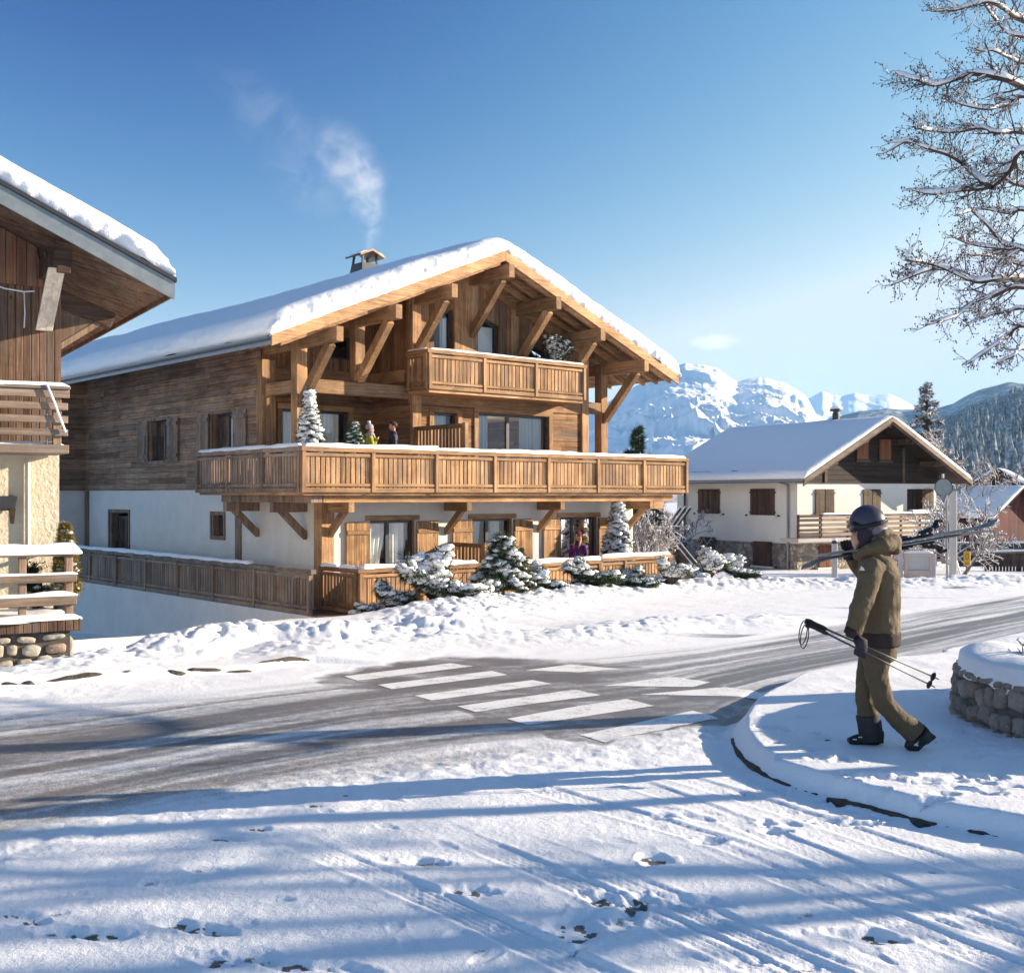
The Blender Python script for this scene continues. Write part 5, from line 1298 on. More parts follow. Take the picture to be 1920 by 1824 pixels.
q = MB(); q.box(-.11, .11, -.06, -.03, zb_, zt); pl = q.build('plate', YEL, t3, bevel=.015)
q = MB(); q.add([(r_*.8*math.cos(a), -.066, (zt+zb_)/2+.06+r_*1.2*math.sin(a)) for a in np.linspace(0, 2*math.pi, 21)[:-1] for r_ in (.055, .08)], [(2*i, 2*i+1, (2*i+3) % 40, (2*i+2) % 40) for i in range(20)]); q.box(-.07, .07, -.067, -.064, zb_+.05, zb_+.08); q.build('emblem', rough_mat('ochre_print', (.25, .13, .01), (.22, .11, .01)), pl)
q = MB(); q.tube([(0, 0, -.1), (0, 0, zt-.05)], .02, 6); q.build('post', BLACKMETAL, t3)
t4, x4 = roadside('notice_board', 'beige framed roadside notice board with a blank grey panel', 'notice board', 1722, 36.0)
g4 = t4.location.z; BE = rough_mat('pinkish_beige_timber', (.5, .38, .33), (.58, .46, .4), 3, .8)
def zz4(py): return EYE+(CY-py)/FPX*36-g4
q = MB(); W4 = .44
for (a0, a1, z0, z1) in ((-W4, -W4+.1, zz4(1086), zz4(1036)), (W4-.1, W4, zz4(1086), zz4(1036)), (-W4+.1, W4-.1, zz4(1043), zz4(1036)), (-W4+.1, W4-.1, zz4(1086), zz4(1069))): q.box(a0, a1, -.05, .05, z0, z1)
q.build('frame', BE, t4, bevel=.01)
q = MB(); q.box(-W4+.1, W4-.1, .0, .03, zz4(1069), zz4(1043)); q.build('panel', rough_mat('grey_panel', (.5, .5, .47), (.44, .44, .42)), t4)
for a in (-W4-.12, W4+.03): q = MB(); q.box(a-.06, a+.06, -.06, .06, -.2, zz4(1010 if a < 0 else 1038)); q.build('post', rough_mat('lilac_grey_post', (.48, .44, .45), (.42, .39, .4)), t4, bevel=.01)
q = MB(); q.snow_strip((-W4, 0, zz4(1036)), (W4, 0, zz4(1036)), .14, .05, seed=61); q.build('snow', SNOW, t4, smooth=True)
t5, x5 = roadside('bollard_post', 'weathered grey post with a round cap in front of the ivory chalet', 'post', 1565, 35.0)
q = MB(); q.box(-.075, .075, -.075, .075, -.2, 1.15); q.build('shaft', rough_mat('grey_timber_post', (.45, .43, .42), (.38, .36, .35)), t5, bevel=.015); q = MB(); q.ell((0, 0, 1.2), (.09, .09, .08), 10, 6); q.build('cap', BLACKMETAL, t5, smooth=True); q = MB(); q.ell((0, 0, 1.26), (.08, .08, .05), 10, 5); q.build('snow', SNOW, t5, smooth=True)

# ------------------------------------------------------------------ sheds at the right edge
def shed(name, label, px, Y, half, depth, eave, ridge, ang, wallm, H=.25, base=-1.6):
    x = at_px(px, Y); o = thing(name, label, 'shed', (x, Y, base), ang, worldz=True); s_ = (ridge-eave)/half; zz = lambda u: ridge-s_*abs(u-half)
    w = MB(); wall_panel(w, 'u', 0, 0, 2*half, base, lambda u: zz(u)-.1, breaks=(half,)); w.box(0, .01, .01, depth, base, eave-.1); w.box(2*half-.01, 2*half, .01, depth, base, eave-.1); w.box(0, 2*half, depth-.01, depth, base, eave-.1); w.build('wall', wallm, o)
    ov = .45; r_ = MB(); r_.prism([(-ov, zz(-ov)), (half, ridge), (2*half+ov, zz(-ov)), (2*half+ov, zz(-ov)-.1), (half, ridge-.1), (-ov, zz(-ov)-.1)], 1, -.5, depth+.4); ro = r_.build('roof', WD_DARK, o)
    gable_snow(ro, half, half+ov, half+ov, zz, -.5, depth+.4, H, rf=.25, lump=.03, over=.03, nu=30, nv=30, seed=int(px) % 50); return o
RED = wood('dark_red_boards', (.05, .012, .012), (.09, .022, .022), (.13, .04, .038), 'v', .2, 'v', .05, grayness=.1)
shed('barn', 'dark red boarded barn with a snow covered roof', 1858, 60, 2.1, 8.5, 1.05, 2.42, AR, RED)
shed('hut', 'small dark wooden hut roof poking out above the red barn', 1815, 88, 2.1, 4, 2.6, 4.0, math.radians(-28), WD_DARK, .2)
pf = thing('fence', 'dark stake fence with snow on its rail beside the red barn', 'fence', (at_px(1850, 46), 46, zg(at_px(1850, 46), 46)))
q = MB(); r0 = random.Random(3)
for i in range(30): q.box(i*.13, i*.13+.09, -.02, .02, -.1, .75+r0.uniform(-.05, .05))
q.build('stake_panel', WD_DARKBEAM, pf); q = MB(); q.beam((-.3, 0, .72), (4.2, 0, .82), .07, .09); q.build('rail', WD_OLD, pf); q = MB(); q.snow_strip((-.3, 0, .76), (4.2, 0, .86), .1, .07, seed=71); q.build('snow', SNOW, pf, smooth=True)
for i in range(4): q = MB(); q.box(i*1.3-.05, i*1.3+.05, .03, .11, -.2, .8); q.build('post', WD_OLDV, pf)
dw = thing('fence', 'dark slate coloured board fence below the red barn', 'fence', (at_px(1785, 52), 52, zg(at_px(1785, 52), 52)))
q = MB(); q.box(0, 7, 0, .06, -.2, 1.05); q.build('board_panel', rough_mat('slate_boards', (.03, .035, .042), (.05, .055, .065), 3, .7), dw)
for i in range(5): q = MB(); q.box(i*1.7-.05, i*1.7+.05, -.06, -.003, -.2, 1.1); q.build('post', WD_DARKBEAM, dw)
q = MB(); q.snow_strip((0, .03, 1.05), (7, .03, 1.05), .12, .06, seed=73); q.build('snow', SNOW, dw, smooth=True)

# ------------------------------------------------------------------ stone planter at the right edge
pcx, pcy, pr = 5.29, 9.6, 1.5
pz = zg(4.0, 8.8)-.05
pt = thing('stone_planter', 'round dry stone planter heaped with snow at the right edge', 'planter', (pcx, pcy, pz))
PH = .50
q = MB(); q.lathe([(pr-.02, -.1), (pr-.05, PH-.02), (pr-.35, PH)], (0, 0, 0), 64); q.build('core', MORTAR_R, pt, smooth=False)
q = MB()
def pf_(s_, z):
    a = s_/pr+math.pi*.75; n_ = (math.cos(a), math.sin(a), 0); return ((n_[0]*(pr-.045*z/PH), n_[1]*(pr-.045*z/PH), z-.06), n_, (-math.sin(a), math.cos(a), 0))
stones(q, pf_, math.pi*1.35*pr, PH+.02, .16, 8, asp=.95, fill=.97, proud=.05, sq=(.32, .55), jit=(.8, 1.1)); q.build('stone_facing', ST_RIGHT, pt, smooth=True)
rows = []
for i in range(26):
    f_ = i/25; rr = (pr+.0)*math.sin(f_*math.pi/2)**.8 if f_ < 1 else pr+.0
    row = []
    for k in range(97):
        a = 2*math.pi*(k % 96)/96
        x, y = rr*math.cos(a), rr*math.sin(a); d = rr/pr
        zz = PH+.11*max(0, (1-d**14))**.5+.10*(float(fbm2(np.array([x*1.8+5]), np.array([y*1.8]), 3, 5)[0])-.5)*2*(1-d**4) - (.16*float(fbm2(np.array([math.cos(a)*6+5]), np.array([math.sin(a)*6]), 3, 6)[0]) if d > .985 else 0)
        row.append((x, y, zz))
    rows.append(row)
q = MB(); q.grid(rows); q.build('snow', SNOW, pt, smooth=True)
# ------------------------------------------------------------------ vegetation
def leaf_mat(name, a, b, c, snow=0.0):
    m, t = mat(name, a, .7); r = t.attr('rnd')
    col = t.ramp(r, (0, a), (.5, b), (1, c))
    if snow:
        g = t.n('NewGeometry'); nz = t.n('SeparateXYZ', {0: g.outputs['Normal']}).outputs[2]
        f = t.mapr(t.math('ADD', t.math('ABSOLUTE', nz), t.math('MULTIPLY_ADD', t.noise(t.geo(), 9, 3, .6), .8, -.4)), .55-.4*snow, .9-.4*snow)
        col = t.mix(f, col, (.82, .84, .87))
    t.put(t.b.inputs['Base Color'], col); t.put(t.b.inputs['Specular IOR Level'], .3)
    return m
NEEDLE = leaf_mat('dark_spruce_needles', (.018, .036, .014), (.035, .062, .024), (.07, .10, .04))
NEEDLE_B = leaf_mat('fresh_green_needles', (.03, .065, .015), (.055, .105, .03), (.10, .15, .05))
NEEDLE_Y = leaf_mat('golden_conifer_needles', (.12, .1, .02), (.25, .2, .05), (.38, .3, .1))
NEEDLE_O = leaf_mat('olive_bush_leaves', (.03, .04, .012), (.07, .075, .025), (.13, .12, .05))
BARK, _t = mat('grey_brown_bark', (.055, .043, .036), .9)
def twig_mat(name, bark, lo, hi, sc_=14):
    m, t = mat(name, bark, .9); g = t.n('NewGeometry'); nz = t.n('SeparateXYZ', {0: g.outputs['Normal']}).outputs[2]
    f = t.mapr(t.math('ADD', nz, t.math('MULTIPLY_ADD', t.noise(t.geo(), sc_, 3, .6), .9, -.45)), lo, hi)
    t.put(t.b.inputs['Base Color'], t.mix(f, t.mix(t.attr('rnd'), bark, tuple(min(1, q*2.1) for q in bark)), (.86, .88, .9)))
    return m
TWIG = twig_mat('frosted_twigs', (.06, .045, .038), .35, .75)
TWIG_SNOWY = twig_mat('snow_laden_twigs', (.09, .065, .055), -.25, .3, 8)
TWIG_FROST = twig_mat('rimed_twigs', (.12, .09, .08), -.05, .55, 6)

def perp(d, r):
    v = Vector((r.gauss(0, 1), r.gauss(0, 1), r.gauss(0, 1))); v = v-d*v.dot(d)
    return v.normalized() if v.length > 1e-6 else Vector((1, 0, 0))

def needles(segs, seed, width=.012):
    """segs: (p, q, needle length, count); flat pointed needle sprays as triangles"""
    r = np.random.default_rng(seed); V = []; n_ = 0
    for p, q, ln, cnt in segs:
        p = np.array(p); q = np.array(q); d = q-p; L = np.linalg.norm(d)
        if L < 1e-6: continue
        d = d/L
        t = r.random(cnt)[:, None]; c = p+(q-p)*t
        rv = r.normal(size=(cnt, 3)); rv[:, 2] *= .75; rv -= (rv@d)[:, None]*d; rv /= np.linalg.norm(rv, axis=1)[:, None]+1e-9
        dr = rv*.85+d*(.35+.5*r.random((cnt, 1))); dr /= np.linalg.norm(dr, axis=1)[:, None]
        l_ = ln*(.6+.7*r.random((cnt, 1)))
        s_ = np.cross(dr, r.normal(size=(cnt, 3))); s_ /= np.linalg.norm(s_, axis=1)[:, None]+1e-9
        w = width*(.7+.6*r.random((cnt, 1)))
        V.append(np.stack([c-s_*w, c+s_*w, c+dr*l_], 1))
    return np.concatenate(V) if V else np.zeros((0, 3, 3))
def tri_object(name, tris, m, parent, seed=0):
    n = len(tris); me = bpy.data.meshes.new(name)
    me.vertices.add(3*n); me.vertices.foreach_set('co', tris.reshape(-1).astype(np.float32))
    me.loops.add(3*n); me.loops.foreach_set('vertex_index', np.arange(3*n, dtype=np.int32))
    me.polygons.add(n); me.polygons.foreach_set('loop_start', np.arange(0, 3*n, 3, dtype=np.int32)); me.polygons.foreach_set('loop_total', np.full(n, 3, np.int32))
    at = me.attributes.new('rnd', 'FLOAT', 'POINT'); at.data.foreach_set('value', np.repeat(np.random.default_rng(seed).random(n), 3).astype(np.float32))
    me.update(); me.materials.append(m)
    o = bpy.data.objects.new(name, me); C.objects.link(o); o.parent = parent
    return o

def snow_clump(mb, c, rx, ry, rz, r):
    mb.ell((c[0], c[1], c[2]), (rx, ry, rz), 7, 5, jig=.3, rnd=r.random())

def conifer(name, label, base, H, R, n, scale, snow=.6, kind='cone', seed=1, group=None, mat_=None, cat='tree', dens=1.0, low=.05, clump=1.0, pw=.85, squash=1.0):
    r = random.Random(seed)
    o = thing(name, label, cat, base, r.uniform(0, 6), group)
    tk = MB(); segs = []; sn = MB()
    if kind == 'cone':
        tk.tube([(0, 0, -.15), (.01, 0, H*.5), (0, .01, H*.97)], [H*.018+.012, H*.012+.006, .006], 6)
    else:
        for k in range(5):
            a = k*1.3; tk.tube([(0, 0, -.1), (.25*R*math.cos(a), .25*R*math.sin(a), H*.35), (.5*R*math.cos(a), .5*R*math.sin(a), H*.6)], [.03, .02, .008], 5)
    for i in range(n):
        t = (i+.5)/n; az = i*2.39996+r.uniform(-.35, .35)
        if kind == 'cone':
            h = H*(low+(.97-low)*t); L = R*max(.06, (1-t))**pw*r.uniform(.72, 1.18)
            st_ = Vector((0, 0, h+.10*L)); dr = Vector((math.cos(az), math.sin(az), 0))
            rise = .35*(t-.35)*L+(.1 if t < .9 else .6)*L*.3
            mid = st_+dr*L*.55+Vector((0, 0, .02*L+rise*.3)); en = st_+dr*L+Vector((0, 0, rise-.22*L))
        elif kind == 'mound':
            el = math.asin(min(.98, .02+.96*((i*.618) % 1)))
            q = r.uniform(.72, 1.06); dr = Vector((math.cos(az)*math.cos(el), math.sin(az)*math.cos(el), math.sin(el)))
            en = Vector((dr.x*R*q, dr.y*R*q*squash, .06*H+dr.z*H*q*.92)); st_ = Vector((dr.x*R*.12, dr.y*R*.12, H*.12*r.random()+.1*H*dr.z))
            L = (en-st_).length; mid = st_.lerp(en, .55)+Vector((0, 0, .12*L)); dr = Vector((math.cos(az), math.sin(az), 0))
        tk.tube([st_, mid, en], [.012*scale*3, .008*scale*3, .003], 4)
        pts = [st_.lerp(mid, s_/4) for s_ in range(4)]+[mid.lerp(en, s_/4) for s_ in range(5)]
        side = dr.cross(Vector((0, 0, 1))).normalized()
        nl = min(.135*scale, .30)
        for a, b in zip(pts[2:-1], pts[3:]): segs.append((a, b, nl, int(10*dens)))
        # side twigs, fan-like
        for k in range(2, 8):
            p = pts[k]; f_ = 1-abs(k/8-.45)*1.1
            for sg in (-1, 1):
                l_ = L*.34*f_*r.uniform(.6, 1.2)
                e = p+(side*sg*.8+(pts[k+1]-pts[k]).normalized()*.75)*l_+Vector((0, 0, r.uniform(-.12, .1)*l_))
                segs.append((p, e, nl*.9, int(9*dens)))
                if r.random() < snow*.75:
                    for _ in range(2):
                        c = p.lerp(e, r.uniform(.3, .95)); s2 = scale*clump*r.uniform(.018, .046)
                        snow_clump(sn, c+Vector((0, 0, s2*.5)), s2*r.uniform(1, 2.0), s2*r.uniform(1, 2.0), s2*r.uniform(.6, .9), r)
        for k in range(3, 9):
            if r.random() < snow:
                for _ in range(2):
                    s2 = scale*clump*r.uniform(.022, .056)*(1.0 if k < 8 else .7)
                    q_ = pts[k].lerp(pts[max(0, k-1)], r.random())
                    snow_clump(sn, q_+Vector((r.uniform(-.6, .6)*s2, r.uniform(-.6, .6)*s2, s2*.5)), s2*r.uniform(1.1, 2.0), s2*r.uniform(1.1, 2.0), s2*r.uniform(.6, .95), r)
    if kind == 'cone' and snow > .3:
        for k in range(4): s2 = scale*.034*(1-k*.12); snow_clump(sn, (r.uniform(-.02, .02), r.uniform(-.02, .02), H*(.96-.03*k)), s2, s2, s2*1.1, r)
        segs.append(((0, 0, H*.85), (0, 0, H*1.02), .08*scale, int(30*dens)))
    tk.build('trunk', BARK, o)
    tri_object('crown', needles(segs, seed, .0085*scale), mat_ or NEEDLE, o, seed)
    if sn.v: sn.build('snow', SNOW, o, smooth=True)
    return o

# --- the planting round the chalet
def on_ground(px, Y, dz=-.03):
    x = at_px(px, Y); return (x, Y, zg(x, Y)+dz)
def ch_pt(u, v, z): x, y = ch_xy(u, v); return (x, y, z)
GS = 'snow laden shrubs planted in front of the chalet fence'
conifer('shrub', 'largest snow laden shrub, a broad layered mound in front of the first ground floor screen', on_ground(825, 25.6), 1.32, 1.22, 84, 1.55, .68, 'mound', 3, GS, NEEDLE, 'shrub', 1.0, clump=1.15)
conifer('shrub', 'tall upright open spruce shrub with little snow right of the broad layered mound', on_ground(944, 26.6), 1.32, .78, 46, 1.5, .5, 'cone', 5, GS, NEEDLE, 'shrub', 1.2, low=.03, pw=.5)
conifer('shrub', 'dark green flat topped shrub below the woman in purple', on_ground(1104, 29.2), .74, .92, 44, 1.5, .5, 'mound', 7, GS, NEEDLE, 'shrub', 1.2)
conifer('shrub', 'medium frosty shrub leaning against the left flank of the broad layered mound', on_ground(733, 25.3), .78, .62, 44, 1.25, .75, 'mound', 9, GS, NEEDLE, 'shrub', 1.0)
conifer('shrub', 'tiny snowy seedling shrub at the deck edge, first from the chalet corner', on_ground(682, 25.0), .34, .32, 16, 1.1, .55, 'mound', 11, GS, NEEDLE_O, 'shrub', .8)
conifer('shrub', 'low rounded shrub between the upright spruce shrub and the flat topped one', on_ground(1022, 28.2), .55, .6, 36, 1.3, .7, 'mound', 13, GS, NEEDLE, 'shrub', 1.0)
conifer('shrub', 'small pointed snow cone shrub against the fence post', on_ground(1005, 28.8), .72, .35, 20, 1.2, .8, 'cone', 14, GS, NEEDLE, 'shrub', .9)
conifer('shrub', 'low green spreading shrub at the foot of the fence end', on_ground(1180, 30.0), .45, .85, 36, 1.3, .6, 'mound', 15, GS, NEEDLE, 'shrub', 1.1, squash=.6)
conifer('shrub', 'loose white shrub just past the right end of the fence', on_ground(1256, 30.8), .78, .75, 40, 1.35, .8, 'mound', 17, GS, NEEDLE_O, 'shrub', .6)
conifer('shrub', 'rounded snow capped shrub before the ivory chalet stone base', on_ground(1325, 33.0), 1.0, .85, 46, 1.6, .85, 'mound', 19, GS, NEEDLE, 'shrub', .9, clump=1.1)
conifer('shrub', 'outermost low shrub, green and snow capped, before the ivory chalet', on_ground(1384, 33.6), .72, .62, 36, 1.4, .7, 'mound', 21, GS, NEEDLE, 'shrub', 1.0)
conifer('shrub', 'small half buried shrub at the foot of the upright spruce shrub', on_ground(905, 25.9), .5, .6, 30, 1.3, .7, 'mound', 23, GS, NEEDLE, 'shrub', 1.0)
# potted trees on the chalet
def pot(label, base, r_, h):
    o = thing('plant_pot', label, 'pot', base); q = MB(); q.lathe([(r_*.8, 0), (r_, h), (r_*.92, h), (r_*.9, h-.04)], (0, 0, 0), 16); q.build('pot', BLACKMETAL, o); return o
p_ = ch_pt(-.66, -.52, F1); pot('dark plant pot of the tall snowy tree on the big balcony', p_, .26, .4)
conifer('potted_tree', 'tall slender snow covered conifer at the corner of the big balcony', (p_[0], p_[1], F1+.36), 2.06, .43, 120, 1.3, .98, 'cone', 31, 'snowy potted conifers', NEEDLE, 'tree', .7, clump=.95, pw=.8)
p_ = ch_pt(.76, -.3, F1); pot('dark plant pot of the small fir beside the couple', p_, .24, .36)
conifer('potted_tree', 'small green and white fir beside the couple on the balcony', (p_[0], p_[1], F1+.3), 1.42, .44, 80, 1.05, .75, 'cone', 33, 'snowy potted conifers', NEEDLE_B, 'tree', 1.1, clump=.75, pw=.75)
p_ = ch_pt(9.75, -.75, G0); pot('dark plant pot of the snowy conifer on the ground terrace', p_, .28, .4)
conifer('potted_tree', 'bulky snow covered conifer at the right end of the ground floor terrace', (p_[0], p_[1], G0+.3), 2.35, .60, 120, 1.5, .97, 'cone', 35, 'snowy potted conifers', NEEDLE, 'tree', .7, clump=1.0, pw=.8)
p_ = ch_pt(8.35, .62, F2); pot('dark plant pot of the round bush on the upper balcony', p_, .3, .5)
conifer('potted_bush', 'round snow dusted bush on the upper balcony under the gable', (p_[0], p_[1], F2+.7), 1.25, .72, 130, 1.15, .75, 'mound', 37, None, NEEDLE_O, 'bush', 1.0, clump=.7)
# on the old chalet's terrace
def lo_pt(u, v, z):
    return (LW[0]+u*.85321-v*.52157, LW[1]+u*.52157+v*.85321, z)
p_ = lo_pt(-.06, -.8, .33); pot('dark pot of the golden conifer on the stone terrace', p_, .17, .3)
conifer('potted_tree', 'little golden conifer on the terrace of the old chalet', (p_[0], p_[1], .6), .98, .19, 60, .75, .05, 'cone', 39, None, NEEDLE_Y, 'tree', 1.6, pw=.6)
conifer('potted_bush', 'dark straggly bush behind the terrace railing of the old chalet', lo_pt(-.42, -.6, .36), .7, .2, 26, .8, .1, 'mound', 41, None, NEEDLE, 'bush', 1.2)

# background evergreens
conifer('spruce', 'dark green spruce rising behind the balcony end', on_ground(1195, 50, -.2), 6.4, 2.3, 40, 3.6, .10, 'cone', 51, None, NEEDLE, 'tree', 1.1, pw=1.0, clump=.35)
conifer('spruce', 'tall dark snow streaked spruce behind the ridge of the ivory chalet', on_ground(1738, 66, -.2), 10.2, 2.7, 46, 5.5, .3, 'cone', 53, None, leaf_mat('grey_snowed_needles', (.03, .035, .03), (.06, .06, .055), (.1, .1, .09), .5), 'tree', 1.8, pw=.8, clump=.35)

# --- bare trees
def bare_tree(name, label, base, H, spread, seed, m, levels=3, lean=(0, 0), n1=9, trunk=.02, fine=.006, group=None, multi=1, cat='tree', snow=0, up=.5, kids=6):
    r = random.Random(seed); o = thing(name, label, cat, base, 0, group); tk = MB(); cr = MB(); sn = MB()
    def branch(p, d, L, rad, lv):
        n = max(4, int(5+L*1.0)); pts = [p]; dd = d.copy()
        for i in range(n):
            dd = (dd+perp(dd, r)*(.26 if lv == 0 else .2)+Vector((0, 0, (.05 if lv < 2 else .02)))).normalized(); pts.append(pts[-1]+dd*L/n)
        rr = [rad*(1-.75*i/n)+fine*.5 for i in range(n+1)]
        (tk if lv == 0 else cr).tube(pts, rr, 6 if lv == 0 else (4 if lv == 1 else 3), cap=False)
        if snow and lv >= 1 and rad > fine*1.5 and abs(d.z) < .8:
            sn.tube([q+Vector((0, 0, x*.9)) for q, x in zip(pts, rr)], [x*1.05 for x in rr], 4, cap=False)
        if lv < levels:
            k_ = n1 if lv == 0 else kids
            for k in range(k_):
                t = (.28 if lv == 0 else .15)+(.72 if lv == 0 else .85)*(k+r.random())/k_
                i = min(n-1, int(t*n)); q = pts[i].lerp(pts[i+1], t*n-i); b = (pts[i+1]-pts[i]).normalized()
                s_ = perp(b, r); s_ = (s_+Vector((0, 0, .25))).normalized()
                nd = (b*(up if lv == 0 else .65)+s_*(spread if lv == 0 else .8)).normalized()
                l2 = (H*.5*(1-.55*t) if lv == 0 else L*.52*(1-.4*t))*r.uniform(.7, 1.25)
                branch(q, nd, l2, max(fine, rr[i]*.55), lv+1)
    for k in range(multi):
        a = 2*math.pi*k/max(1, multi)+seed
        d = Vector((lean[0], lean[1], 1)) if multi == 1 else Vector((math.cos(a)*.45*spread, math.sin(a)*.45*spread, 1))
        branch(Vector((0, 0, -.2)), d.normalized(), H*(r.uniform(.7, 1) if multi > 1 else .92), H*trunk, 0)
    tk.build('trunk', m, o, smooth=True, flip=True); cr.build('crown', m, o, smooth=True, flip=True)
    if sn.v: sn.build('snow', SNOW, o, smooth=True, flip=True)
    return o
BT = 'rimed bare trees behind the sheds'
bare_tree('bare_tree', 'wide rimed tree right behind the roof of the ivory chalet', on_ground(1775, 56, -.2), 7.0, .85, 61, TWIG_FROST, 3, n1=14, fine=.014, group=BT, kids=7)
bare_tree('bare_tree', 'rimed rounded tree between the ivory chalet and the hut', on_ground(1815, 62, -.2), 6.4, .85, 63, TWIG_FROST, 3, n1=14, fine=.014, group=BT, kids=7)
bare_tree('larch', 'slim rimed larch above the ridge of the red barn', on_ground(1868, 85, -.2), 6.0, 1.2, 65, TWIG_FROST, 2, n1=26, fine=.014, group=BT, up=.05)
bare_tree('bare_tree', 'rimed tree cut by the right picture edge above the barn', on_ground(1908, 80, -.2), 5.8, .9, 67, TWIG_FROST, 3, n1=14, fine=.014, group=BT)
bare_tree('bush', 'arching snow laden bush in front of the red barn', on_ground(1800, 43, -.1), 3.3, 1.0, 69, TWIG_SNOWY, 3, n1=9, fine=.012, multi=5, cat='bush', kids=6)
bare_tree('bush', 'sunlit twiggy bush behind the notice board', on_ground(1722, 41.5, -.1), 1.9, 1.0, 71, TWIG_SNOWY, 3, n1=8, fine=.010, multi=5, cat='bush', kids=5)
bare_tree('bush', 'tall snow laden bush left of the outdoor staircase', on_ground(1216, 44, -.1), 2.6, .9, 73, TWIG_SNOWY, 3, n1=9, fine=.011, multi=6, cat='bush', kids=6)
bare_tree('bush', 'snow laden bush behind the outdoor staircase', on_ground(1252, 50, -.1), 3.0, .9, 75, TWIG_SNOWY, 3, n1=9, fine=.012, multi=6, cat='bush', kids=6)
bare_tree('bare_tree', 'faint bare tree beside the eave of the ivory chalet', on_ground(1252, 75, -.1), 5.2, .7, 77, TWIG_FROST, 3, n1=10, fine=.012, multi=2)
bare_tree('bare_tree', 'faint bare tree between the balcony posts', on_ground(1108, 70, -.1), 5.6, .7, 78, TWIG_FROST, 3, n1=10, fine=.012, multi=2)
pl_b = (pcx-.85, pcy+.1, pz+PH+.1)
bare_tree('bush', 'small snowy twigs poking from the stone planter', pl_b, .42, .9, 79, TWIG_SNOWY, 2, n1=5, fine=.006, multi=4, cat='bush', kids=4)

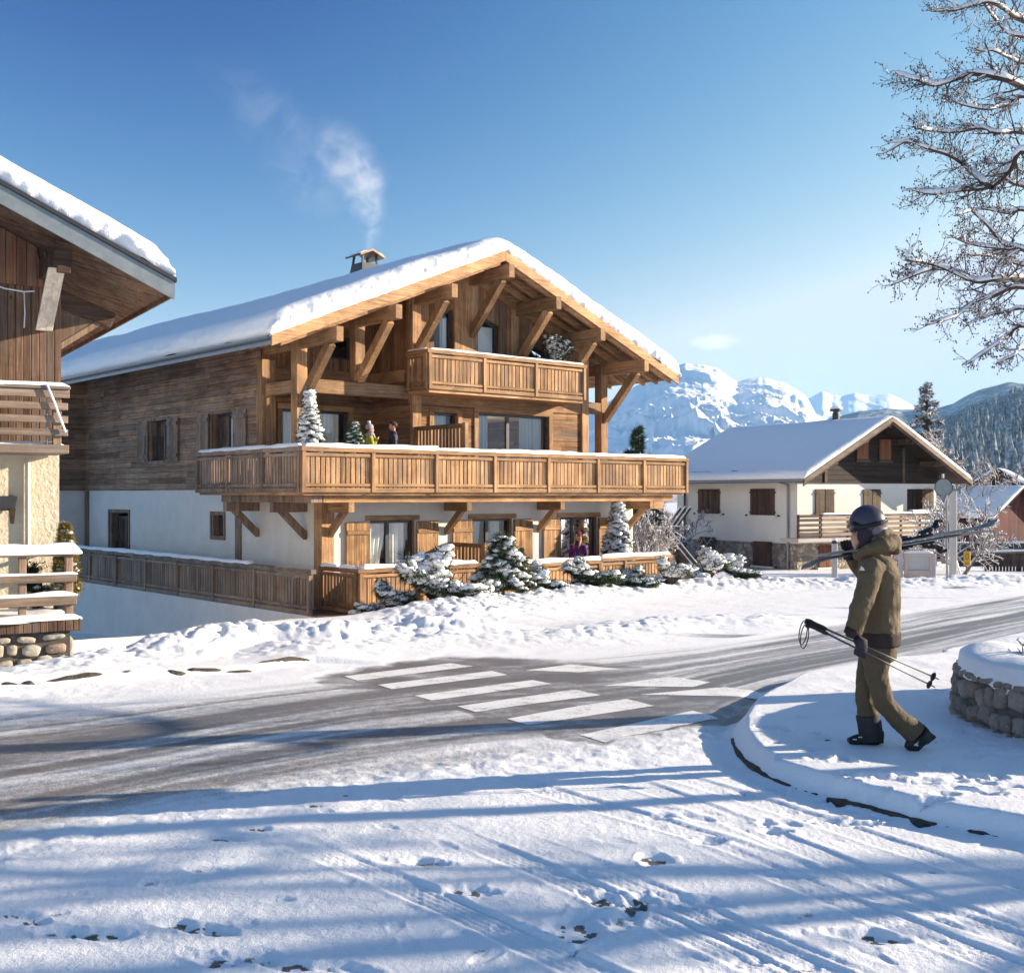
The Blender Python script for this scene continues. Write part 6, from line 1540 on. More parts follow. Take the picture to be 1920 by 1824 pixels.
# --- the big tree whose snow covered limbs reach in from the right
def big_tree():
    r = random.Random(101); tx, ty = 6.9, 11.6
    gz = zg(tx, ty)
    o = thing('snowy_tree', 'large bare tree with snow lined branches reaching in from the right', 'tree', (tx, ty, gz))
    tk = MB(); cr = MB(); sn = MB()
    def W3(px, py, Y): return Vector(((px-CX)/FPX*Y-tx, Y-ty, EYE+(CY-py)/FPX*Y-gz))
    tpts = [Vector((0, 0, -.3)), Vector((.05, 0, 2)), Vector((.0, .1, 4.2)), Vector((.15, .1, 6.5)), Vector((.1, 0, 9.2))]
    tk.tube(tpts, [.24, .19, .15, .11, .04], 10, cap=False)
    def smooth(P):
        out = []
        for i in range(len(P)-1):
            a = P[max(0, i-1)]; b = P[i]; c = P[i+1]; d = P[min(len(P)-1, i+2)]
            for t in (0, .25, .5, .75):
                out.append(.5*((2*b)+(-a+c)*t+(2*a-5*b+4*c-d)*t*t+(-a+3*b-3*c+d)*t**3))
        out.append(P[-1]); return out
    def snow_on(pts, rr, k):
        P = []; R_ = []
        for i, (p, q) in enumerate(zip(pts, rr)):
            j = .55+.9*float(vn2(np.array([p.x*5+7]), np.array([p.y*5+p.z*4]), 8)[0])
            P.append(p+Vector((0, 0, q*.55+k*j*.5))); R_.append(max(.004, (q*.75+k*j*.62)))
        R_[0] *= .5; R_[-1] *= .35
        sn.tube(P, R_, 7)
    def twig(p, d, L, rad, lv):
        n = 4 if lv > 1 else 6; pts = [p]; dd = d.copy()
        for i in range(n):
            dd = (dd+perp(dd, r)*.28+Vector((-.02, 0, .03))).normalized(); pts.append(pts[-1]+dd*L/n)
        rr = [rad*(1-.7*i/n) for i in range(n+1)]
        cr.tube(pts, rr, 4 if lv < 2 else 3, cap=False)
        if lv <= 1 and abs(d.z) < .75 and r.random() < .3: snow_on(pts[:-1], rr[:-1], .009)
        elif r.random() < .22 and abs(d.z) < .7: snow_on(pts[:3], rr[:3], .007)
        if lv < 3:
            m_ = [6, 4, 2][lv]
            for k in range(m_):
                t = .2+.8*(k+r.random())/m_; i = min(n-1, int(t*n)); q = pts[i].lerp(pts[i+1], t*n-i); b = (pts[i+1]-pts[i]).normalized()
                s_ = perp(b, r); s_.y *= .6; twig(q, (b*.8+s_*.75).normalized(), L*.5*r.uniform(.6, 1.2), max(.0024, rr[i]*.55), lv+1)
        elif r.random() < .5:
            cr.ell(pts[-1]-Vector((0, 0, .008)), (.007, .007, .010), 4, 3)
    limbs = [
        (10.6, 1.0, [(1920,165),(1880,148),(1830,138),(1790,150),(1750,160),(1718,150),(1680,137)]),
        (11.6, .9, [(1925,42),(1885,18),(1850,4),(1800,18),(1752,22)]),
        (12.4, .8, [(1925,70),(1890,62),(1860,30),(1835,-10)]),
        (11.9, .8, [(1925,250),(1870,250),(1842,240),(1790,248),(1740,245),(1712,238)]),
        (10.9, .9, [(1860,352),(1838,338),(1810,312),(1780,292),(1740,279),(1702,266),(1668,283)]),
        (10.9, 1.0, [(1930,285),(1895,318),(1860,350),(1800,357),(1750,364),(1710,356)]),
        (11.7, .8, [(1930,352),(1895,342),(1868,320),(1850,300)]),
        (12.6, .8, [(1930,180),(1890,195),(1850,205),(1800,195),(1772,180)]),
        (11.2, .9, [(1930,472),(1880,456),(1852,424),(1822,396)]),
        (12.1, .8, [(1930,470),(1875,466),(1820,458),(1782,442)]),
        (10.5, 1.0, [(1930,528),(1870,524),(1830,528),(1782,508),(1740,494),(1700,488)]),
        (10.5, .6, [(1755,503),(1735,508),(1705,520),(1674,534)]),
        (11.0, .8, [(1930,540),(1862,556),(1820,572),(1790,594),(1735,610)]),
        (11.3, .7, [(1930,612),(1890,632),(1858,652),(1815,682)]),
        (11.9, .7, [(1930,655),(1900,668),(1868,682)]),
        (12.2, .7, [(1930,395),(1890,400),(1840,392),(1790,405)]),
        (12.8, .7, [(1930,120),(1895,110),(1860,95),(1830,100)]),
        (12.6, .7, [(1930,500),(1890,490),(1850,480),(1800,478)]),
        (12.4, .7, [(1930,580),(1890,585),(1850,592),(1810,612)]),
    ]
    for (Y, s_, P) in limbs:
        Q = [W3(px, py, Y+.25*math.sin(i*1.7+Y*5)) for i, (px, py) in enumerate(P)]
        if P[0][0] > 1900:
            z0 = Q[0].z; h0 = min(8.6, max(1.7, z0-.9)); f_ = h0
            ti = [t for t in tpts]; j = max(i for i in range(len(tpts)-1) if tpts[i].z <= h0); a = tpts[j].lerp(tpts[j+1], (h0-tpts[j].z)/(tpts[j+1].z-tpts[j].z))
            Q = [a, a.lerp(Q[0], .5)+Vector((0, 0, .18))]+Q
        S_ = smooth(Q); n = len(S_)
        base = .034*s_ if P[0][0] > 1900 else .024*s_
        rr = [base*(1-.86*(i/(n-1))**.9)+.004 for i in range(n)]
        tk.tube(S_, rr, 6, cap=False)
        snow_on(S_[2:], rr[2:], .021*s_)
        st0 = 8 if P[0][0] > 1900 else 1
        for i in range(st0, n-1):
            for k in range(2 if r.random() < .75 else 3):
                b = (S_[i+1]-S_[i]).normalized(); v = perp(b, r); v.y *= .7; v.z += .12
                q = S_[i].lerp(S_[i+1], r.random())
                twig(q, (b*.65+v.normalized()*.8).normalized(), r.uniform(.22, .58)*s_*(1-.62*i/n), max(.004, rr[i]*.38), 1)
        twig(S_[-1], (S_[-1]-S_[-3]).normalized(), .12, .005, 2)
    # the side that stays out of the picture
    for k in range(26):
        h0 = 2.6+6*r.random(); az = r.uniform(-1.9, 1.5); d = Vector((math.cos(az), math.sin(az)*.9, .25)).normalized()
        p = Vector((.1, .1, h0)); pts = [p+d*t*(3.4-.25*h0)+Vector((0, 0, .3*math.sin(t*2.3+k))) for t in (0, .25, .5, .75, 1)]
        tk.tube(pts, [.05, .04, .03, .02, .008], 5, cap=False); snow_on(pts[1:], [.04, .03, .02, .008], .025)
        for i in range(1, 5):
            for j in range(3): twig(pts[i], (d+perp(d, r)*.9).normalized(), r.uniform(.5, 1.0), .012, 1 if j else 0)
    tk.build('trunk', twig_mat('dark_wet_bark', (.05, .036, .03), .75, .95), o, smooth=True, flip=True)
    cr.build('crown', twig_mat('dark_fine_twigs', (.065, .042, .034), .8, 1.0), o, smooth=True, flip=True)
    sn.build('snow', SNOW, o, smooth=True, flip=True)
big_tree()

# --- bare trees standing outside the picture to the right; their long shadows cross the road and the lay-by
shade = [(9.2, 9.1, 10.5), (12.6, 7.6, 11.0), (23, 11.8, 13)]
for i, (x, y, h) in enumerate(shade):
    bare_tree('roadside_tree', 'bare roadside tree outside the right edge of the picture', (x, y, zg(x, y)), h, .75, 200+i, TWIG, 3, n1=15, trunk=.0115, fine=.010, group='roadside trees outside the picture', kids=5, snow=0)
# ------------------------------------------------------------------ people
def cloth(name, a, b, scale=60, rough=.85, bump=.15, sheen=0.0):
    m, t = mat(name, a, rough); o = t.obj()
    t.put(t.b.inputs['Base Color'], t.mix(t.mapr(t.noise(o, 5, 4, .6), .35, .65), a, b))
    h = t.math('ADD', t.noise(o, scale*4, 2, .5), t.math('MULTIPLY', t.noise(t.sc(o, (1, 1, .45)), 11, 5, .6, 1.5), 5.0))
    t.put(t.b.inputs['Normal'], t.bump(h, bump, .02)); t.put(t.b.inputs['Specular IOR Level'], .25)
    return m
SKIN = cloth('skin', (.50, .27, .18), (.56, .31, .21), 60, .55, .05)
def clay(mb, name, m, parent, voxel=.012, it=5, disp=0.0, dscale=.09, loc=None):
    o = mb.build(name, m, parent, smooth=True)
    a = o.modifiers.new('remesh', 'REMESH'); a.mode = 'VOXEL'; a.voxel_size = voxel; a.use_smooth_shade = True
    b = o.modifiers.new('smooth', 'SMOOTH'); b.factor = .5; b.iterations = it
    if disp:
        tx = bpy.data.textures.new(name+'_folds', 'CLOUDS'); tx.noise_scale = dscale; tx.noise_depth = 2
        d = o.modifiers.new('folds', 'DISPLACE'); d.texture = tx; d.strength = disp; d.mid_level = .5; d.texture_coords = 'LOCAL'
    return o
def loft(mb, rings, n=20):
    """rings: (centre, half-vector a, half-vector b)"""
    vs_ = []
    for c, a, b in rings:
        c = Vector(c); a = Vector(a); b = Vector(b)
        for k in range(n):
            t = 2*math.pi*k/n; vs_.append(c+a*math.cos(t)+b*math.sin(t))
    m = len(rings)
    fs = [(i*n+k, i*n+(k+1) % n, (i+1)*n+(k+1) % n, (i+1)*n+k) for i in range(m-1) for k in range(n)]
    fs += [tuple(range(n-1, -1, -1)), tuple(range((m-1)*n, m*n))]
    return mb.add(vs_, fs)

# --- the skier
SY = 8.66; SK = SY/FPX; SX0 = (1648-CX)*SK
sz = EYE+(CY-1397)*SK
skier = thing('person', 'skier in olive jacket and trousers with grey helmet, walking left with skis on the shoulder', 'person', (SX0, SY, sz))
def S(px, py, yo=0.0): k = (SY+yo)/FPX; return Vector(((px-CX)*k-SX0, yo, EYE+(CY-py)*k-sz))
X_ = Vector((1, 0, 0)); Y__ = Vector((0, 1, 0)); Z_ = Vector((0, 0, 1))
OLIVE = cloth('olive_jacket_cloth', (.118, .087, .047), (.138, .102, .056), 60, .7, .35)
OLIVE_D = cloth('olive_trouser_cloth', (.092, .068, .04), (.11, .081, .047), 60, .75, .35)
BROWN_D = cloth('dark_brown_panel_cloth', (.035, .022, .022), (.045, .03, .028), 60, .75, .3)
GAITER = cloth('slate_panel_cloth', (.03, .03, .034), (.04, .04, .044), 60, .75, .3)
GLOVE = cloth('dark_glove_cloth', (.028, .024, .034), (.04, .034, .045), 80, .7, .3)
HELM = cloth('matt_grey_helmet_shell', (.055, .048, .075), (.064, .056, .086), 10, .38, .0)
HELM2 = cloth('mauve_grey_helmet_rear', (.16, .14, .16), (.18, .155, .175), 10, .5, .0)
PAD = cloth('plum_ear_pad', (.03, .022, .036), (.04, .03, .045), 80, .9, .2)
BLK = cloth('black_plastic', (.012, .012, .014), (.02, .02, .022), 30, .4, .05)
WHT, _t = mat('pale_print', (.7, .66, .62), .6)
# body: one continuous figure under the clothes, with a face
b = MB()
b.tube([S(1645,1200), S(1646,1150), S(1647,1080), S(1640,1045), S(1632,1022), S(1628,1005)], [.125, .12, .13, .10, .062, .058], 14)
for sg, hip, kn, an in ((-1, S(1645,1212,-.085), S(1658,1318,-.10), S(1714,1372,-.1)), (1, S(1638,1212,.085), S(1622,1308,.1), S(1634,1380,.1))): b.tube([hip, hip.lerp(kn, .5), kn, kn.lerp(an, .5), an], [.07, .06, .045, .044, .036], 12)
b.tube([S(1640,1058,-.18), S(1617,1135,-.27), S(1603,1186,-.25)], [.055, .045, .036], 10)
b.tube([S(1640,1058,.18), S(1624,1078,.28), S(1596,1038,.26)], [.055, .045, .036], 10)
b.ell(S(1622,985), (.085, .072, .115), 16, 12)                     # skull
b.ell(S(1606,1010), (.045, .05, .055), 12, 8)                      # jaw
b.ell(S(1597,994), (.016, .013, .026), 8, 6); b.ell(S(1599,1008), (.012, .022, .007), 8, 5); b.ell(S(1599,1013), (.012, .02, .007), 8, 5); b.ell(S(1603,1022), (.022, .024, .018), 8, 6)
clay(b, 'body', SKIN, skier, .009, 3)
# jacket
j = MB()
loft(j, [(S(1646,1186), X_*.158, Y__*.205), (S(1648,1150), X_*.150, Y__*.20), (S(1648,1110), X_*.152, Y__*.205), (S(1648,1075), X_*.150, Y__*.215), (S(1644,1052), X_*.125, Y__*.185), (S(1636,1034), X_*.095, Y__*.12), (S(1630,1022), X_*.075, Y__*.085)])
j.tube([S(1639,1056,-.16), S(1630,1085,-.225), S(1618,1128,-.262), S(1612,1140,-.268), S(1606,1165,-.262), S(1600,1186,-.25)], [.082, .085, .074, .072, .068, .060], 16)
j.tube([S(1642,1056,.16), S(1636,1078,.24), S(1622,1080,.28), S(1607,1062,.28), S(1596,1044,.26)], [.082, .078, .066, .058, .052], 14)
# gathered hood
j.tube([S(1612,1040,-.06), S(1630,1030,-.125), S(1655,1022,-.12), S(1672,1018,-.05), S(1674,1017,.03), S(1658,1020,.11), S(1630,1030,.12), S(1612,1042,.05)], [.035, .048, .062, .072, .072, .058, .045, .035], 12)
j.tube([S(1636,1015,-.085), S(1655,998,-.07), S(1668,1000,0), S(1655,998,.07)], [.032, .036, .042, .03], 10)
j.ell(S(1675,1028,0), (.055, .11, .05), 14, 10); j.ell(S(1612,1042,0), (.05, .08, .04), 10, 8)
jk = clay(j, 'jacket', OLIVE, skier, .0100, 3, .017, .07)
q = MB(); loft(q, [(S(1645,1210), X_*.152, Y__*.198), (S(1646,1204), X_*.161, Y__*.208), (S(1646,1187), X_*.163, Y__*.211), (S(1646,1180), X_*.155, Y__*.204)], 32); clay(q, 'hem_panel', BROWN_D, jk, .011, 2, .010, .08)
q = MB(); q.tube([S(1602,1179,-.253), S(1597,1191,-.249)], [.066, .063], 16); q.build('cuff', BROWN_D, jk, smooth=True)
q = MB(); c = S(1617,1066,-.315)
for P in ([(-.016, -.012), (-.010, -.012), (.000, .010), (-.003, .016)], [(-.006, -.012), (.018, -.012), (.004, .010), (.0015, .004)]): q.add([c+Vector((x*1.1, -.0, z*1.1)) for x, z in P]+[c+Vector((x*1.1, .02, z*1.1)) for x, z in P], [(0,1,2,3),(7,6,5,4),(0,4,5,1),(1,5,6,2),(2,6,7,3),(3,7,4,0)])
q.build('emblem', WHT, jk)
# trousers
t_ = MB()
loft(t_, [(S(1645,1235), X_*.135, Y__*.175), (S(1645,1205), X_*.142, Y__*.185), (S(1645,1185), X_*.135, Y__*.18)])
t_.tube([S(1645,1215,-.085), S(1643,1265,-.095), S(1658,1318,-.10), S(1687,1350,-.10), S(1718,1374,-.10)], [.102, .087, .075, .076, .090], 18)
t_.tube([S(1638,1215,.085), S(1627,1265,.095), S(1622,1308,.10), S(1629,1345,.10), S(1634,1386,.10)], [.10, .083, .075, .081, .088], 18)
tr_ = clay(t_, 'trousers', OLIVE_D, skier, .0100, 3, .018, .07)
q = MB(); q.tube([S(1627,1338,.10), S(1634,1388,.10)], [.088, .094], 18); clay(q, 'gaiter', GAITER, tr_, .011, 2, .012, .07)
# boots
q = MB(); q.tube([S(1640,1368,.10), S(1640,1382,.10)], [.07, .072], 12); q.tube([S(1646,1385,.10), S(1625,1385,.10), S(1604,1387,.10), S(1592,1389,.10)], [.052, .05, .042, .028], 12); q.box(S(1590,0,.1).x, S(1655,0,.1).x, .065, .14, 0.0, .03)
bt = clay(q, 'boot', BLK, skier, .010, 3)
q = MB()
for px, py in ((1606,1388), (1616,1384), (1640,1386)): q.box(S(px,0).x-.014, S(px,0).x+.014, .04, .047, S(0,py).z-.004, S(0,py).z+.004)
q.build_each('buckle', WHT, bt)
q = MB(); a = S(1748,1379,-.10); tt = S(1706,1411,-.10); d = (tt-a).normalized(); nup = Vector((d.z, 0, -d.x)); nup = nup if nup.x < 0 else -nup
q.tube([S(1722,1376,-.1), S(1735,1389,-.1)], [.078, .075], 12); q.tube([a+nup*.05, a.lerp(tt, .4)+nup*.055, a.lerp(tt, .8)+nup*.042, tt+nup*.03], [.058, .06, .048, .032], 12)
q.beam(a-d*.012-nup*.0, a.lerp(tt, .38)-nup*.0, .085, .035, up=nup); q.beam(a.lerp(tt, .55), tt+d*.01, .085, .03, up=nup)
bt = clay(q, 'boot', BLK, skier, .010, 2)
q = MB()
for s_, o_, l_ in ((.35, .062, .035), (.5, .05, .03), (.68, .045, .03), (.25, .03, .025)):
    p = a.lerp(tt, s_)+nup*o_; p.y = -.155; q.beam(p-d*l_*.5, p+d*l_*.5, .012, .008, up=nup); 
    p2 = p-nup*.013; q.beam(p2-d*l_*.35, p2+d*l_*.2, .012, .006, up=nup)
q.lathe([(.011, 0), (.011, .01)], (S(1742,1381).x, -.16, S(0,1383).z), 10)
q.build_each('buckle', WHT, bt)
# helmet, goggles, hair line
def ring(mb, cx, cz, rx, ry, tilt, y0, a0, a1, w, th, n=28):
    pass
hc = S(1627,980); h = MB()
vs_ = []; fs = []; N = 28; M_ = 14
for i in range(M_+1):
    ph = math.radians(90-118*i/M_)
    for k in range(N):
        a = 2*math.pi*k/N; r0 = math.cos(ph)
        vs_.append(Vector((.137*r0*math.cos(a), .108*r0*math.sin(a), .135*math.sin(ph))))
tl = math.radians(8)
def tilt(v): return Vector((v.x*math.cos(tl)+v.z*math.sin(tl), v.y, -v.x*math.sin(tl)*-1*-1*0+v.z*math.cos(tl)-v.x*math.sin(tl)*-1*0))
vv = []
for v in vs_:
    if v.z < -.02: v = Vector((v.x, v.y, -.02+(v.z+.02)*1.0))
    vv.append(hc+v)
# outer shell above the goggle strap, open at the face
h.add(vv, [(i*N+k, i*N+(k+1) % N, (i+1)*N+(k+1) % N, (i+1)*N+k) for i in range(M_) for k in range(N) if not (i >= 11 and (k in range(11, 18)))])
hm = h.build('helmet', HELM, skier, smooth=True); so = hm.modifiers.new('shell', 'SOLIDIFY'); so.thickness = .014
q = MB(); loft(q, [(S(1638,1004), X_*.085, Y__*.09), (S(1637,996), X_*.108, Y__*.101), (S(1634,985), X_*.118, Y__*.106)], 24); q.build('helmet_rear', HELM2, hm, smooth=True)
for sg in (-1, 1):
    q = MB(); q.ell(S(1622,1004,sg*.082), (.060, .024, .075), 12, 8); q.build('ear_pad', PAD, hm, smooth=True)
    q = MB(); q.tube([S(1618,1018,sg*.08), S(1609,1026,sg*.045), S(1606,1029,0)], .008, 6); q.build('chin_strap', BLK, hm)
def strap_pts(rx, ry, z0, zt, a0, a1, n, w):
    rows = []
    for i in range(n+1):
        a = a0+(a1-a0)*i/n; x = rx*math.cos(a); y = ry*math.sin(a)
        z = z0+zt*(x/rx)
        rows.append([(hc.x+x, y, hc.z+z-w), (hc.x+x*1.01, y*1.01, hc.z+z+w)])
    return rows
q = MB(); rows = strap_pts(.144, .115, -.012, .034, math.radians(-150), math.radians(150), 40, .016); q.grid(rows)
gs = q.build('goggle_strap', BLK, hm, smooth=True); so = gs.modifiers.new('s', 'SOLIDIFY'); so.thickness = .006; so.offset = 1
q = MB()
for i in range(5):
    a = math.radians(-62+i*8.0); x = .152*math.cos(a); y = .1215*math.sin(a); q.beam((hc.x+x, y, hc.z-.012+.034*(x/.144)-.009), (hc.x+x*1.0, y, hc.z-.012+.034*(x/.144)+.007), .009, .004, up=(math.cos(a), math.sin(a), 0))
q.build('strap_print', cloth('faint_strap_print', (.16, .13, .16), (.18, .15, .18)), gs)
q = MB(); g0 = S(1602,987); loft(q, [(g0+Vector((.028, 0, .006)), Y__*.094, Z_*.042), (g0+Vector((-.015, 0, .002)), Y__*.090, Z_*.048), (g0+Vector((-.030, 0, .0)), Y__*.075, Z_*.040)], 20); gg = q.build('goggles', BLK, skier, smooth=True)
q = MB(); loft(q, [(g0+Vector((-.026, 0, 0)), Y__*.082, Z_*.041), (g0+Vector((-.038, 0, 0)), Y__*.066, Z_*.033), (g0+Vector((-.045, 0, 0)), Y__*.03, Z_*.018)], 20); q.build('lens', mat('bronze_lens', (.06, .03, .03), .12, 0, .9)[0], gg, smooth=True)
# gloves: palm, four curled fingers, thumb
def glove(center, ux, uy, uz, parent, side=1):
    """fist round a bar along ux; uy points from the back of the hand to the palm, uz from fingers towards the wrist"""
    q = MB(); c = Vector(center); ux = Vector(ux).normalized(); uy = Vector(uy).normalized(); uz = Vector(uz).normalized()
    loft(q, [(c-uy*.022+uz*.075, ux*.036, uy*.030), (c-uy*.024+uz*.045, ux*.045, uy*.030), (c-uy*.024+uz*.0, ux*.050, uy*.026), (c-uy*.022-uz*.03, ux*.046, uy*.020)], 14)
    for i, (o_, l_) in enumerate(((-.036, .92), (-.012, 1.03), (.012, 1.0), (.036, .84))):
        b0 = c+ux*o_-uy*.026-uz*.024; b1 = b0-uz*.034*l_+uy*.010; b2 = b1+uy*.042*l_-uz*.006; b3 = b2+uz*.036*l_+uy*.004
        q.tube([b0, b1, b2, b3], [.0150, .0140, .0130, .0115], 9)
    b0 = c-ux*.040*side-uy*.005+uz*.036; b1 = b0-ux*.014*side+uy*.024-uz*.012; b2 = b1+ux*.014*side+uy*.020-uz*.022; b3 = b2+ux*.018*side+uy*.002-uz*.016
    q.tube([b0, b1, b2, b3], [.018, .0165, .014, .012], 9)
    return clay(q, 'glove', GLOVE, parent, .0055, 2)
PA = S(1514,1167,-.33); PB = S(1756,1279,-.22); pd = (PB-PA).normalized()
hp = PA+(PB-PA)*((S(1593,0).x-PA.x)/(PB.x-PA.x))
glove(hp, pd, Vector((.25, .95, .1)), Vector((.18, 0, 1)), skier, 1)
q = MB(); q.tube([S(1600,1184,-.25), S(1597,1194,-.262)], [.052, .048], 14); q.build('glove_cuff', GLOVE, skier, smooth=True)
# skis
s0 = S(1500,1052,.20); s1 = S(1874,986,.52); sd_ = (s1-s0).normalized(); L = (s1-s0).length
side = sd_.cross(Z_).normalized(); upv = side.cross(sd_).normalized()
TOP = cloth('grey_ski_topsheet', (.30, .295, .29), (.20, .195, .19), 6, .6, 0)
BASE = cloth('dark_ski_base', (.03, .03, .035), (.05, .05, .055), 6, .4, 0)
def ski(name, label, sg, tipup, tailup):
    o = thing(name, label, 'ski', tuple(Vector((SX0, SY, sz))+s0), 0, 'pair of skis on the shoulder')
    q = MB(); n = 44; rows = []
    for i in range(n+1):
        f = i/n; x = f*L
        w = .052+.013*abs(f-.5)*2
        e = min(1, f/.035, (1-f)/.06); w *= math.sin(e*math.pi/2)**.6 if e < 1 else 1
        bend = tipup*max(0, (f-.88)/.12)**2*.075+tailup*max(0, (.14-f)/.14)**2*.07 - .003*math.sin(f*math.pi)
        c = sd_*x+upv*sg*(.012+bend)
        t = .010
        rows.append([c+side*w, c+side*w*.9+upv*sg*t, c-side*w*.9+upv*sg*t, c-side*w, c+side*w])
    q.grid(rows); b_ = q.build('board', TOP, o, smooth=False)
    q = MB(); q.grid([[r_[1]-side*.02+upv*sg*.001, r_[2]+side*.02+upv*sg*.001] for r_ in rows[3:-3]]); q.build('stripe', BASE, b_)
    q = MB()
    for f0, f1, hh, ww in ((.595, .655, .035, .036), (.50, .545, .026, .032), (.548, .60, .012, .028)):
        c0 = sd_*f0*L+upv*sg*.022; c1 = sd_*f1*L+upv*sg*.022
        q.beam(c0+upv*sg*hh*.5, c1+upv*sg*hh*.5, ww*2, hh, up=upv)
    q.beam(sd_*.64*L+upv*sg*.055, sd_*.695*L+upv*sg*.095, .05, .03, up=upv); q.beam(sd_*.60*L+upv*sg*.05, sd_*.655*L+upv*sg*.075, .06, .03, up=upv)
    q.beam(sd_*.52*L+upv*sg*.045, sd_*.485*L+upv*sg*.04, .07, .02, up=upv); q.tube([sd_*.66*L+upv*sg*.06, sd_*.685*L+upv*sg*.125, sd_*.72*L+upv*sg*.115], .016, 6)
    bd = clay(q, 'binding', BLK, o, .008, 2)
    q = MB()
    for f in (.53, .585, .625, .65): p = sd_*f*L+upv*sg*.045-side*.0; q.ell(p-side*-.036*0+Vector((0, -.036, 0)), (.010, .006, .006), 6, 4)
    q.build('bolt', WHT, bd); return o
ski('ski', 'upper grey ski of the pair, binding on top, carried on the shoulder', 1, .55, .5)
ski('ski', 'lower grey ski of the pair, its binding hanging underneath', -1, .5, .65)
hs = s0+sd_*(.240*L)+Vector((0, -.0, .0)); glove(hs+upv*.030, sd_, -upv, Vector((.35, .25, -.75)), skier, 1)
q = MB(); q.tube([S(1592,1034,.26), S(1595,1046,.26)], [.05, .055], 12); q.build('glove_cuff', GLOVE, skier, smooth=True)
# poles
def pole(label, A, B, seed):
    o = thing('ski_pole', label, 'ski pole', tuple(Vector((SX0, SY, sz))+A), 0, 'pair of ski poles in one hand')
    d = B-A; u = d.normalized(); n_ = Vector((u.z, 0, -u.x))
    q = MB(); q.tube([Vector((0, 0, 0)), d], [.0085, .0055], 8); q.build('shaft', cloth('dark_pole_shaft', (.04, .03, .04), (.10, .085, .095), 3, .35, 0), o, smooth=True)
    q = MB(); q.tube([-u*.01, u*.02, u*.07, u*.13, u*.16], [.012, .02, .0155, .017, .012], 10); q.tube([-u*.008+n_*.012, u*.02+n_*.02], [.014, .012], 8); q.build('grip', BLK, o, smooth=True)
    q = MB(); rows = []
    for i in range(15):
        a = math.pi*2*i/14; p = Vector((-.018+.030*math.sin(a)-.012*(1-math.cos(a)), -.01-.01*seed, -.085+.09*math.cos(a)))
        rows.append([p+Vector((0, -.008, 0)), p+Vector((0, .008, 0))])
    q.grid(rows); st2 = q.build('strap', BLK, o, smooth=True); sm = st2.modifiers.new('s', 'SOLIDIFY'); sm.thickness = .004
    c = d-u*.055; q = MB(); K = 18; a1 = n_; a2 = u.cross(n_)
    q.add([c+(a1*math.cos(2*math.pi*k/K)+a2*math.sin(2*math.pi*k/K))*r_+u*o_ for r_, o_ in ((.008, .0), (.030, .004), (.034, .010), (.008, .012)) for k in range(K)], [(i*K+k, i*K+(k+1) % K, (i+1)*K+(k+1) % K, (i+1)*K+k) for i in range(3) for k in range(K)]); q.build('basket', BLK, o)
    return o
pole('upper ski pole held in the gloved hand, its basket further right', S(1513,1163,-.325), S(1760,1273,-.20), 0)
pole('lower ski pole held in the gloved hand, its basket nearer the leg', S(1515,1170,-.345), S(1753,1288,-.27), 1)

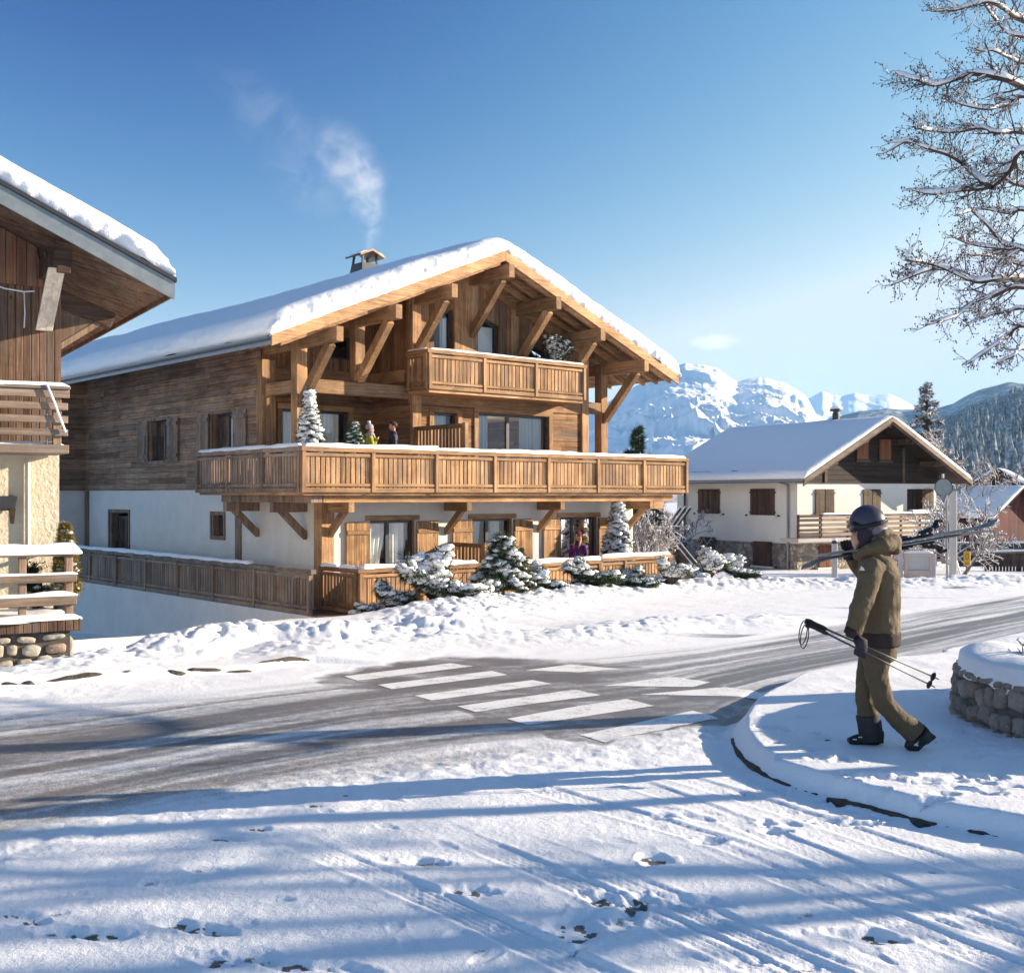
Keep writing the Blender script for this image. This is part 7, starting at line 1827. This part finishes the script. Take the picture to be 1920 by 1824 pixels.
# --- the three people on the chalet
def person(label, loc, head, hgt, jacket, trousers, shoes, hair, hat=None, long_hair=False, jl=.50, arms='down', female=False, scarf=None, seed=1):
    """standing figure, local -y is where it faces"""
    o = thing('person', label, 'person', loc, head); k = hgt/1.76
    def p(x, y, z): return Vector((x*k, y*k, z*k))
    sw = .185 if female else .215
    if arms == 'face': RA = [p(-sw, 0, 1.42), p(-sw-.06, -.08, 1.17), p(-.06, -.20, 1.40)]; LA = [p(sw, 0, 1.42), p(sw+.05, -.08, 1.16), p(.08, -.22, 1.26)]
    elif arms == 'pockets': RA = [p(-sw, 0, 1.42), p(-sw-.09, .06, 1.15), p(-sw+.0, -.07, .98)]; LA = [p(sw, 0, 1.42), p(sw+.09, .06, 1.15), p(sw, -.07, .98)]
    else: RA = [p(-sw, 0, 1.42), p(-sw-.06, .03, 1.15), p(-sw-.05, -.06, .90)]; LA = [p(sw, 0, 1.42), p(sw+.06, .03, 1.15), p(sw+.05, -.06, .90)]
    b = MB(); b.tube([p(0, 0, .92), p(0, 0, 1.15), p(0, .0, 1.38), p(0, .01, 1.48), p(0, .005, 1.58)], [x*k for x in (.125, .105, .115, .055, .05)], 12)
    for s_ in (-1, 1): b.tube([p(s_*.09, 0, .92), p(s_*.095, -.01, .5), p(s_*.10, .02, .08)], [x*k for x in (.08, .058, .045)], 10); b.tube([p(s_*.1, .03, .04), p(s_*.11, -.13, .03)], [.04*k, .03*k], 8)
    for A in (RA, LA):
        b.tube(A, [.048*k, .042*k, .032*k], 8); d = (A[2]-A[1]).normalized(); hb = A[2]+d*.03*k
        b.ell(hb, (.028*k, .03*k, .038*k), 8, 6); sd2 = perp(d, random.Random(3))
        for f in range(4): q0 = hb+sd2*(.012*(f-1.5))*k+d*.02*k; b.tube([q0, q0+d*(.045-.006*abs(f-1.4))*k, q0+d*.06*k+Vector((0, -.012*k, 0))], [.008*k, .007*k, .006*k], 5)
        b.tube([hb-sd2*.02*k, hb-sd2*.034*k+d*.03*k], [.009*k, .007*k], 5)
    b.ell(p(0, -.01, 1.655), (.074*k, .092*k, .108*k), 16, 12); b.ell(p(0, -.045, 1.60), (.052*k, .05*k, .052*k), 10, 8); b.ell(p(0, -.105, 1.638), (.013*k, .02*k, .022*k), 8, 6)
    for s_ in (-1, 1): b.ell(p(s_*.075, .005, 1.645), (.01*k, .02*k, .028*k), 8, 6); b.ell(p(s_*.03, -.086, 1.684), (.02*k, .012*k, .008*k), 8, 5)
    b.ell(p(0, -.096, 1.602), (.024*k, .01*k, .008*k), 8, 5)
    bd = clay(b, 'body', SKIN, o, .011, 3)
    q = MB()
    for s_ in (-1, 1): q.ell(p(s_*.03, -.093, 1.662), (.014*k, .008*k, .008*k), 8, 5)
    q.build('eye', mat('dark_eye', (.03, .02, .018), .3)[0], bd, smooth=True)
    q = MB(); z0 = 1.44-jl
    loft(q, [(p(0, 0, z0), X_*.185*k*(.95 if female else 1), Y__*.135*k), (p(0, 0, 1.12), X_*.165*k*(.93 if female else 1.05), Y__*.125*k), (p(0, 0, 1.32), X_*(.185 if female else .205)*k, Y__*.13*k), (p(0, .005, 1.43), X_*(.15 if female else .175)*k, Y__*.105*k), (p(0, .01, 1.50), X_*.078*k, Y__*.078*k), (p(0, .008, 1.535), X_*.068*k, Y__*.07*k)], 18)
    for A in (RA, LA): q.tube([A[0]*.97+A[1]*.03, A[0]*.5+A[1]*.5, A[1], A[1]*.25+A[2]*.75, A[2]], [.07*k, .068*k, .062*k, .052*k, .046*k], 12)
    clay(q, 'jacket', jacket, o, .013, 4, .012, .07)
    q = MB(); q.tube([p(0, 0, .86), p(0, 0, 1.02)], [.14*k, .14*k], 14)
    for s_ in (-1, 1): q.tube([p(s_*.085, 0, .92), p(s_*.095, -.01, .5), p(s_*.10, .02, .1)], [.098*k, .076*k, .068*k], 12)
    clay(q, 'trousers', trousers, o, .014, 4, .012, .07)
    for s_ in (-1, 1): q = MB(); q.tube([p(s_*.10, .04, .05), p(s_*.105, -.06, .05), p(s_*.11, -.14, .035)], [.05*k, .048*k, .035*k], 10); q.tube([p(s_*.10, .025, .06), p(s_*.10, .02, .16)], [.05*k, .055*k], 10); clay(q, 'boot', shoes, o, .012, 3)
    q = MB(); q.ell(p(0, .012, 1.682), (.083*k, .098*k, .10*k), 14, 10)
    if long_hair:
        for s_ in (-1, 1): q.tube([p(s_*.07, -.005, 1.68), p(s_*.086, -.03, 1.56), p(s_*.085, -.085, 1.42), p(s_*.075, -.115, 1.30)], [.028*k, .032*k, .030*k, .014*k], 8)
        q.ell(p(0, .07, 1.55), (.085*k, .05*k, .16*k), 12, 8)
    else: q.ell(p(0, -.03, 1.745), (.07*k, .075*k, .04*k), 12, 8)
    hr = clay(q, 'hair', hair, o, .010, 2, .012, .03) if hair else None
    if hr is not None and not hat:
        pass
    if hat:
        hm_, bobble, badge = hat
        q = MB(); q.ell(p(0, .008, 1.725), (.097*k, .112*k, .098*k), 16, 10); q.tube([p(0, .004, 1.665), p(0, .004, 1.715)], [.104*k, .106*k], 18)
        ht = clay(q, 'hat', hm_, o, .010, 3)
        if bobble: q = MB(); q.ell(p(0, .02, 1.855), (.045*k, .045*k, .045*k), 12, 8, jig=.15); q.build('bobble', bobble, ht, smooth=True)
        if badge: q = MB(); q.box(-.02*k, .02*k, -.118*k, -.10*k, 1.685*k, 1.72*k); q.build('badge', WHT, ht)
    if scarf:
        q = MB(); q.tube([p(.085*math.cos(a), .085*math.sin(a)-.005, 1.52+.02*math.sin(a*2)) for a in np.linspace(0, 2*math.pi, 14)], .042*k, 10); q.tube([p(.02, -.10, 1.5), p(.04, -.16, 1.36), p(.05, -.17, 1.22)], [.04*k, .045*k, .04*k], 8); clay(q, 'scarf', scarf, o, .012, 3, .01, .04)
    return o
LIME = cloth('lime_coat', (.33, .31, .015), (.4, .37, .03), 60, .8, .3); NAVY = cloth('navy_padded_jacket', (.022, .022, .05), (.03, .03, .062), 60, .5, .3)
JEANS = cloth('dark_blue_jeans', (.02, .025, .05), (.03, .036, .065)); PURP = cloth('purple_fleece', (.10, .018, .13), (.13, .025, .165), 60, .9, .3); MAROON = cloth('maroon_knit', (.12, .015, .035), (.15, .022, .045), 90, .95, .5)
GREYK = cloth('lilac_grey_knit', (.36, .33, .38), (.42, .39, .44), 90, .95, .5); WOOL = cloth('white_wool', (.8, .78, .75), (.7, .68, .66), 90, .95, .6)
BLOND = cloth('blond_hair', (.55, .36, .13), (.42, .26, .09), 20, .55, .4); DARKH = cloth('dark_brown_hair', (.035, .018, .012), (.05, .026, .018), 30, .5, .4)
x, y = ch_xy(1.49, .1); person('woman in lime coat and grey bobble hat warming her hands on the balcony', (x, y, F1), math.radians(100), 1.68, LIME, JEANS, BLK, DARKH, (GREYK, WOOL, False), arms='face', female=True, scarf=GREYK, jl=.72)
x, y = ch_xy(2.09, -.08); person('dark haired man in navy padded jacket on the balcony, facing the woman', (x, y, F1), math.radians(-80), 1.79, NAVY, JEANS, BLK, DARKH, None, arms='down', jl=.58)
x, y = ch_xy(7.95, -.9); person('blond woman in purple fleece and maroon hat on the ground floor terrace', (x, y, G0), math.radians(-30), 1.72, PURP, JEANS, BLK, BLOND, (MAROON, None, True), long_hair=True, arms='down', female=True, jl=.58)
# ------------------------------------------------------------------ smoke from the chimney
def smoke():
    x, y = ch_xy(5.72, 6.65); z0 = 9.6
    me = bpy.data.meshes.new('smoke'); bm = bmesh.new()
    bmesh.ops.create_cube(bm, size=1.0); bmesh.ops.scale(bm, vec=(7.6, 2.6, 7.4), verts=bm.verts); bmesh.ops.translate(bm, vec=(-2.35, 0, 3.7), verts=bm.verts); bm.to_mesh(me); bm.free()
    o = bpy.data.objects.new('smoke', me); C.objects.link(o); o.location = (x, y, z0)
    tag(o, 'white smoke drifting up and left from the chalet chimney', 'smoke', kind='stuff')
    m = bpy.data.materials.new('chimney_smoke'); m.use_nodes = True; t = NT(m); nt = m.node_tree; nt.nodes.remove(t.b); out = nt.nodes['Material Output']
    c = t.obj(); s = t.n('SeparateXYZ', {0: c}); X, Y, Z = s.outputs
    w = t.n('TexNoise', {'Vector': c, 'Scale': .55, 'Detail': 4, 'Roughness': .6}); wv = t.n('VectorMath', {0: w.outputs['Color'], 1: (.5, .5, .5)}, operation='SUBTRACT').outputs[0]
    wv = t.n('VectorMath', {0: wv, 3: 1.5}, operation='SCALE').outputs[0]
    f_ = t.mapr(Z, 0, 1.4)
    wx = t.math('MULTIPLY', t.n('SeparateXYZ', {0: wv}).outputs[0], f_); wy = t.math('MULTIPLY', t.n('SeparateXYZ', {0: wv}).outputs[1], f_)
    # main column: rises, leans left as it climbs
    cxn = t.n('FloatCurve', {1: t.math('DIVIDE', Z, 7.4)}); cu = cxn.mapping.curves[0]
    for i, (a, b) in enumerate(((0, .55), (.13, .62), (.25, .54), (.42, .48), (1, .1))):
        if i < 2: cu.points[i].location = (a, b) if i == 0 else (1, .1)
    for a, b in ((.12, .62), (.25, .56), (.42, .40), (.6, .22)): cu.points.new(a, b)
    cxn.mapping.update()
    cx_ = t.math('MULTIPLY', t.math('SUBTRACT', cxn.outputs[0], .55), 3.4)
    dx = t.math('SUBTRACT', t.math('ADD', X, wx), cx_); dy = t.math('ADD', Y, wy)
    dist = t.math('SQRT', t.math('ADD', t.math('MULTIPLY', dx, dx), t.math('MULTIPLY', dy, dy)))
    rad = t.math('MULTIPLY_ADD', Z, .34, .14); rad = t.math('MINIMUM', rad, 1.15)
    core = t.mapr(t.math('DIVIDE', dist, rad), 1.15, .25)
    n = t.noise(c, 1.5, 7, .62, .6)
    core = t.math('MULTIPLY', core, t.mapr(n, .38, .66, .0, 1.0))
    core = t.math('MULTIPLY', core, t.mapr(Z, 4.8, 2.2)); core = t.math('MULTIPLY', core, t.mapr(Z, .02, .25))
    # thin veil drifting off to the upper left
    cl = t.math('MULTIPLY_ADD', Z, -.62, .15)
    d2 = t.math('SUBTRACT', t.math('ADD', X, t.math('MULTIPLY', wx, 1.4)), cl)
    veil = t.mapr(t.math('ABSOLUTE', t.math('ADD', d2, .5)), 1.55, .2)
    veil = t.math('MULTIPLY', veil, t.mapr(t.math('ABSOLUTE', Y), 1.2, .3)); veil = t.math('MULTIPLY', veil, t.mapr(t.noise(c, .8, 6, .62, .8), .42, .72))
    veil = t.math('MULTIPLY', veil, t.math('MULTIPLY', t.mapr(Z, .5, 1.8), t.mapr(Z, 7.2, 4.8)))
    den = t.math('ADD', t.math('MULTIPLY', core, .52), t.math('MULTIPLY', veil, .10))
    v = t.n('VolumePrincipled', {'Color': (.95, .97, 1.0), 'Density': den, 'Anisotropy': .2}); nt.links.new(v.outputs[0], out.inputs['Volume'])
    me.materials.append(m); 
    try: m.cycles.volume_step_rate = 1.0
    except Exception: pass
smoke()

# ------------------------------------------------------------------ valley haze
def haze():
    me = bpy.data.meshes.new('haze'); bm = bmesh.new(); bmesh.ops.create_cube(bm, size=1.0)
    z0, z1 = -12.0, 620.0
    bmesh.ops.scale(bm, vec=(19000, 17600, z1-z0), verts=bm.verts); bmesh.ops.translate(bm, vec=(0, 300, (z0+z1)/2), verts=bm.verts); bm.to_mesh(me); bm.free()
    o = bpy.data.objects.new('haze', me); C.objects.link(o); tag(o, 'pale winter haze filling the valley', 'haze', kind='stuff')
    m = bpy.data.materials.new('valley_haze'); m.use_nodes = True; t = NT(m); nt = m.node_tree; nt.nodes.remove(t.b); out = nt.nodes['Material Output']
    v = t.n('VolumePrincipled', {'Color': (.33, .64, 1.0), 'Density': HAZE_D, 'Anisotropy': .0}); nt.links.new(v.outputs[0], out.inputs['Volume'])
    me.materials.append(m)
HAZE_D = 0.8e-4
haze()
